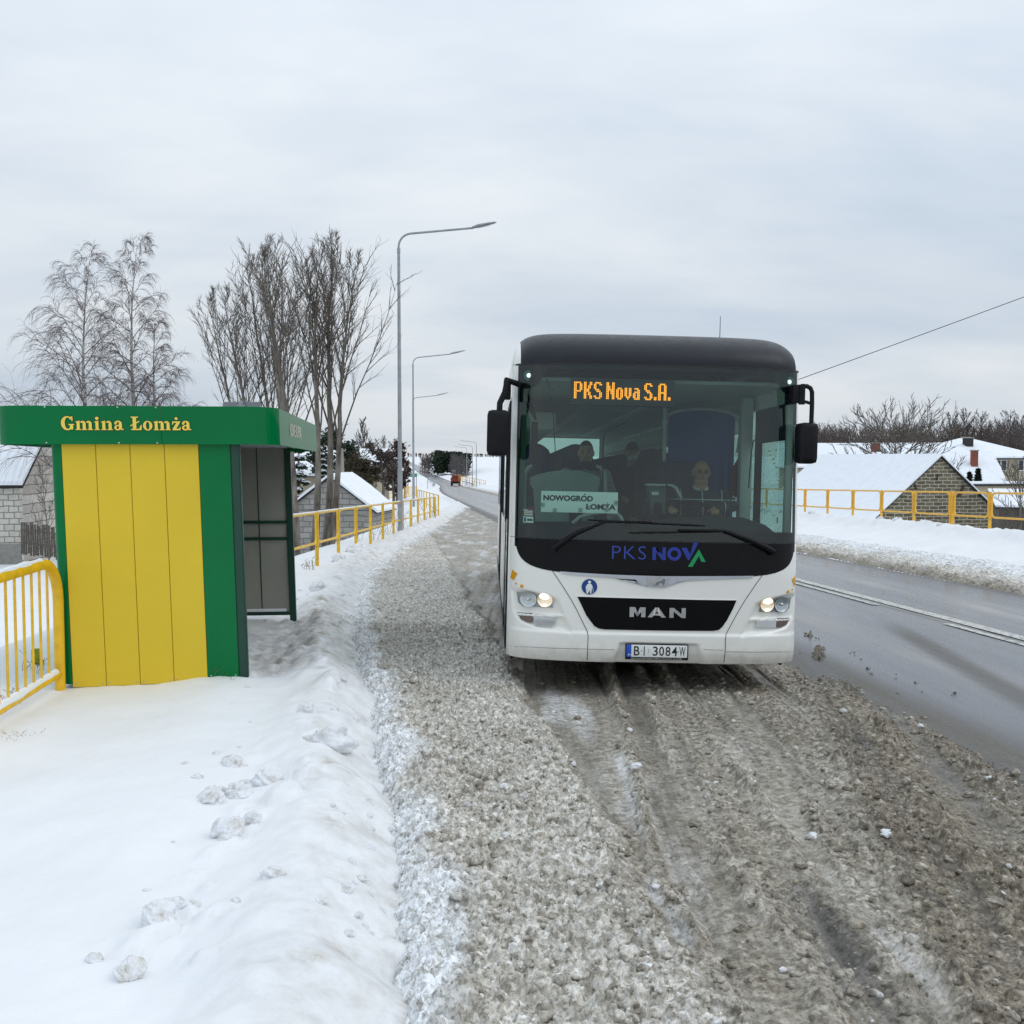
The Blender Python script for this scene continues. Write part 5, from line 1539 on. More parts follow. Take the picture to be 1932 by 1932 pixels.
# ------------------------------------------------------------------ inside the bus
# destination display
p0, p1 = bd(530, 462, 0.20), bd(1092, 334, 0.20)
led = MB(); led.box(((p0.x + p1.x) / 2, 0.25, (p0.z + p1.z) / 2), (p1.x - p0.x, 0.08, p1.z - p0.z), bev=0.01)
led = led.build('display', simple('display_black', srgb(44, 46, 42), 0.4), bus)
FONT = {
 'P': ["111110", "110011", "110011", "110011", "110011", "111110", "110000", "110000", "110000", "110000"],
 'K': ["110011", "110011", "110110", "110110", "111100", "111100", "110110", "110110", "110011", "110011"],
 'S': ["011110", "110011", "110000", "110000", "011100", "001110", "000011", "000011", "110011", "011110"],
 'N': ["110011", "110011", "111011", "111011", "111111", "110111", "110111", "110011", "110011", "110011"],
 'o': ["00000", "00000", "00000", "01110", "11011", "11011", "11011", "11011", "11011", "01110"],
 'v': ["00000", "00000", "00000", "11011", "11011", "11011", "11011", "11011", "01110", "00100"],
 'a': ["00000", "00000", "00000", "01110", "00011", "01111", "11011", "11011", "11011", "01111"],
 'A': ["011110", "110011", "110011", "110011", "110011", "111111", "110011", "110011", "110011", "110011"],
 '.': ["00"] * 8 + ["11", "11"], ' ': ["0"] * 10}
txt = "PKS Nova S.A."
cols = sum(len(FONT[c][0]) + 1 for c in txt) - 1
q0, q1 = bd(547, 428, 0.195), bd(1070, 350, 0.195)
sx, sz_ = (q1.x - q0.x) / cols, (q1.z - q0.z) / 10
m = MB(); x = 0
for c in txt:
    g = FONT[c]
    for r_, row in enumerate(g):
        for k, b in enumerate(row):
            if b == '1':
                cx, cz = q0.x + (x + k + 0.5) * sx, q1.z - (r_ + 0.5) * sz_
                m.box((cx, 0.204, cz), (sx * 0.66, 0.006, sz_ * 0.80))
    x += len(g[0]) + 1
m.build('lit_lettering', M_LED, led, smooth=0)
# route board
p0, p1 = bd(370, 1038, 0.24), bd(785, 934, 0.24)
rb = MB(); rb.box(((p0.x + p1.x) / 2, 0.245, (p0.z + p1.z) / 2), (p1.x - p0.x, 0.006, p1.z - p0.z)); rb = rb.build('route_board', M_SIGNW, bus)
for s_, a, b, c_ in (('NOWOGROD', 383, 650, 980), ('LOMZA', 613, 772, 1027)):
    xa, xb_ = bd(a, c_, 0.24).x, bd(b, c_, 0.24).x
    z_ = (bd(a, c_, 0.24).z + bd(b, c_, 0.24).z) / 2; z2 = z_ + 0.050
    vs_, fs = fit_text(s_, xa, xb_, z_, z2, offset=0.045)
    m = MB(); m.add([(u, 0.2405, w) for u, w, _ in vs_], fs); m.build('lettering', M_INK, rb, smooth=0)
    def mark(pts):
        m = MB(); m.add([(xa + (xb_ - xa) * u, 0.2402, z_ + (z2 - z_) * w) for u, w in pts], [tuple(range(len(pts)))]); m.build('lettering', M_INK, rb, smooth=0)
    if s_[0] == 'N': mark([(0.805, 1.08), (0.83, 1.08), (0.865, 1.32), (0.83, 1.32)])
    else:
        mark([(-0.02, 0.30), (0.0, 0.20), (0.125, 0.58), (0.105, 0.68)]); mark([(0.695, 1.10), (0.735, 1.10), (0.735, 1.28), (0.695, 1.28)])
for a, b in ((445, 1028), (583, 1026), (725, 1024), (773, 988), (381, 998)):
    p = bd(a, b, 0.235); m = MB(); m.box((p.x, 0.236, p.z), (0.032, 0.008, 0.034), bev=0.003); m.build('clip', simple('pale_clip', srgb(160, 176, 168), 0.4), rb)
# windscreen stickers
for nm, a, b, c_, d_, mt in (('sticker', 273, 1062, 333, 1021, M_RED), ('sticker', 275, 1095, 330, 1064, M_STICKW), ('sticker', 1615, 1104, 1668, 1060, M_STICKW)):
    p0, p1 = bq(a, b), bq(c_, d_)
    stx = panel(nm, [(p0.x, p0.z), (p1.x, p0.z), (p1.x, p1.z), (p0.x, p1.z)], mt, 0.004, 0.0, parent=ws)
for a, b, c_, d_, mt in ((279, 1090, 290, 1068, M_STICKB), (296, 1086, 326, 1076, M_INK), (1637, 1098, 1643, 1068, M_INK), (280, 1036, 326, 1032, M_STICKW), (280, 1044, 326, 1041, M_STICKW), (280, 1055, 326, 1050, M_STICKW), (276, 1028, 300, 1025, M_STICKW)):
    p0, p1 = bq(a, b), bq(c_, d_)
    panel('sticker_print', [(p0.x, p0.z), (p1.x, p0.z), (p1.x, p1.z), (p0.x, p1.z)], mt, 0.0025, 0.0, parent=ws)
# dashboard with its raised binnacle, steering wheel
m = MB()
sec = [(-1.20, 1.44), (-0.9, 1.46), (-0.4, 1.47), (-0.12, 1.48), (0.05, 1.53), (0.25, 1.575), (0.55, 1.59), (0.85, 1.58), (1.02, 1.53), (1.12, 1.46), (1.20, 1.40)]
vs_, fs = [], []
for x, z in sec:
    yf = bf(x, 1.45) + 0.05
    for y, zz in ((yf, 1.385), (yf + 0.10, 1.40 + (z - 1.40) * 0.45), (yf + 0.28, z - 0.01), (yf + 0.45, z), (yf + 0.62, z - 0.05), (yf + 0.66, 0.9)):
        vs_.append((x, y, zz))
for i in range(len(sec) - 1):
    for j in range(5): fs.append((i * 6 + j, i * 6 + j + 1, (i + 1) * 6 + j + 1, (i + 1) * 6 + j))
m.add(vs_, fs); m.build('dashboard', M_DASH, bus, smooth=60)
swc = Vector((0.47, 0.98, 1.60)); tilt = Euler((R(24), 0, 0)).to_matrix()
m = MB(); m.tube([swc + tilt @ Vector((0.235 * math.cos(a), 0.235 * math.sin(a), 0)) for a in np.linspace(0, 2 * PI, 37)[:-1]], 0.016, 8, closed=True); sw = m.build('steering_wheel', M_MATTE, bus)
m = MB()
for a in (90, 210, 330): m.tube([swc + tilt @ Vector((0, 0, -0.02)), swc + tilt @ Vector((0.225 * math.cos(R(a)), 0.225 * math.sin(R(a)), 0))], 0.014, 6)
m.sphere(swc + tilt @ Vector((0, 0, -0.015)), (0.07, 0.07, 0.03), 14, 8); m.build('hub', M_MATTE, sw)
# ticket machine
def slab(name, pts, y, th, mat, parent=bus):
    ps = [bd(a, b, y) for a, b in pts]
    m = MB(); m.prism([(p.x, p.z) for p in ps], lambda x, z, d: Vector((x, y + th - d, z)), th); return m.build(name, mat, parent)
tm = slab('ticket_machine', [(945, 895), (1045, 895), (1045, 1050), (968, 1050)], 1.0, 0.16, simple('machine_grey', srgb(96, 104, 100), 0.6))
slab('top_shelf', [(938, 886), (1075, 889), (1105, 905), (1132, 962), (1118, 962), (1090, 912), (1066, 899), (940, 897)], 0.96, 0.20, M_TUBE, tm)
slab('label_plate', [(966, 930), (1003, 930), (1003, 948), (966, 948)], 0.992, 0.006, M_STICKW, tm)
slab('card_reader', [(976, 1000), (985, 990), (1014, 990), (1020, 1000), (1020, 1045), (974, 1045)], 0.985, 0.012, M_MATTE, tm)
# interior mirror on its double arm
ip0, ip1 = bd(316, 762, 0.42), bd(356, 552, 0.42)
im = MB(); im.box(((ip0.x + ip1.x) / 2, 0.44, (ip0.z + ip1.z) / 2), (ip1.x - ip0.x, 0.06, ip1.z - ip0.z), bev=0.018); im = im.build('interior_mirror', M_MATTE, bus)
for pts in (([(236, 335), (262, 345), (300, 415), (332, 490), (342, 545)]), ([(236, 418), (275, 440), (310, 480), (340, 535)])):
    m = MB(); m.tube([bd(a, b, 0.42) for a, b in pts], 0.012, 8); m.build('mirror_arm', M_MATTE, im)
# round sensor and its cable on the glass
p = bq(428, 388); m = MB(); m.cyl((p.x, p.y + 0.01, p.z), (p.x, p.y + 0.03, p.z), 0.033, 18); m.build('sensor', M_INTD, ws)
m = MB(); m.tube([(lambda p: (p.x, p.y + 0.02, p.z))(bq(a, b)) for a, b in ((382, 262), (405, 320), (428, 420), (440, 560), (448, 700), (452, 800))], 0.004, 5); m.build('cable', M_MATTE, ws)
# dark frame of the door glass seen at an angle
for pts, y, r_ in (([(704, 1000), (703, 800), (707, 640), (722, 608), (830, 556)], 0.9, 0.006), ([(1042, 1050), (1046, 900), (1043, 790), (1030, 785), (915, 770)], 0.85, 0.008), ([(1388, 1030), (1389, 860), (1391, 710)], 0.7, 0.006), ([(1485, 910), (1500, 720), (1512, 655), (1555, 640)], 0.8, 0.006)):
    m = MB(); m.tube([bd(a, b, y) for a, b in pts], r_, 6); m.build('cable', M_MATTE, bus)
# modesty panel with its rail behind the door
mp = smooth_poly([(312, 870), (320, 850), (400, 826), (500, 814), (600, 822), (675, 848), (687, 866)], 4)
mp2 = mp + [(686, 890), (668, 915), (664, 1090), (340, 1090), (330, 915), (312, 890)]
mo = slab('modesty_panel', mp2, 1.9, 0.02, simple('panel_grey_green', srgb(176, 190, 180), 0.6), bus)
for pts in ([(282, 1100), (282, 880), (288, 830), (305, 800), (325, 792)], [(716, 1050), (716, 860), (708, 820), (690, 800), (668, 792)]):
    m = MB(); m.tube([bd(a, b, 1.88) for a, b in pts], 0.019, 8); m.build('grab_rail', M_TUBE, mo)
m = MB(); m.tube([bd(a, b, 0.7) for a, b in ((540, 1100), (580, 1065), (640, 1048), (720, 1038), (775, 1042), (800, 1068), (812, 1100))], 0.017, 8); m.build('grab_rail', M_TUBE, bus)
# poles
for qx, y, r_ in ((1038, 1.75, 0.020),):
    a, b = bd(qx, 470, y), bd(qx - 8, 900, y)
    m = MB(); m.tube([(a.x, y, 2.77), (b.x, y, 0.9)], r_, 10); pl = m.build('grab_pole', M_TUBE, bus)
    for zz in (a.z - 0.16, b.z + 0.20):
        m = MB(); m.box((a.x, y, zz), (0.055, 0.055, 0.05), bev=0.012); m.build('clamp', M_TUBE, pl)
# driver's curtain on a bowed rail
cur = MB()
top = [(1058, 520), (1110, 502), (1200, 493), (1300, 497), (1380, 515), (1412, 540)]
tp = smooth_poly(top, 5)
vs_, fs = [], []
nz = 14
for i, (a, b) in enumerate(tp):
    q = bd(a, b, 1.95)
    for k in range(nz + 1):
        vs_.append((q.x, 1.95 + 0.022 * math.sin(i * 1.9) * (0.4 + 0.6 * k / nz), q.z + (1.25 - q.z) * k / nz))
for i in range(len(tp) - 1):
    for k in range(nz): fs.append((i * (nz + 1) + k, i * (nz + 1) + k + 1, (i + 1) * (nz + 1) + k + 1, (i + 1) * (nz + 1) + k))
cur.add(vs_, fs); cur = cur.build('curtain', M_CURT, bus, smooth=80)
m = MB(); m.tube([bd(a, b, 1.92) for a, b in smooth_poly([(1050, 520), (1110, 496), (1200, 486), (1300, 490), (1380, 506), (1425, 530), (1440, 565), (1438, 640), (1425, 720)], 4)], 0.017, 8); m.build('curtain_rail', M_TUBE, cur)
# driver's seat and the partition beside it
ds = MB(); ds.box((0.47, 1.62, 1.62), (0.50, 0.12, 0.95), bev=0.05); ds.box((0.47, 1.38, 1.12), (0.50, 0.52, 0.14), bev=0.05); ds.build('driver_seat', M_SEAT, bus)
# dark coat and red cloth hanging by the side window
a = [bd(*q, 1.7) for q in ((1455, 690), (1490, 655), (1500, 720), (1498, 960), (1420, 960), (1425, 800))]
m = MB(); m.prism([(p.x, p.z) for p in a], lambda x, z, d: Vector((x, 1.7 + d, z)), 0.09); m.build('hanging_coat', simple('dark_coat_fabric', srgb(44, 46, 50), 0.9), bus)
a = [bd(*q, 1.76) for q in ((1440, 740), (1462, 640), (1485, 630), (1440, 800), (1420, 960), (1385, 940), (1392, 820))]
m = MB(); m.prism([(p.x, p.z) for p in a], lambda x, z, d: Vector((x, 1.76 + d, z)), 0.05); m.build('hanging_cloth', simple('red_cloth', srgb(150, 66, 54), 0.9), bus)
# white lining of the pillar on the driver's side and the sun blind
m = MB(); m.box((1.225, 0.50, 2.1), (0.05, 0.08, 1.45), bev=0.015); m.build('pillar_lining', M_INT, bus)
m = MB(); m.box((1.12, 1.66, 2.0), (0.12, 0.14, 1.5), bev=0.02); m.build('pillar_lining', M_INT, bus)
m = MB(); m.box((1.225, 1.1, 2.50), (0.015, 0.95, 0.42)); m.build('sun_blind', M_INTD, bus)
m = MB(); m.box((-1.17, 0.62, 2.1), (0.07, 0.08, 1.45), bev=0.02); m.build('pillar_lining', simple('green_tinted_lining', srgb(70, 112, 88), 0.5), bus)
# seats: two by two, rows to the back
def seat_mesh():
    m = MB()
    m.box((0, 0, 1.52), (0.44, 0.50, 0.14), bev=0.04)
    bm = bmesh.new(); bmesh.ops.create_cube(bm, size=1.0)
    bmesh.ops.subdivide_edges(bm, edges=bm.edges[:], cuts=5, use_grid_fill=True)
    for v in bm.verts:
        x, y, z = v.co
        w = 1.0 - 0.30 * ss(0.30, 0.5, z) - 0.05 * ss(-0.1, -0.5, z)
        v.co = Vector((x * 0.44 * w, 0.27 + y * 0.11 * (1 - 0.3 * abs(2 * x) ** 3) + (z + 0.5) * 0.14, 1.55 + (z + 0.5) * 0.74 + (-(2 * x) ** 2 * 0.07 if z > 0.3 else 0)))
    m.bm(bm)
    return m.build('seat', M_SEAT, bus, smooth=70)
first = seat_mesh()
n_ = 0
for i in range(11):
    y = 2.45 + 0.82 * i
    for x in (-0.96, -0.50, 0.50, 0.96):
        if i == 0 and x > 0: continue
        if n_ == 0: s_ = first
        else:
            s_ = first.copy(); COL.objects.link(s_); s_.parent = bus
        s_.location = (x, y, 0 if i else 0); n_ += 1
for x in (0.0,):
    s_ = first.copy(); COL.objects.link(s_); s_.parent = bus; s_.location = (x, 11.1, 0)
# ------------------------------------------------------------------ people in the bus
M_SKIN = simple('skin', srgb(190, 138, 114), 0.6, var=0.05, scale=14)
M_SKIN2 = simple('skin_pale', srgb(190, 142, 118), 0.6, var=0.05, scale=14)
M_HAIR = simple('brown_hair', srgb(66, 48, 38), 0.8, var=0.2, scale=40)
M_EYE = simple('eye_dark', srgb(40, 34, 32), 0.3)
M_LIP = simple('lip', srgb(170, 108, 98), 0.5)
def fuse(mb, voxel, name, mat, smooth_it=3):
    me = bpy.data.meshes.new(name); me.from_pydata(mb.v, [], mb.f)
    o = bpy.data.objects.new(name, me); COL.objects.link(o)
    r = o.modifiers.new('r', 'REMESH'); r.mode = 'VOXEL'; r.voxel_size = voxel
    s = o.modifiers.new('s', 'SMOOTH'); s.iterations = smooth_it; s.factor = 0.5
    dg = bpy.context.evaluated_depsgraph_get()
    me2 = bpy.data.meshes.new_from_object(o.evaluated_get(dg))
    bpy.data.objects.remove(o)
    me2.name = name; me2.materials.clear(); me2.materials.append(mat)
    me2.polygons.foreach_set('use_smooth', [True] * len(me2.polygons))
    o = bpy.data.objects.new(name, me2); COL.objects.link(o)
    return o
def head_fn(p):
    x, y, z = p
    front = max(0, -y)
    sx = 1.0 - 0.22 * max(0, -z) ** 1.5 + 0.02 * z
    nx, ny, nz = x * sx, y, z
    if y > 0: ny *= 1.06
    # brow, sockets, nose, lips, chin
    d = 0
    d += 0.20 * math.exp(-((x / 0.13) ** 2 + ((z + 0.16) / 0.12) ** 2)) * (front > 0.3)
    d += 0.09 * math.exp(-((x / 0.09) ** 2 + ((z - 0.04) / 0.16) ** 2)) * (front > 0.3)
    d -= 0.10 * math.exp(-(((abs(x) - 0.36) / 0.15) ** 2 + ((z - 0.03) / 0.09) ** 2)) * (front > 0.3)
    d += 0.05 * math.exp(-((x / 0.5) ** 2 + ((z - 0.20) / 0.08) ** 2)) * (front > 0.3)
    d += 0.05 * math.exp(-((x / 0.2) ** 2 + ((z + 0.44) / 0.06) ** 2)) * (front > 0.3)
    d -= 0.04 * math.exp(-((x / 0.2) ** 2 + ((z + 0.50) / 0.025) ** 2)) * (front > 0.3)
    d += 0.10 * math.exp(-((x / 0.22) ** 2 + ((z + 0.80) / 0.12) ** 2)) * (front > 0.1)
    ny -= d
    return Vector((nx, ny, nz))
def person(label, loc, H, mat_skin, mat_top, mat_leg, hands=None, group='people in the bus', turn=0.0, wide=1.0):
    """seated figure facing -Y; loc = point between the hip joints; H = height of head centre above it"""
    root_M = bus_M @ Matrix.Translation(loc)
    hc = Vector((0, 0.0, H))
    sh = H - 0.215
    w = 0.185 * wide
    if hands is None: hands = (Vector((-0.14, -0.38, 0.10)), Vector((0.14, -0.38, 0.10)))
    def limbs(mb, grow, legs, arms, upto=1.0):
        if arms:
            for s, hd in ((-1, hands[0]), (1, hands[1])):
                a = Vector((s * w, 0.02, sh - 0.02)); 
                mid = (a + hd) * 0.5; e = Vector((s * (w + 0.085), mid.y + 0.06, min(a.z, hd.z) + abs(a.z - hd.z) * 0.18 + 0.02))
                h2 = e.lerp(hd, upto)
                mb.tube([a, a.lerp(e, 0.5), e], [0.060 + grow, 0.052 + grow, 0.044 + grow], 12)
                mb.sphere(a, (0.064 + grow,) * 3, 12, 8); mb.sphere(e, (0.045 + grow,) * 3, 12, 8)
                mb.tube([e, e.lerp(h2, 0.5), h2], [0.044 + grow, 0.040 + grow, 0.028 + grow], 12)
        if legs:
            for s in (-1, 1):
                hip = Vector((s * 0.095, 0, 0.03)); kn = Vector((s * 0.13, -0.43, 0.05)); an = Vector((s * 0.12, -0.40, -0.38)); to = an + Vector((0, -0.17, -0.03))
                mb.tube([hip, hip.lerp(kn, 0.5), kn], [0.090 + grow, 0.078 + grow, 0.058 + grow], 12)
                mb.sphere(kn, (0.058 + grow,) * 3, 12, 8)
                mb.tube([kn, kn.lerp(an, 0.4), an], [0.056 + grow, 0.054 + grow, 0.038 + grow], 12)
                mb.tube([an, to], [0.042 + grow, 0.034 + grow], 10)
    def trunk(mb, grow):
        secs = [(0.0, 0.165, 0.12, 0.0), (0.15, 0.155 * wide, 0.115, -0.005), (0.30, 0.165 * wide, 0.115, 0.0), (sh - 0.12, 0.185 * wide, 0.118, 0.0), (sh - 0.02, 0.165 * wide, 0.09, 0.01), (sh + 0.045, 0.07, 0.06, 0.012)]
        n = 22; vs_, fs = [], []
        for z, rx, ry, oy in secs:
            for j in range(n):
                a = 2 * PI * j / n; vs_.append(((rx + grow) * math.cos(a), oy + (ry + grow) * math.sin(a), z))
        for i in range(len(secs) - 1):
            for j in range(n): fs.append((i * n + j, i * n + (j + 1) % n, (i + 1) * n + (j + 1) % n, (i + 1) * n + j))
        fs.append(tuple(range(n - 1, -1, -1))); fs.append(tuple((len(secs) - 1) * n + j for j in range(n)))
        mb.add(vs_, fs)
    b = MB()
    trunk(b, 0); limbs(b, 0, True, True)
    b.tube([(0, 0.012, sh - 0.03), (0, 0.008, H - 0.07)], [0.070 * (0.6 + 0.4 * wide), 0.062 * (0.6 + 0.4 * wide)], 14)
    Rt = Euler((0, 0, turn)).to_matrix()
    o = len(b.v)
    b.sphere((0, 0, 0), (0.078 * (0.75 + 0.25 * wide), 0.094, 0.118), 56, 40, head_fn)
    if wide > 1.2: b.sphere((0, -0.015, -0.085), (0.066, 0.062, 0.045), 20, 12)
    for s in (-1, 1):
        b.sphere((s * 0.079 * (0.75 + 0.25 * wide), 0.012, -0.005), (0.012, 0.020, 0.032), 12, 8)
    for i in range(o, len(b.v)): b.v[i] = tuple(Rt @ Vector(b.v[i]) + hc)
    # hands: palm, four fingers of unequal length curled over, and a thumb
    for s, hd in ((-1, hands[0]), (1, hands[1])):
        b.sphere(hd + Vector((0, -0.035, 0)), (0.042, 0.052, 0.020), 14, 8)
        for k, L in enumerate((0.066, 0.076, 0.072, 0.056)):
            x = hd.x + (k - 1.5) * 0.021 * s
            p0 = Vector((x, hd.y - 0.07, hd.z + 0.004)); p1 = p0 + Vector((0, -L * 0.5, -0.006)); p2 = p1 + Vector((0, -L * 0.22, -0.024)); p3 = p2 + Vector((0, 0.012, -0.022))
            b.tube([p0, p1, p2, p3], [0.0098, 0.0092, 0.0085, 0.0075], 8)
        p0 = hd + Vector((-s * 0.032, -0.030, -0.004)); b.tube([p0, p0 + Vector((-s * 0.022, -0.030, -0.004)), p0 + Vector((-s * 0.020, -0.055, -0.018))], [0.0115, 0.0105, 0.009], 8)
    body = fuse(b, 0.0068, 'person', mat_skin, 2)
    body.matrix_world = root_M
    tag(body, label, 'person', group)
    j = MB(); trunk(j, 0.018); limbs(j, 0.016, False, True, 0.93)
    top = fuse(j, 0.012, 'jacket', mat_top, 5); top.parent = body
    l = MB(); limbs(l, 0.012, True, False); l.sphere((0, 0, 0.02), (0.185, 0.14, 0.12), 20, 12)
    tr = fuse(l, 0.014, 'trousers', mat_leg, 4); tr.parent = body
    def onhead(name, mb, mat):
        mb.v = [tuple(Rt @ Vector(v) + hc) for v in mb.v]
        return mb.build(name, mat, body, smooth=60)
    for s in (-1, 1):
        m = MB(); m.sphere((s * 0.030, -0.083, 0.004), (0.013, 0.008, 0.0065), 12, 8); onhead('eye', m, M_EYE)
        m = MB(); m.tube([(s * 0.016, -0.096, 0.024), (s * 0.032, -0.094, 0.029), (s * 0.048, -0.082, 0.024)], 0.0035, 6); onhead('eyebrow', m, M_HAIR)
    m = MB(); m.sphere((0, -0.0905, -0.056), (0.024, 0.007, 0.006), 14, 8); onhead('mouth', m, M_LIP)
    return body, onhead
def hip_for(qx, qy, y, H):
    c = bd(qx, qy, y); return Vector((c.x, c.y + 0.0, c.z - H))
# driver
Hd = 0.66
loc = hip_for(1231, 828, 1.30, Hd)
hl_, hr_ = Vector((0.47 - 0.20, 0.93, 1.63)) - loc, Vector((0.47 + 0.20, 0.93, 1.63)) - loc
hl_.y += 0.10; hr_.y += 0.10
t = NT('plaid_sweater')
co = t.coord()
wv = t.n('ShaderNodeTexBrick'); t.link(t.mapping(co, rot=(R(90), 0, 0)), wv.inputs['Vector'])
wv.inputs['Scale'].default_value = 1.0; wv.inputs['Brick Width'].default_value = 0.20; wv.inputs['Row Height'].default_value = 0.20; wv.inputs['Mortar Size'].default_value = 0.005; wv.offset = 0
wv.inputs['Color1'].default_value = srgb(44, 50, 62) + (1,); wv.inputs['Color2'].default_value = srgb(38, 42, 52) + (1,); wv.inputs['Mortar'].default_value = srgb(190, 196, 200) + (1,)
t.set(Base_Color=wv.outputs['Color'], Roughness=0.9)
M_PLAID = t.m
M_DARKC = simple('dark_trousers', srgb(34, 36, 40), 0.9)
b_, onh = person('bald driver with glasses and dark checked sweater behind the steering wheel', loc, Hd, M_SKIN, M_PLAID, M_DARKC, (hl_, hr_), wide=1.22)
m = MB()
for s in (-1, 1):
    m.tube([(s * 0.033 + 0.024 * math.cos(a), -0.1005, 0.002 + 0.016 * math.sin(a)) for a in np.linspace(0, 2 * PI, 19)[:-1]], 0.0022, 6, closed=True)
    m.tube([(s * 0.057, -0.0995, 0.006), (s * 0.080, -0.05, 0.008), (s * 0.083, 0.01, 0.006)], 0.002, 5)
m.tube([(-0.010, -0.102, 0.006), (0, -0.105, 0.009), (0.010, -0.102, 0.006)], 0.002, 5)
onh('glasses', m, M_MATTE)
m = MB(); m.sphere((0, 0.004, 0.0), (0.0835, 0.0975, 0.119), 30, 20, lambda p: p if (p.y > 0.12 and -0.45 < p.z < 0.55) else Vector((p.x * 0.86, p.y * 0.86, p.z * 0.86)))
onh('hair', m, simple('short_grey_brown_hair', srgb(112, 94, 82), 0.9, var=0.1))
m = MB()
for s in (-1, 1): m.tube([(s * 0.03, -0.065, -0.165), (s * 0.062, -0.03, -0.150), (s * 0.068, 0.03, -0.135)], 0.010, 6)
onh('collar', m, M_STICKW)
# passenger in the front seat
Hp = 0.66
loc = hip_for(612, 722, 2.25, Hp)
M_COAT = simple('light_grey_coat', srgb(150, 156, 156), 0.9, var=0.15, scale=30)
b_, onh = person('passenger in a pale grey coat and dark scarf in the front seat', loc, Hp, M_SKIN2, M_COAT, M_DARKC, wide=1.1, turn=R(-6))
m = MB()
m.sphere((0, 0.006, 0.014), (0.0815, 0.098, 0.122), 30, 20, lambda p: p if (p.z > 0.55 or (p.y > -0.1 and p.z > -0.30)) else Vector((p.x * 0.85, p.y * 0.85, p.z * 0.85)))
onh('hair', m, M_HAIR)
m = MB(); m.tube([(0.085 * math.cos(a), 0.01 + 0.085 * math.sin(a), -0.135 + 0.01 * math.sin(3 * a)) for a in np.linspace(0, 2 * PI, 25)[:-1]], 0.042, 10, closed=True)
onh('scarf', m, simple('dark_scarf', srgb(44, 50, 58), 0.95))
# masked passenger further back
loc = hip_for(862, 722, 4.0, Hp)
b_, onh = person('masked passenger in a dark coat and dark cap sitting further back by the aisle', loc, Hp, M_SKIN2, simple('black_coat', srgb(36, 40, 46), 0.9), M_DARKC, wide=1.1)
m = MB(); m.sphere((0, 0.004, 0.022), (0.086, 0.102, 0.120), 30, 20, lambda p: p if p.z > 0.05 else Vector((p.x * 0.9, p.y * 0.9, 0.05 + (p.z - 0.05) * 0.05)))
onh('cap', m, simple('dark_cap', srgb(40, 42, 48), 0.95))
m = MB(); m.sphere((0, -0.042, -0.062), (0.060, 0.068, 0.050), 20, 12)
onh('face_mask', m, M_STICKW)
# ------------------------------------------------------------------ trees
def bark(name, c0, c1, scale=8):
    t = NT(name); co = t.coord()
    t.set(Base_Color=t.ramp(t.noise(t.mapping(co, (1, 1, 0.25)), scale, 5, 0.65), [(0.35, c0), (0.65, c1)]), Roughness=0.9)
    t.b.inputs['Specular IOR Level'].default_value = 0.15
    return t.m
M_ASH = bark('grey_brown_bark', (0.075, 0.064, 0.052), (0.27, 0.245, 0.21), 5)
M_ASHT = bark('dark_twig', (0.11, 0.096, 0.083), (0.19, 0.168, 0.145))
t = NT('birch_bark'); co = t.coord()
lines = t.ramp(t.noise(t.mapping(co, (1.5, 1.5, 9)), 2.2, 4, 0.7), [(0.36, (0.05, 0.045, 0.04)), (0.46, (0.36, 0.34, 0.31)), (0.7, (0.46, 0.44, 0.41))])
t.set(Base_Color=lines, Roughness=0.8); M_BIRCH = t.m
M_BIRCHT = bark('purple_brown_twig', (0.12, 0.098, 0.095), (0.22, 0.185, 0.18))
M_FARTWIG = bark('far_twig', (0.075, 0.058, 0.052), (0.15, 0.12, 0.108), 0.6)
M_FARTWIG2 = bark('far_twig_pale', (0.11, 0.10, 0.10), (0.20, 0.185, 0.18), 0.6)
M_RUST = bark('rusty_leaf', (0.045, 0.018, 0.014), (0.10, 0.045, 0.035), 3)
M_OLIVE = bark('olive_brown_twig', (0.052, 0.044, 0.028), (0.105, 0.09, 0.055), 2)
M_SPRUCE = bark('dark_spruce_needle', (0.026, 0.038, 0.026), (0.056, 0.076, 0.052), 3)
M_PINE = bark('pine_needle', (0.018, 0.030, 0.022), (0.050, 0.070, 0.045), 0.7)

def frusta(segs, sides):
    """numpy frusta for segments (p0, p1, r0, r1)"""
    A = np.array([s[0] for s in segs], np.float64); B = np.array([s[1] for s in segs], np.float64)
    r0 = np.array([s[2] for s in segs]); r1 = np.array([s[3] for s in segs])
    d = B - A; d /= np.linalg.norm(d, axis=1, keepdims=True) + 1e-9
    ref = np.where(np.abs(d[:, 2:3]) > 0.9, np.array([[1.0, 0, 0]]), np.array([[0, 0, 1.0]]))
    a = np.cross(d, ref); a /= np.linalg.norm(a, axis=1, keepdims=True) + 1e-9
    b = np.cross(d, a)
    V = []
    for P0, rr in ((A, r0), (B, r1)):
        for k in range(sides):
            th = 2 * np.pi * k / sides
            V.append(P0 + (a * math.cos(th) + b * math.sin(th)) * rr[:, None])
    V = np.stack(V, 1)                       # n, 2*sides, 3
    n = len(segs); base = np.arange(n)[:, None] * 2 * sides
    F = []
    for k in range(sides):
        k2 = (k + 1) % sides
        F.append(np.concatenate([base + k, base + k2, base + sides + k2, base + sides + k], 1))
    return V.reshape(-1, 3), np.stack(F, 1).reshape(-1, 4)

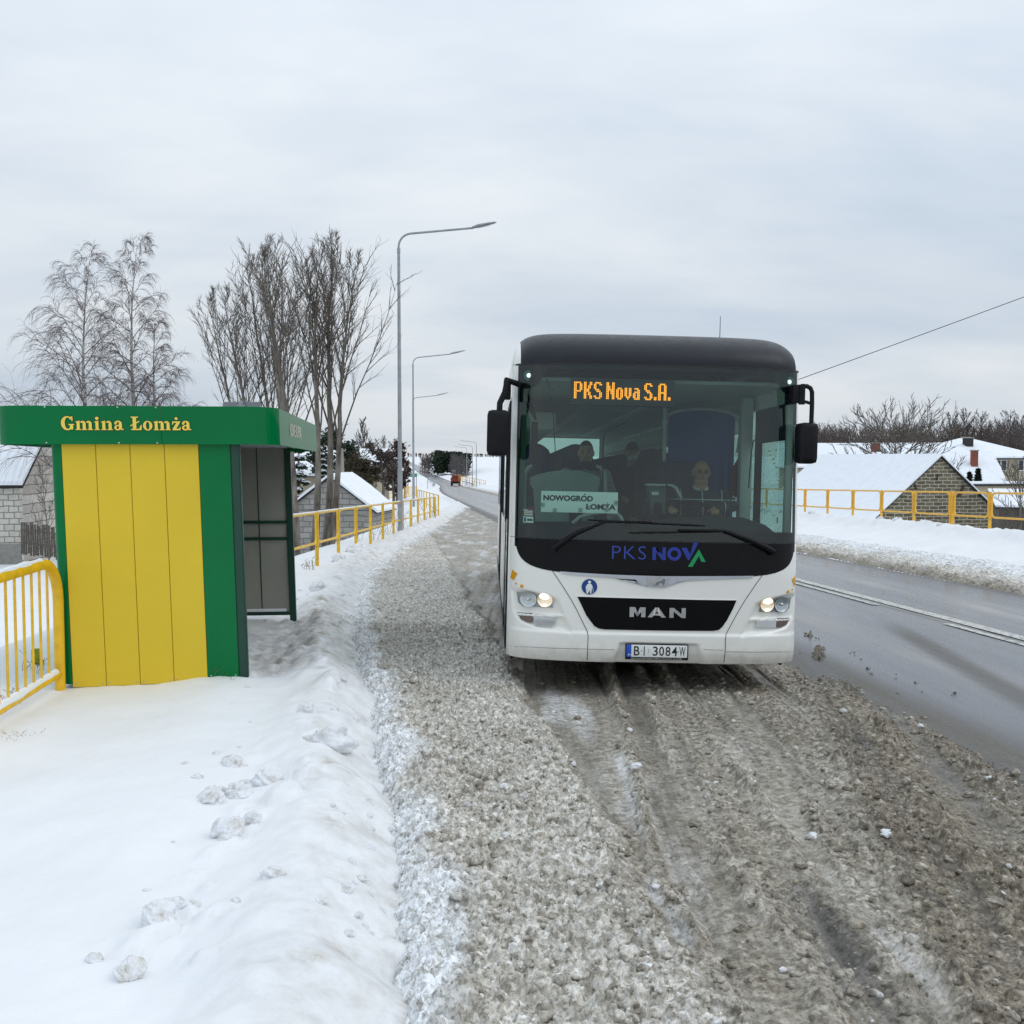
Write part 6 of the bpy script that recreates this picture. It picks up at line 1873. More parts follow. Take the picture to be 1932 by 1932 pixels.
def grow(rng, H, lean=(0, 0), n1=24, n2=7, n3=5, ang=(25, 42), len1=0.42, start=0.22, r0=0.14, droop=0.0, up=0.5, min_r=0.005, shape='fan', twig=0.7, wob=0.03):
    """returns (trunk polyline, trunk radii, branch segments) of a bare tree"""
    n = 14
    tp, tr_ = [], []
    x = y = 0
    for i in range(n + 1):
        f = i / n
        x = lean[0] * f * H + H * wob * 0.5 * math.sin(f * 5 + rng.random() * 0.3 + lean[0] * 9)
        y = lean[1] * f * H + H * wob * 0.5 * math.sin(f * 4.2 + 1 + rng.random() * 0.3)
        tp.append(Vector((x, y, f * H))); tr_.append(max(min_r * 1.5, r0 * (1 - f) ** 0.85))
    segs = []
    def chain(p, d, L, r, k, drp, upw, jit):
        pts = [p.copy()]
        q = p.copy(); d = d.copy()
        for i in range(k):
            d = d + Vector((rng.uniform(-jit, jit), rng.uniform(-jit, jit), rng.uniform(-jit, jit))) + Vector((0, 0, upw / k - drp * (i + 1) / k))
            d.normalize()
            q2_ = q + d * (L / k)
            ra, rb_ = r * (1 - i / k) + min_r * 0.7, r * (1 - (i + 1) / k) + min_r * 0.7
            segs.append((tuple(q), tuple(q2_), ra, rb_))
            q = q2_; pts.append(q.copy())
        return pts
    for i in range(n1):
        f = start + (1 - start) * ((i + rng.random() * 0.9) / n1) ** 0.95
        f = min(f, 0.985)
        k = f * n; j = min(int(k), n - 1)
        p = tp[j].lerp(tp[j + 1], k - j)
        az = i * 2.399 + rng.uniform(-0.5, 0.5)
        an = R(rng.uniform(*ang))
        if shape == 'fan': L = H * len1 * (1 - 0.78 * (f - start) / (1 - start)) * rng.uniform(0.7, 1.12)
        elif shape == 'vase': L = H * ((1 - f) * rng.uniform(0.62, 0.98) + 0.05)
        elif shape == 'round': L = H * len1 * math.sin(PI * min(1, 0.12 + 0.88 * (1 - (f - start) / (1 - start)))) ** 0.7 * rng.uniform(0.75, 1.1)
        else: L = H * len1 * rng.uniform(0.8, 1.1)
        d = Vector((math.sin(an) * math.cos(az), math.sin(an) * math.sin(az), math.cos(an)))
        r1 = max(min_r, r0 * (1 - f) ** 0.85 * 0.36 + 0.003)
        b1 = chain(p, d, L, r1, 6, droop * 0.25, up, 0.09)
        for jn in range(n2):
            g = 0.22 + 0.76 * (jn + rng.random()) / n2
            kk = g * 6; jj = min(int(kk), 5)
            p2 = b1[jj].lerp(b1[jj + 1], kk - jj)
            dd = (b1[jj + 1] - b1[jj]).normalized()
            az2 = rng.uniform(0, 2 * PI)
            side = dd.cross(Vector((math.cos(az2), math.sin(az2), 0.3))).normalized()
            d2 = (dd + side * rng.uniform(0.45, 0.8) + Vector((0, 0, up * 0.25))).normalized()
            L2 = L * rng.uniform(0.26, 0.46) * (1.15 - 0.6 * g) * (0.62 if shape == 'vase' else 1)
            b2 = chain(p2, d2, L2, max(min_r, r1 * 0.42), 4, droop * 0.7, up * 0.5, 0.13)
            for q in range(n3):
                g2 = 0.2 + 0.8 * (q + rng.random()) / n3
                kq = g2 * 4; jq = min(int(kq), 3)
                p3 = b2[jq].lerp(b2[min(jq + 1, 4)], kq - jq)
                d3 = ((b2[jq + 1] - b2[jq]).normalized() + Vector((rng.uniform(-1, 1), rng.uniform(-1, 1), rng.uniform(-0.6, 0.9))) * 0.62).normalized()
                chain(p3, d3, max(0.18, L2 * rng.uniform(0.35, 0.7)) * twig, min_r * 0.8, 3 if droop < 0.5 else 4, droop, up * 0.3, 0.16)
    return tp, tr_, segs
def bare_tree(label, loc, H, seed, mat_trunk, mat_twig, cat='tree', name='tree', group=None, extra_low=0, **kw):
    rng = random.Random(seed)
    tp, tr_, segs = grow(rng, H, **kw)
    t = thing(name, label, cat, loc, group=group)
    m = MB(); m.tube([tp[0] - Vector((0, 0, 0.5))] + tp, [tr_[0] * 1.15] + tr_, 9); tk = m.build('trunk', mat_trunk, t, smooth=80)
    V, F = frusta(segs, 3)
    np_mesh('crown', V, F, mat_twig, parent=t, smooth=False)
    return t
GT = 'bare trees behind the railing'
ash = dict(n1=17, n2=13, n3=5, ang=(9, 27), len1=0.42, start=0.30, up=0.16, min_r=0.0036, r0=0.105, twig=0.75, shape='vase')
def tree_at(px, Y, px_top, py_top, seed, label, zoff=0.0, **kw):
    q = P(px, 1000, Y); b = gz(q.x, q.y) - 0.05 + zoff
    tq = P(px_top, py_top, Y)
    H = (tq.z - b) * 0.96
    k = dict(ash); k.update(kw)
    return bare_tree(label, (q.x, q.y, b), H, seed, M_ASH, M_ASHT, group=GT, lean=((tq.x - q.x) / H, 0), **k)
# the clump close to the first lamp
tree_at(565, 26.5, 500, 470, 11, 'leaning bare tree whose trunk stands just right of the shelter wall', r0=0.10, start=0.36, ang=(7, 20))
tree_at(584, 27.5, 610, 462, 12, 'straight bare tree second from the shelter, behind the railing', r0=0.11, start=0.36, ang=(7, 20))
tree_at(606, 28.0, 638, 440, 13, 'tallest straight bare tree in front of the block shed gable', r0=0.115, start=0.33)
tree_at(616, 27.6, 676, 478, 14, 'bare tree leaning to the right across the block shed gable', r0=0.10, start=0.32, ang=(9, 24))
# the clump behind the shelter roof
tree_at(537, 31.0, 515, 448, 15, 'tall bare tree rising behind the right end of the shelter roof', r0=0.12)
tree_at(522, 32.0, 480, 488, 16, 'bare tree behind the sign on the shelter roof', r0=0.10)
tree_at(496, 31.5, 430, 540, 17, 'bare tree leaning left behind the shelter roof lettering end', r0=0.10, ang=(10, 30))
tree_at(478, 32.5, 398, 545, 18, 'lowest, most spreading bare tree of the clump behind the shelter', r0=0.09, ang=(14, 38))
# birches
bir = dict(n1=46, n2=10, n3=7, ang=(32, 58), len1=0.40, start=0.14, up=0.30, min_r=0.0034, r0=0.13, droop=0.70, twig=1.9)
def birch_at(px, Y, px_top, py_top, seed, label, **kw):
    q = P(px, 1000, Y); b = gz(q.x, q.y) - 0.1; tq = P(px_top, py_top, Y); H = (tq.z - b) * 0.985
    k = dict(bir); k.update(kw)
    return bare_tree(label, (q.x, q.y, b), H, seed, M_BIRCH, M_BIRCHT, name='birch_tree', group='birches behind the shelter', lean=((tq.x - q.x) / H, 0), **k)
birch_at(148, 40, 176, 484, 21, 'left birch with white trunk and drooping twigs', len1=0.40)
birch_at(240, 42, 266, 450, 22, 'taller right birch with drooping twigs', len1=0.29)
birch_at(292, 43, 300, 600, 23, 'low dark birch filling the gap at the right foot of the tall birch', len1=0.30, n1=26, start=0.3)
# leafy and needled crowns as clouds of small faces
def leaf_cloud(rng, pts, size, flat=0.5):
    V, F = [], []
    for p in pts:
        a = rng.uniform(0, 2 * PI); b = rng.uniform(-1, 1) * flat; s = size * rng.uniform(0.6, 1.3)
        u = Vector((math.cos(a), math.sin(a), b)).normalized() * s
        w = u.cross(Vector((rng.uniform(-1, 1), rng.uniform(-1, 1), rng.uniform(0.2, 1)))).normalized() * s * 0.55
        o = len(V)
        V += [tuple(p - u - w * 0.4), tuple(p + u * 0.2 - w), tuple(p + u), tuple(p - u * 0.1 + w)]
        F.append((o, o + 1, o + 2, o + 3))
    return V, F
def conifer(label, loc, H, Rb, seed, snow=True, name='spruce_tree', group=None, layers=16, mat=None):
    rng = random.Random(seed)
    t = thing(name, label, 'tree', loc, group=group)
    m = MB(); m.tube([(0, 0, -0.4), (0, 0, H * 0.5), (0, 0, H)], [0.13, 0.08, 0.01], 7); m.build('trunk', M_ASH, t)
    pts, sp = [], []
    for i in range(layers):
        f = i / layers
        z = H * (0.06 + 0.92 * f); r = Rb * (1 - f) ** 0.9 * rng.uniform(0.85, 1.1) + 0.06
        nb = max(5, int(12 * (1 - f)) + 4)
        for k in range(nb):
            a = rng.uniform(0, 2 * PI)
            rr = r * rng.uniform(0.75, 1.1)
            for s in range(9):
                g = (s + 0.5) / 9
                for q in range(4):
                    w = 0.16 * (1.15 - g) * r
                    pts.append(Vector((math.cos(a) * rr * g + rng.uniform(-w, w), math.sin(a) * rr * g + rng.uniform(-w, w), z - 0.32 * rr * g * g + rng.uniform(-0.05, 0.03))))
                if snow and rng.random() < 0.42:
                    sp.append(Vector((math.cos(a) * rr * g, math.sin(a) * rr * g, z - 0.32 * rr * g * g + 0.07)))
    V, F = leaf_cloud(rng, pts, 0.13); np_mesh('crown', V, F, mat or M_SPRUCE, parent=t, smooth=False)
    if sp:
        V, F = leaf_cloud(rng, sp, 0.16, 0.15); np_mesh('snow_cover', V, F, M_SNOWCAP, parent=t, smooth=False)
    return t
def conifer_at(px, Y, px_w, py_top, seed, label, **kw):
    q = P(px, 1000, Y); b = gz(q.x, q.y) - 0.1; H = P(px, py_top, Y).z - b
    return conifer(label, (q.x, q.y, b), H, px_w * Y / 1932 / 2, seed, **kw)
conifer_at(565, 46, 60, 800, 31, 'snow-flecked dark spruce right behind the shelter post', group='conifers by the shed')
conifer_at(640, 70, 26, 876, 32, 'small dark spruce in front of the snowy house roof', group='conifers by the shed', layers=10)
conifer_at(610, 58, 48, 845, 36, 'dark spruce half hidden by the bare trunks behind the block shed', group='conifers by the shed')
# dark pine crown above the snowy roof
def round_tree(label, loc, H, rad, seed, mat_leaf, nleaf, size, trunk_r=0.14, crown_c=0.62, squash=0.8, twig=True, name='tree', group=None, clumps=26, mat_twig=None, hollow=0.45):
    rng = random.Random(seed)
    t = thing(name, label, 'tree', loc, group=group)
    tp, tr_, segs = grow(rng, H * 0.93, n1=20, n2=6, n3=4, ang=(30, 70), len1=rad / H * 1.05, start=0.25, r0=trunk_r, up=0.3, min_r=0.012, shape='round')
    m = MB(); m.tube([tp[0] - Vector((0, 0, 0.4))] + tp, [tr_[0] * 1.15] + tr_, 8); m.build('trunk', M_ASH, t, smooth=80)
    V, F = frusta(segs, 3); np_mesh('branches', V, F, mat_twig or M_ASHT, parent=t, smooth=False)
    cl = []
    for i in range(clumps):
        d = Vector((rng.gauss(0, 1), rng.gauss(0, 1), rng.gauss(0, 1))).normalized() * rng.uniform(hollow, 1.0)
        cl.append((Vector((d.x * rad, d.y * rad, H * crown_c + d.z * H * (1 - crown_c) * squash * 1.2)), rad * rng.uniform(0.16, 0.36)))
    pts = []
    for i in range(nleaf):
        c, r = cl[rng.randrange(clumps)]
        d = Vector((rng.gauss(0, 1), rng.gauss(0, 1), rng.gauss(0, 0.7))) * r * 0.6
        pts.append(c + d)
    V, F = leaf_cloud(rng, pts, size, 0.8); np_mesh('crown', V, F, mat_leaf, parent=t, smooth=False)
    return t
def round_at(px, Y, px_w, py_top, seed, label, mat, n=3500, size=0.12, **kw):
    q = P(px, 1000, Y); b = gz(q.x, q.y) - 0.1; H = P(px, py_top, Y).z - b
    return round_tree(label, (q.x, q.y, b), H, px_w * Y / 1932 / 2, seed, mat, n, size, **kw)
GM = 'trees and bushes behind the lamp posts'
round_at(626, 78, 96, 800, 41, 'dark pine crown rising above the snowy house roof', M_SPRUCE, 3200, 0.16, squash=0.7, group=GM)
bare_tree('pale twiggy bare tree behind the dense brown bush', (lambda q: (q.x, q.y, gz(q.x, q.y)))(P(688, 1000, 96)), P(688, 797, 96).z - gz(P(688, 1000, 96).x, 96), 42, M_ASHT, M_FARTWIG2, group=GM, n1=22, n2=7, n3=5, ang=(20, 40), len1=0.34, start=0.4, min_r=0.014, r0=0.16)
round_at(680, 72, 74, 846, 43, 'dense round olive-brown bush of fine twigs', M_OLIVE, 9000, 0.10, crown_c=0.56, squash=0.78, clumps=40, hollow=0.1, name='bush', group=GM, mat_twig=M_OLIVE)
round_at(722, 80, 56, 822, 44, 'dark twiggy tree between the bush and the first lamp post', M_FARTWIG, 1600, 0.13, group=GM)
round_at(749, 88, 52, 826, 45, 'rusty-leaved tree behind the first lamp post', M_RUST, 2600, 0.15, group=GM)
round_at(764, 96, 26, 858, 46, 'low dark tree right of the first lamp post', M_FARTWIG, 900, 0.15, group=GM)
round_at(703, 92, 40, 830, 47, 'dark tree behind the dense brown bush, beside the concrete pole', M_FARTWIG, 1500, 0.15, group=GM)
round_at(742, 74, 30, 872, 48, 'thorny dark shrub at the foot of the rusty-leaved tree', M_FARTWIG, 900, 0.11, name='bush', group=GM)
# big bare tree behind the barn on the right, and a bush at the picture edge
q = P(1690, 900, 66); b = gz(q.x, q.y) - 0.3
bare_tree('wide bare tree standing behind the snowy barn roof', (q.x, q.y, b), P(1690, 822, 66).z - b, 51, M_ASH, M_ASHT, n1=44, n2=9, n3=5, ang=(45, 85), len1=0.85, start=0.10, shape='round', up=0.34, min_r=0.013, r0=0.24)
q = P(1925, 950, 40); b = gz(q.x, q.y) - 0.3
bare_tree('bare bush at the right edge beside the stone barn', (q.x, q.y, b), P(1925, 905, 40).z - b, 52, M_ASH, M_ASHT, name='bush', cat='bush', n1=26, n2=7, n3=4, ang=(20, 60), len1=0.62, start=0.06, shape='round', up=0.4, min_r=0.007, r0=0.07)
q = P(88, 1030, 37); b = gz(q.x, q.y)
bare_tree('thin bare sapling against the pale block wall', (q.x, q.y, b), P(88, 880, 37).z - b, 53, M_ASHT, M_ASHT, n1=18, n2=4, n3=3, ang=(20, 45), len1=0.4, start=0.12, min_r=0.006, r0=0.03)
# distant woods
def wood(name, x_px0, x_px1, Y0, Y1, py_top0, py_top1, n, seed, mat, ground_drop=0.0, needle=False):
    rng = random.Random(seed)
    Va, Fa, o = [], [], 0
    for i in range(n):
        f = rng.random(); Y = rng.uniform(Y0, Y1)
        px = x_px0 + (x_px1 - x_px0) * f
        q = P(px, 900, Y); b = gz(q.x, q.y) - ground_drop
        H = (P(px, py_top0 + (py_top1 - py_top0) * f, Y).z - b) * rng.uniform(0.72, 1.04)
        if needle:
            pts = []
            for k in range(170):
                g = rng.random() ** 0.8
                r = H * 0.21 * (math.sin(PI * min(1, 0.15 + 0.85 * (1 - g))) ** 0.7) * rng.uniform(0.3, 1.05); a = rng.uniform(0, 2 * PI)
                pts.append(Vector((q.x + r * math.cos(a), q.y + r * math.sin(a), b + H * (0.10 + 0.9 * g))))
            V, F = leaf_cloud(rng, pts, H * 0.065, 0.6); V = np.array(V); F = np.array(F)
        else:
            tp, tr_, segs = grow(rng, H, n1=13, n2=4, n3=3, ang=(20, 50), len1=0.36, start=0.28, r0=H * 0.014, up=0.4, min_r=Y * 0.00011, shape='round')
            segs = segs + [(tuple(tp[k]), tuple(tp[k + 1]), tr_[k], tr_[k + 1]) for k in range(0, len(tp) - 1)]
            V, F = frusta(segs, 3)
            if H > 3:
                bp = [Vector((rng.gauss(0, 0.16) * H, rng.gauss(0, 0.16) * H, H * rng.uniform(0.05, 0.78))) for _ in range(130)]
                V2, F2 = leaf_cloud(rng, bp, H * 0.030, 1.2); F = np.concatenate([F, np.array(F2) + len(V)]); V = np.concatenate([V, np.array(V2)])
            V = V + np.array([[q.x, q.y, b]])
        Va.append(V); Fa.append(F + o); o += len(V)
    ob = np_mesh(name, np.concatenate(Va), np.concatenate(Fa), mat, smooth=False)
    return tag(ob, kind='stuff')
wood('distant_wood', 1540, 1940, 170, 250, 818, 809, 270, 61, M_FARTWIG)
wood('distant_wood', 1490, 1600, 200, 270, 822, 817, 60, 62, M_FARTWIG2)
wood('distant_pine_wood', 818, 884, 440, 475, 850, 856, 75, 63, M_PINE, needle=True)
wood('distant_birch_wood', 852, 884, 425, 440, 860, 868, 26, 64, M_FARTWIG2)
wood('distant_wood', 796, 822, 470, 520, 862, 862, 14, 65, M_FARTWIG)
wood('distant_wood', 700, 960, 1500, 1700, 855, 857, 120, 66, M_FARTWIG, ground_drop=0)
wood('distant_wood', -40, 700, 500, 800, 846, 850, 90, 67, M_FARTWIG, ground_drop=0)
for k, (px, pt) in enumerate(((1795, 790), (1822, 786), (1850, 789), (1905, 786), (1925, 792))):
    q = P(px, 900, 195); b = gz(q.x, q.y)
    bare_tree(['airy tall tree on the wood edge above the hip roof chimney', 'tallest airy tree on the wood edge above the hip roof', 'tall tree right of the tallest on the wood edge', 'pale frosted tree near the right edge above the wood', 'pale frosted tree at the right picture edge above the wood'][k], (q.x, q.y, b), P(px, pt, 195).z - b, 70 + k, M_FARTWIG, M_FARTWIG2 if k > 2 else M_FARTWIG, group='tall trees on the wood edge', n1=18, n2=6, n3=4, ang=(30, 60), len1=0.24, start=0.45, shape='round', min_r=0.03, r0=0.2)
# dry weeds poking through the snow
M_WEED = simple('dry_weed', srgb(112, 96, 74), 0.9)
def weed(x, y, h, n, seed, label):
    rng = random.Random(seed); m = MB(); kk = min(1.0, h / 0.4)
    for i in range(n):
        a = rng.uniform(0, 2 * PI); L = h * rng.uniform(0.5, 1.1); d = Vector((math.cos(a) * 0.3, math.sin(a) * 0.3, 1)).normalized()
        p0 = Vector((rng.uniform(-1, 1) * 0.12, rng.uniform(-1, 1) * 0.12, -0.08)); p1 = p0 + d * L * 0.55; p2 = p1 + (d + Vector((rng.uniform(-.4, .4), rng.uniform(-.4, .4), -0.1))).normalized() * L * 0.45
        m.tube([p0, p1, p2], [0.004 * kk, 0.0035 * kk, 0.002 * kk], 4)
        for k in range(3):
            q = p1.lerp(p2, rng.random()); m.tube([q, q + Vector((rng.uniform(-1, 1), rng.uniform(-1, 1), 0.6)) * 0.05], [0.003 * kk, 0.004 * kk], 4)
    o = m.build('dry_weed', M_WEED, None, smooth=0, loc=(x, y, gz(x, y, True)))
    tag(o, label, 'weed', 'dry weeds in the snow')
W_ = 'dry weed stems in the snow '
for i, (px, py, Y, h, n, lab) in enumerate(((582, 1035, 19.0, 0.35, 10, 'in front of the nearest railing post'), (676, 1010, 27.3, 0.55, 8, 'behind the fourth railing post'), (704, 1000, 28.2, 0.6, 9, 'left of the first lamp post foot'),
        (726, 1000, 31.0, 0.7, 9, 'left against the foot of the first lamp post'), (757, 985, 33.5, 0.8, 10, 'right of the first lamp post foot'), (776, 980, 36.0, 0.8, 9, 'under the second lamp post'), (800, 975, 40.0, 0.8, 10, 'near the end of the railing'), (818, 970, 43.0, 0.9, 10, 'at the corner of the two railings'),
        (12, 1290, 8.0, 0.22, 9, 'behind the bars of the yellow barrier'), (50, 1275, 9.2, 0.25, 7, 'beside the lime marker post'), (20, 1330, 6.9, 0.10, 14, 'under the bottom rail of the barrier'), (423, 1292, 8.55, 0.16, 3, 'against the green panel of the shelter'))):
    q = P(px, py, Y); weed(q.x, q.y, h, n, 80 + i, W_ + lab)
# ------------------------------------------------------------------ buildings
M_PALEBLOCK = block_mat('pale_block_wall', srgb(228, 224, 214), srgb(138, 134, 126), 0.40, 0.25, 0.022, stone2=srgb(212, 206, 194))
M_GREYBLOCK = block_mat('grey_block_wall', srgb(176, 173, 168), srgb(112, 110, 106), 0.60, 0.25, 0.020, stone2=srgb(160, 157, 150))
M_STONE = block_mat('olive_stone_wall', srgb(128, 120, 98), srgb(182, 176, 160), 0.46, 0.175, 0.020, stone2=srgb(92, 85, 66))
M_SIDEBLOCK = block_mat("pale_block_side", srgb(214, 208, 198), srgb(116, 110, 104), 0.40, 0.25, 0.022, rot=(R(90), 0, R(90)), stone2=srgb(178, 168, 156))
M_RENDER = simple('beige_render', srgb(176, 166, 142), 0.85, var=0.08)
M_BRICK = block_mat('red_brick', srgb(150, 74, 52), srgb(120, 96, 84), 0.25, 0.075, 0.010)
M_WOODD = simple('dark_wood', srgb(70, 54, 44), 0.85, var=0.2)
M_WOODG = simple('weathered_wood', srgb(104, 98, 90), 0.9, var=0.3, scale=14)
M_ROOFDARK = simple('dark_roof_edge', srgb(44, 42, 42), 0.8)
M_CONC = simple('concrete', srgb(150, 148, 140), 0.85, var=0.1)
M_WINDOW = simple('dark_window', (0.03, 0.035, 0.04), 0.15)
M_WFRAME = simple('window_frame_white', srgb(220, 222, 222), 0.5)
def gable_house(name, label, loc, rotz, W, L, h, ridge, wall, roof_over=0.25, snow=0.16, cat='house', group=None, hip=0.0, side_wall=None):
    """gable faces local -y; width W along x, length L along +y, eaves height h, ridge height"""
    t = thing(name, label, cat, loc, (0, 0, rotz), group)
    m = MB()
    if hip:
        m.box((0, L / 2, (h - 1.0) / 2), (W, L, h + 1.0))
    else:
        m.prism([(-W / 2, -1.2), (W / 2, -1.2), (W / 2, h), (0, ridge), (-W / 2, h)], lambda x, z, d: Vector((x, L - d, z)), L)
    m.build('wall', wall, t, smooth=0)
    ov = roof_over; sl = (ridge - h) / (W / 2)
    def slab_(off, th, name_, mat_, grow_=0.0, parent=t, wavy=0.0):
        m = MB()
        if hip:
            y0, y1 = -ov - grow_, L + ov + grow_; xh = W / 2 + ov + grow_; ze = h - sl * ov + off
            A = [(-xh, y0, ze), (xh, y0, ze), (xh, y1, ze), (-xh, y1, ze)]; B = [(0, hip, ridge + off), (0, L - hip, ridge + off)]
            vs_ = A + B + [(x, y, z - th) for x, y, z in A] 
            m.add(vs_, [(0, 1, 4), (1, 2, 5, 4), (2, 3, 5), (3, 0, 4, 5), (6, 7, 1, 0), (7, 8, 2, 1), (8, 9, 3, 2), (9, 6, 0, 3), (9, 8, 7, 6)])
        else:
            nx, ny = 10, 14
            rng = random.Random(int(abs(loc[0]) * 100) + int(off * 1000))
            for s in (-1, 1):
                xe = W / 2 + ov + grow_
                top, bot = [], []
                for i in range(nx + 1):
                    for j in range(ny + 1):
                        x = xe * i / nx; y = -ov - grow_ + (L + 2 * ov + 2 * grow_) * j / ny
                        z = ridge - sl * x + off
                        w = wavy * math.sin(j * 2.1 + i * 0.7 + s) * (0.3 + 0.7 * i / nx) + rng.uniform(-1, 1) * wavy * 0.5
                        top.append((s * x, y, z + w)); bot.append((s * x, y, z - th))
                k = ny + 1; n = len(top)
                fs = []
                for i in range(nx):
                    for j in range(ny):
                        a = i * k + j
                        fs.append((a, a + 1, a + k + 1, a + k)); fs.append((n + a, n + a + k, n + a + k + 1, n + a + 1))
                rim = [i * k for i in range(nx + 1)] + [nx * k + j for j in range(1, ny + 1)] + [i * k + ny for i in range(nx - 1, -1, -1)] + [j for j in range(ny - 1, 0, -1)]
                for a, b in zip(rim, rim[1:] + rim[:1]): fs.append((a, b, n + b, n + a))
                m.add(top + bot, fs)
        return m.build(name_, mat_, parent, smooth=40)
    rf = slab_(0.06, 0.08, 'roof', M_ROOFDARK)
    if snow: slab_(0.062 + snow, snow, 'snow_cover', M_SNOWCAP, 0.04, rf, 0.03)
    return t, rf
def chimney(parent, x, y, z0, z1, w, mat, cap=True):
    m = MB(); m.box((x, y, (z0 + z1) / 2), (w, w, z1 - z0)); c = m.build('chimney', mat, parent, smooth=0)
    if cap:
        m = MB(); m.box((x, y, z1 + 0.04), (w + 0.12, w + 0.12, 0.08), bev=0.01); m.build('chimney_cap', M_CONC, c)
def window(parent, x, y, z, w, h, rotz=0, panes=2):
    m = MB(); m.box((x, y, z), (w, 0.10, h)); f = m.build('window', M_WFRAME, parent)
    for k in range(panes):
        m = MB(); m.box((x - w / 2 + (k + 0.5) * w / panes, y - 0.045, z), (w / panes - 0.14, 0.03, h - 0.16)); m.build('pane', M_WINDOW, f)
# pale block house left of the shelter
q = P(40, 1033, 42)
ph = thing('block_house', 'pale block outbuilding with snow on its roof left of the shelter', 'outbuilding', (q.x, q.y, q.z), (0, 0, R(6)))
he, hr = P(40, 910, 42).z - q.z, P(100, 838, 42).z - q.z + 0.5
m = MB(); m.box((-4.0, 0.15, he / 2 - 0.4), (8.0, 0.30, he + 0.8)); m.build('front_wall', M_PALEBLOCK, ph, smooth=0)
m = MB()
D = 7.0
m.prism([(0.0, -1.2), (D, -1.2), (D, he), (D / 2, hr + 0.6), (0.0, he)], lambda y, z, d: Vector((-0.002 - 0.30 + d, y + 0.302, z)), 0.30)
m.build('gable_wall', M_SIDEBLOCK, ph, smooth=0)
m = MB()
sl = (hr + 0.6 - he) / (D / 2)
vs_, fs = [], []
for x in (-8.2, 0.25):
    for y, z in ((-0.35, he - 0.35 * sl), (D / 2 + 0.3, hr + 0.6), (D + 0.6, he - 0.3 * sl)):
        vs_ += [(x, y, z + 0.03), (x, y, z + 0.12)]
fs = [(0, 2, 8, 6), (1, 7, 9, 3), (2, 4, 10, 8), (3, 9, 11, 5), (0, 1, 3, 2), (2, 3, 5, 4), (6, 8, 9, 7), (8, 10, 11, 9), (0, 6, 7, 1), (4, 5, 11, 10)]
m.add(vs_, fs); rf = m.build('roof', M_ROOFDARK, ph)
m = MB(); m.add([(x, y - 0.05, z + (0.13 if i % 2 == 0 else 0.20)) for i, (x, y, z) in enumerate(vs_)], fs); m.build('snow_cover', M_SNOWCAP, rf)
m = MB(); m.box((-4.0, -0.012, he - 0.05), (8.0, 0.02, 0.14)); m.build('eaves_course', M_BRICK, ph)
m = MB(); m.box((-4.0, -0.03, -0.45), (8.06, 0.06, 1.2)); m.build('plinth', M_CONC, ph)
# weathered picket fence between house and shelter
qa, qb = P(42, 1040, 40.5), P(112, 1050, 39)
pf = thing('picket_fence', 'weathered grey picket fence between the block outbuilding and the shelter', 'fence', (qa.x, qa.y, 0))
hp = 1.25
m = MB(); rng = random.Random(5)
n = 17
for i in range(n):
    f = i / (n - 1); x = (qb.x - qa.x) * f; y = (qb.y - qa.y) * f; zb_ = qa.z + (qb.z - qa.z) * f
    mm = MB(); mm.box((x, y, zb_ + hp / 2 - 0.1), (0.075, 0.025, hp + rng.uniform(-0.12, 0.08)), rot=Euler((0, rng.uniform(-0.03, 0.03), 0)).to_matrix(), bev=0.006); mm.build('picket', M_WOODG, pf)
for dz in (0.35, 0.85):
    m = MB(); m.tube([(0, 0.03, qa.z + dz), (qb.x - qa.x, qb.y - qa.y + 0.03, qb.z + dz)], 0.035, 6); m.build('rail', M_WOODG, pf)
# block shed behind the bare trunks
q = P(622, 999, 45)
ridge_z = P(627, 897, 45).z
sh_, rf = gable_house('block_shed', 'small grey block shed with snowy roof behind the bare trunks', (q.x + 0.05, 45, q.z - 0.1), R(-7), 3.9, 3.4, 0.95, ridge_z - q.z + 0.02, M_GREYBLOCK, 0.16, 0.12, cat='shed')
m = MB(); m.box((0.0, -0.03, 0.85), (3.8, 0.06, 0.14)); m.build('lintel', M_CONC, sh_)
# house behind with a broad snowy roof
q = P(618, 930, 85); zt = P(618, 850, 85).z
gable_house('house', 'house with a broad snowy roof behind the block shed', (q.x + 4.6, q.y, q.z - 1.0), R(90), 9.0, 9.5, 2.6, zt - q.z + 0.9, M_RENDER, 0.4, 0.2, group='village houses')
# stone barn across the road
zr_ = P(1773, 860, 50).z; zl0 = P(1632, 984, 50).z; q = P(1771, 984, 50)
bn, rf = gable_house('stone_barn', 'olive stone barn gable with snow-covered roof below the far railing', (q.x, 50, zl0 - 0.05), R(10), 7.35, 12.5, 0.0, zr_ - zl0, M_STONE, 0.12, 0.09, cat='barn')
m = MB(); m.box((1.15, -0.05, 1.55), (0.14, 0.06, 0.62), rot=Euler((0, R(24), 0)).to_matrix()); m.build('tie_board', M_WOODD, bn)
m = MB(); m.box((-0.15, -0.04, 2.2), (0.05, 0.05, 0.28), rot=Euler((0, R(10), 0)).to_matrix()); m.build('wall_tie', M_WOODD, bn)
m = MB(); m.box((-1.3, -0.04, 1.75), (0.05, 0.05, 0.30), rot=Euler((0, R(-25), 0)).to_matrix()); m.build('wall_tie', M_WOODD, bn)
m = MB(); m.box((3.95, -0.1, 0.0), (0.9, 0.10, 0.34), rot=Euler((0, R(40), 0)).to_matrix()); m.build('barge_board', M_WOODD, bn)
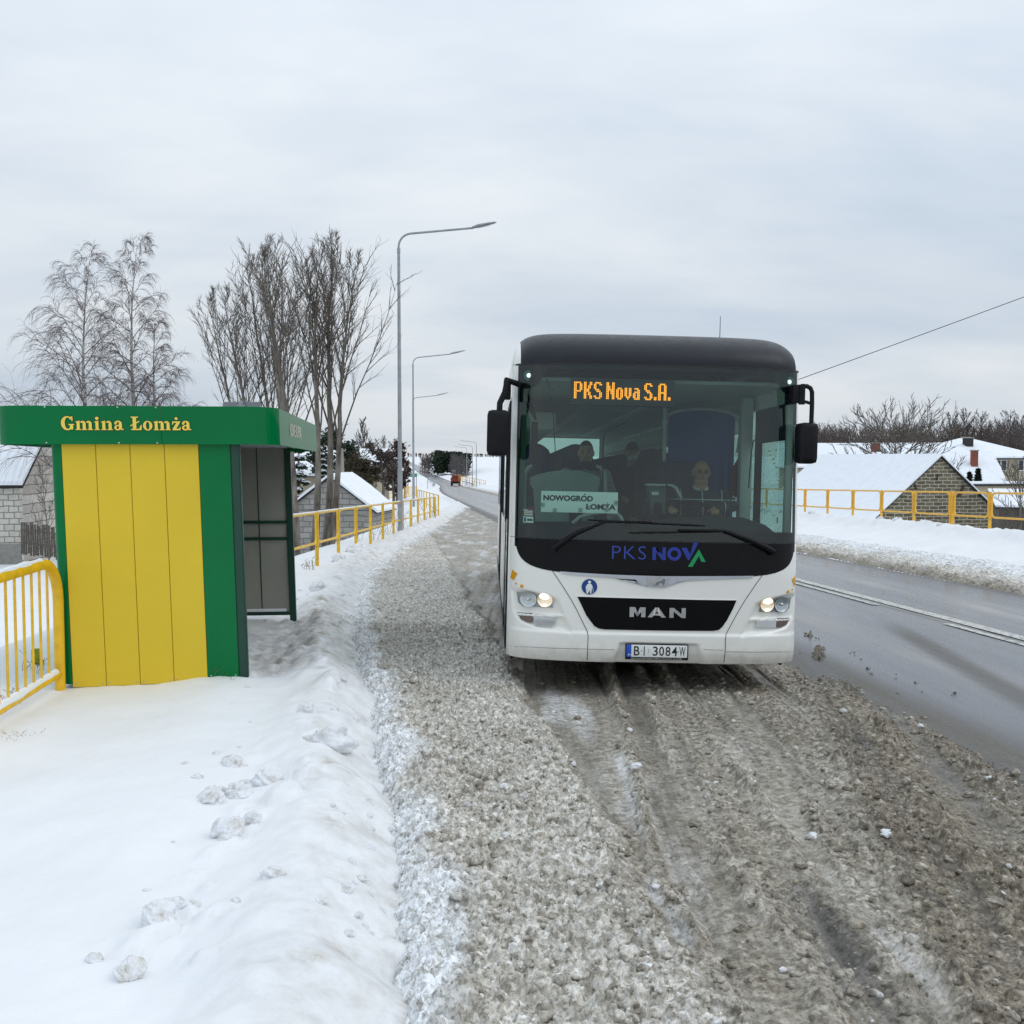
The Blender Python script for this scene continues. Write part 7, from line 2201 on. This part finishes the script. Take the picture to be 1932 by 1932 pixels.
# houses beyond
GH = 'village houses'
q = P(1640, 905, 105); zt = P(1640, 840, 105).z
h1, rf = gable_house('house', 'house with long snowy roof and red chimney behind the bare tree', (q.x + 6.5, q.y - 2, q.z - 1), R(72), 8.5, 15.5, 2.4, zt - q.z + 1.0, M_RENDER, 0.4, 0.18, group=GH)
c = P(1652, 846, 98); li = Matrix.Rotation(-R(72), 4, 'Z') @ (c - Vector((q.x + 6.5, q.y - 2, q.z - 1)))
m = MB(); rz_ = zt - q.z + 1.0
chimney(rf, li.x, li.y, rz_ - 1.6, rz_ + 0.1, 0.85, M_BRICK)
q = P(1862, 905, 100); zt = P(1862, 829, 100).z
q = P(1876, 905, 100)
h2, rf = gable_house('house', 'beige house with hipped snowy roof and dark chimney', (q.x, q.y, q.z - 1), R(10), 9.0, 10, P(1862, 861, 100).z - q.z + 1, zt - q.z + 1, M_RENDER, 0.6, 0.16, group=GH, hip=4.2)
chimney(rf, -1.45, 2.2, 2.6, P(1844, 827, 102).z - q.z + 1, 0.72, M_ROOFDARK)
chimney(rf, 1.5, 7.0, 3.6, zt - q.z + 1.3, 0.6, M_ROOFDARK)
wz_ = P(1800, 880, 100).z - q.z + 1
window(h2, -2.6, -0.06, wz_ + 0.1, 1.3, 1.1); window(h2, 0.6, -0.06, wz_ + 0.1, 1.3, 1.1); window(h2, 3.1, -0.06, wz_ + 0.1, 1.3, 1.1)
q = P(1850, 915, 83); zt = P(1850, 857.5, 83).z
h3, rf = gable_house('house', 'low house with plain snowy roof and small red chimney right of the barn', (q.x + 0.5, q.y, q.z - 1.6), R(80), 9.0, 13.0, 1.4, zt - q.z + 1.6, M_RENDER, 0.4, 0.16, group=GH)
q = P(1838, 866, 81.5)
ch = Vector((q.x, q.y, q.z)); ctop = P(1838, 850.6, 81.5).z - q.z; li = h3.matrix_basis.inverted() @ ch
h3m = Matrix.Translation(h3.location) @ Matrix.Rotation(R(80), 4, 'Z'); li = h3m.inverted() @ ch
chimney(rf, li.x, li.y, li.z - 0.8, li.z + ctop, 0.48, M_BRICK)
q = P(1900, 930, 60)
s4 = thing('low_shed', 'low grey shed with flat snowy roof at the right edge behind the barn', 'shed', (q.x, q.y, q.z - 1.5), (0, 0, R(8)))
za = P(1900, 917, 60).z - q.z + 1.5
m = MB(); m.box((1.5, 1.2, za / 2 - 0.3), (9.5, 2.4, za + 0.6)); m.build('wall', M_RENDER, s4)
m = MB(); m.box((1.5, 1.2, za + 0.06), (9.8, 2.8, 0.10)); r4 = m.build('roof', M_ROOFDARK, s4)
m = MB(); m.box((1.5, 1.2, za + 0.17), (9.75, 2.75, 0.11), bev=0.05); m.build('snow_cover', M_SNOWCAP, r4)
q = P(1905, 985, 44)
s5 = thing('low_shed', 'dark timber lean-to with snowy roof right of the barn, at the railing', 'shed', (q.x + 1.2, q.y + 0.5, q.z - 0.7), (0, 0, R(-20)))
za = P(1915, 960, 44).z - q.z + 0.7
m = MB(); m.box((1.0, 1.5, za / 2 - 0.3), (4.6, 3.0, za + 0.6)); m.build('wall', M_WOODG, s5)
m = MB(); m.box((1.0, 1.4, za + 0.3), (5.0, 3.9, 0.08), rot=Euler((R(9), 0, 0)).to_matrix()); r5 = m.build('roof', M_ROOFDARK, s5)
m = MB(); m.box((1.0, 1.4, za + 0.40), (5.0, 3.9, 0.11), rot=Euler((R(9), 0, 0)).to_matrix(), bev=0.04); m.build('snow_cover', M_SNOWCAP, r5)
# dark clipped thujas in front of the low house
for k, (px, pt, w) in enumerate(((1804, 879, 15), (1829, 887, 16), (1845, 880, 18))):
    q = P(px, 912, 69); b = gz(q.x, q.y); 
    conifer(['slim dark thuja beside the barn ridge, left of three', 'shorter dark thuja in the middle of three by the snowy roof', 'widest dark thuja, right of three by the snowy roof'][k], (q.x, q.y, q.z - 1.0), P(px, pt, 69).z - q.z + 1.0, w * 69 / 1932 / 2, 90 + k, snow=False, name='thuja', group='dark thujas', layers=12)

# ------------------------------------------------------------------ poles and wires
def pole(px, Y, py_top, label, r=0.13, mat=M_CONC, lean=0):
    q = P(px, 950, Y); b = gz(q.x, q.y); t_ = P(px + lean, py_top, Y)
    o = thing('utility_pole', label, 'utility pole', (q.x, q.y, b), group='utility poles')
    m = MB(); m.tube([(0, 0, -0.3), ((t_.x - q.x), 0, t_.z - b)], [r, r * 0.75], 10); m.build('shaft', mat, o)
    m = MB(); m.box((t_.x - q.x, -0.02, t_.z - b - 0.15), (0.5, 0.08, 0.08)); m.build('cross_arm', M_STEEL, o)
    return o
pole(649, 66, 846, 'leaning concrete pole beside the snowy house roof', 0.16, M_CONC, -5)
pole(724.5, 86, 832, 'concrete utility pole behind the barred railing', 0.17)
a, b = P(1180, 834, 30), P(2500, 348, 30)
m = MB(); m.tube([a.lerp(b, k / 10) - Vector((0, 0, 0.05 * math.sin(PI * k / 10))) for k in range(11)], 0.011, 6)
tag(m.build('overhead_cable', M_MATTE, None), 'dark overhead cable sloping across the sky right of the bus', 'cable')

# ------------------------------------------------------------------ signs along the far road
M_SIGNG = simple('green_sign_face', srgb(10, 122, 82), 0.4)
q = P(777, 917, 140); b = gz(q.x, q.y)
s_ = thing('road_sign', 'small green direction sign between the second lamp post and the road', 'sign', (q.x, q.y, b - 0.1))
z0, z1 = P(777, 899.8, 140).z - b + 0.1, P(777, 893.2, 140).z - b + 0.1; w = 20 * 140 / 1932
m = MB(); m.box((0, 0, (z0 + z1) / 2), (w, 0.05, z1 - z0)); f_ = m.build('sign_face', M_SIGNG, s_)
vs_, fs = fit_text('Nowe Kup.  2', -w * 0.42, w * 0.42, z0 + 0.12, z1 - 0.12, offset=0.01)
m = MB(); m.add([(x_, -0.03, y_) for x_, y_, _ in vs_], fs); m.build('lettering', M_STICKW, f_, smooth=0)
for sx_ in (-0.5, 0.62):
    m = MB(); m.cyl((sx_, 0.06, 0), (sx_, 0.06, z1), 0.05, 8); m.build('post', M_STEEL, s_)
def back_sign(px, Y, pyt, pyb, wpx, label, legs):
    q = P(px, 918, Y); b = gz(q.x, q.y)
    o = thing('road_sign', label, 'sign', (q.x, q.y, b - 0.1))
    z1, z0 = P(px, pyt, Y).z - b + 0.1, P(px, pyb, Y).z - b + 0.1; w = wpx * Y / 1932
    m = MB(); m.box((0, 0, (z0 + z1) / 2), (w, 0.05, z1 - z0), bev=0.01); m.build('sign_plate', M_GREYSIGN, o)
    for k in range(legs):
        m = MB(); x_ = 0 if legs == 1 else (-0.35 + 0.7 * k) * w; m.cyl((x_, 0.05, 0), (x_, 0.05, z1), 0.05, 8); m.build('post', M_STEEL, o)
back_sign(806.8, 175, 893.6, 900.4, 9.6, 'grey back of a road sign left of the far road', 1)
back_sign(856.2, 300, 886.6, 889.4, 6.2, 'tiny two-legged sign beyond the orange truck', 2)
# crash barriers along the far road
def guard(pts, label):
    o0 = Vector((pts[0][0], pts[0][1], gz(*pts[0])))
    o = thing('guard_rail', label, 'guard rail', o0)
    m = MB(); m.tube([Vector((x, y, zf(y) + 0.75)) - o0 for x, y in pts], 0.16, 6); m.build('beam', M_STEEL, o)
    for x, y in pts[::2]:
        m = MB(); m.cyl(Vector((x, y, zf(y) - 0.4)) - o0, Vector((x, y, zf(y) + 0.8)) - o0, 0.06, 6); m.build('post', M_STEEL, o)
guard([(xf(y) - 4.4, y) for y in np.linspace(215, 330, 14)], 'grey guard rail along the left edge of the far road')
guard([(xf(y) + 4.6, y) for y in np.linspace(235, 300, 10)], 'grey guard rail right of the orange truck')

# ------------------------------------------------------------------ orange truck driving away
q = P(860.3, 917.7, 262)
tk = thing('truck', 'orange gritting truck driving away on the far road', 'truck', (q.x, q.y, zf(262) + 0.05), (0, 0, R(5)))
M_ORANGE = simple('orange_truck_paint', srgb(146, 60, 40), 0.5, var=0.1)
m = MB(); m.box((0, 3.2, 0.75), (2.1, 6.4, 0.35), bev=0.03); m.build('chassis', M_MATTE, tk)
m = MB(); m.prism([(-1.22, 1.0), (1.22, 1.0), (1.32, 2.0), (-1.32, 2.0)], lambda x, z, d: Vector((x, 4.2 - d, z)), 4.2); hp_ = m.build('hopper', M_ORANGE, tk, smooth=0)
m = MB(); m.box((0, -0.05, 2.0), (2.62, 0.14, 0.16), bev=0.02); m.build('rim', M_ORANGE, hp_)
m = MB(); m.box((0, 2.2, 2.2), (1.2, 2.0, 0.5), bev=0.15); m.build('load', M_WOODD, tk)
m = MB(); m.box((0.2, 5.4, 1.85), (2.35, 1.8, 1.7), bev=0.12); m.build('cab', M_ORANGE, tk)
m = MB(); m.box((0, -0.15, 0.95), (2.2, 0.25, 0.30), bev=0.03); m.build('tail_bar', M_MATTE, tk)
for s in (-1, 1):
    for yy_ in (0.9, 5.2):
        m = MB(); m.tube([(s * 0.75, yy_, 0.5), (s * 1.2, yy_, 0.5)], 0.5, 18); m.build('wheel', M_TYRE, tk)
    m = MB(); m.box((s * 0.85, -0.29, 0.95), (0.28, 0.03, 0.14)); m.build('tail_light', M_RED, tk)

# ------------------------------------------------------------------ clods and chunks of ploughed snow
def clump(x, y, s, seed, label, sink=0.75, flatn=0.7, mat=None, group='chunks of ploughed snow'):
    rng = random.Random(seed)
    bm = bmesh.new(); bmesh.ops.create_icosphere(bm, subdivisions=5, radius=1.0)
    P0 = np.array([v.co[:] for v in bm.verts])
    ox, oy = rng.uniform(0, 50), rng.uniform(0, 50)
    d = 1 + 0.5 * fbm(P0[:, 0] * 1.1 + ox, P0[:, 1] * 1.1 + P0[:, 2] * 1.3 + oy, seed, 4) + 0.22 * fbm(P0[:, 2] * 1.5 + oy, P0[:, 0] * 1.5 - P0[:, 1] + ox, seed + 3, 3) + 0.07 * lumps(P0[:, 0] * 4 + ox, P0[:, 1] * 4 + P0[:, 2] * 4, seed)
    sx_, sy_ = rng.uniform(0.85, 1.3), rng.uniform(0.8, 1.1)
    for v, k in zip(bm.verts, d): v.co = Vector((v.co.x * k * sx_, v.co.y * k * sy_, max(v.co.z * k * flatn, -0.6)))
    m = MB(); m.bm(bm, Matrix.Scale(s, 4))
    o = m.build('snow_chunk', mat or M_CLUMP, None, smooth=75, loc=(x, y, gz(x, y, True) + s * (flatn - sink) * 0.5))
    o.rotation_euler = (rng.uniform(-0.2, 0.2), rng.uniform(-0.2, 0.2), rng.uniform(0, 6))
    return tag(o, label, 'snow chunk', group)
def clump_at(px, py, s_px, seed, label, up=0.28, **kw):
    """where the sight line through px, py meets the snow"""
    Y = 3.0
    for _ in range(400):
        q = P(px, py, Y)
        if q.z <= gz(q.x, q.y): break
        Y *= 1.006
    return clump(q.x, q.y, s_px * Y / 1932 / 2, seed, label, **kw)
for i, (px, py, s, lab) in enumerate((
    (620, 1402, 66, 'long flat snow chunk highest on the bank below the shelter corner'),
    (432, 1580, 60, 'largest craggy snow chunk in the middle of the bank'),
    (478, 1555, 28, 'small snow chunk just right of the largest craggy one'),
    (297, 1756, 60, 'smooth wedge-shaped snow chunk low on the bank'),
    (246, 1842, 50, 'brown-bottomed snow chunk nearest the camera'),
    (178, 1818, 26, 'small snow chunk left of the brown-bottomed one'),
    (450, 1500, 40, 'rounded chunk above the largest craggy one'),
    (400, 1515, 44, 'low ragged chunk left of the rounded one'),
    (505, 1478, 46, 'dirty broken chunk in the middle of the row'),
    (440, 1447, 36, 'pale slab-like chunk at the upper end of the row'),
    (578, 1345, 34, 'pale chunk up the bank nearest the shelter'),
    (515, 1648, 34, 'round chunk alone on the right flank of the bank'),
    (330, 1718, 44, 'half-buried chunk behind the wedge-shaped one'),
    (642, 1058, 26, 'upright chunk at the foot of the railing behind the shelter'),
    (669, 1042, 30, 'larger dirty chunk beside the railing, right of the upright one'),
    (600, 1112, 28, 'low chunk on the bank beside the shelter\'s far wall'))):
    clump_at(px, py, s * 1.2, 200 + i, lab, sink=0.68, flatn=0.78)
t = NT('slush_lump'); co = t.coord(); t.set(Base_Color=t.ramp(t.noise(co, 18, 5, 0.7), [(0.34, (0.10, 0.08, 0.058)), (0.52, (0.30, 0.265, 0.21)), (0.68, (0.55, 0.52, 0.46))]), Roughness=0.5); M_SLLUMP = t.m
rng = random.Random(9)
k = 0
for i in range(64):
    Y = 3.6 * (16 / 3.6) ** rng.random()
    xb_ = float(xedge(np.array([Y]))[0])
    side = rng.random() < 0.6
    x = xb_ - (0.38 + rng.gauss(0, 0.07) if side else 1.05 + rng.gauss(0, 0.14))
    brown = False
    clump(x, Y, rng.uniform(0.008, 0.017) if brown else rng.uniform(0.012, 0.032), 300 + i, 'small dirty snow crumb scattered along the bank', group='crumbs along the snow bank', mat=M_SLLUMP if brown else None)
for i in range(70):
    Y = 3.3 * (9 / 3.3) ** rng.random()
    x = rng.uniform(float(xedge(np.array([Y]))[0]) + 0.2, xf(Y) - HALF - 0.3)
    if 8.0 < Y: continue
    hh = float(slush_h(np.array([x]), np.array([Y]))[0][0]) + zf(Y)
    o = clump(x, Y, rng.uniform(0.012, 0.034), 400 + i, 'lump of icy slush lying in the lay-by', group='lumps in the slush', mat=M_SLLUMP if i % 9 else None)
    o.location.z = hh + 0.008
for i in range(14):
    Y = rng.uniform(20, 42); x = xf(Y) + HALF + 3.7 + rng.gauss(0, 0.2)
    clump(x, Y, rng.uniform(0.07, 0.16), 500 + i, 'dirty snow chunk on the ridge below the far railing', group='chunks below the far railing')
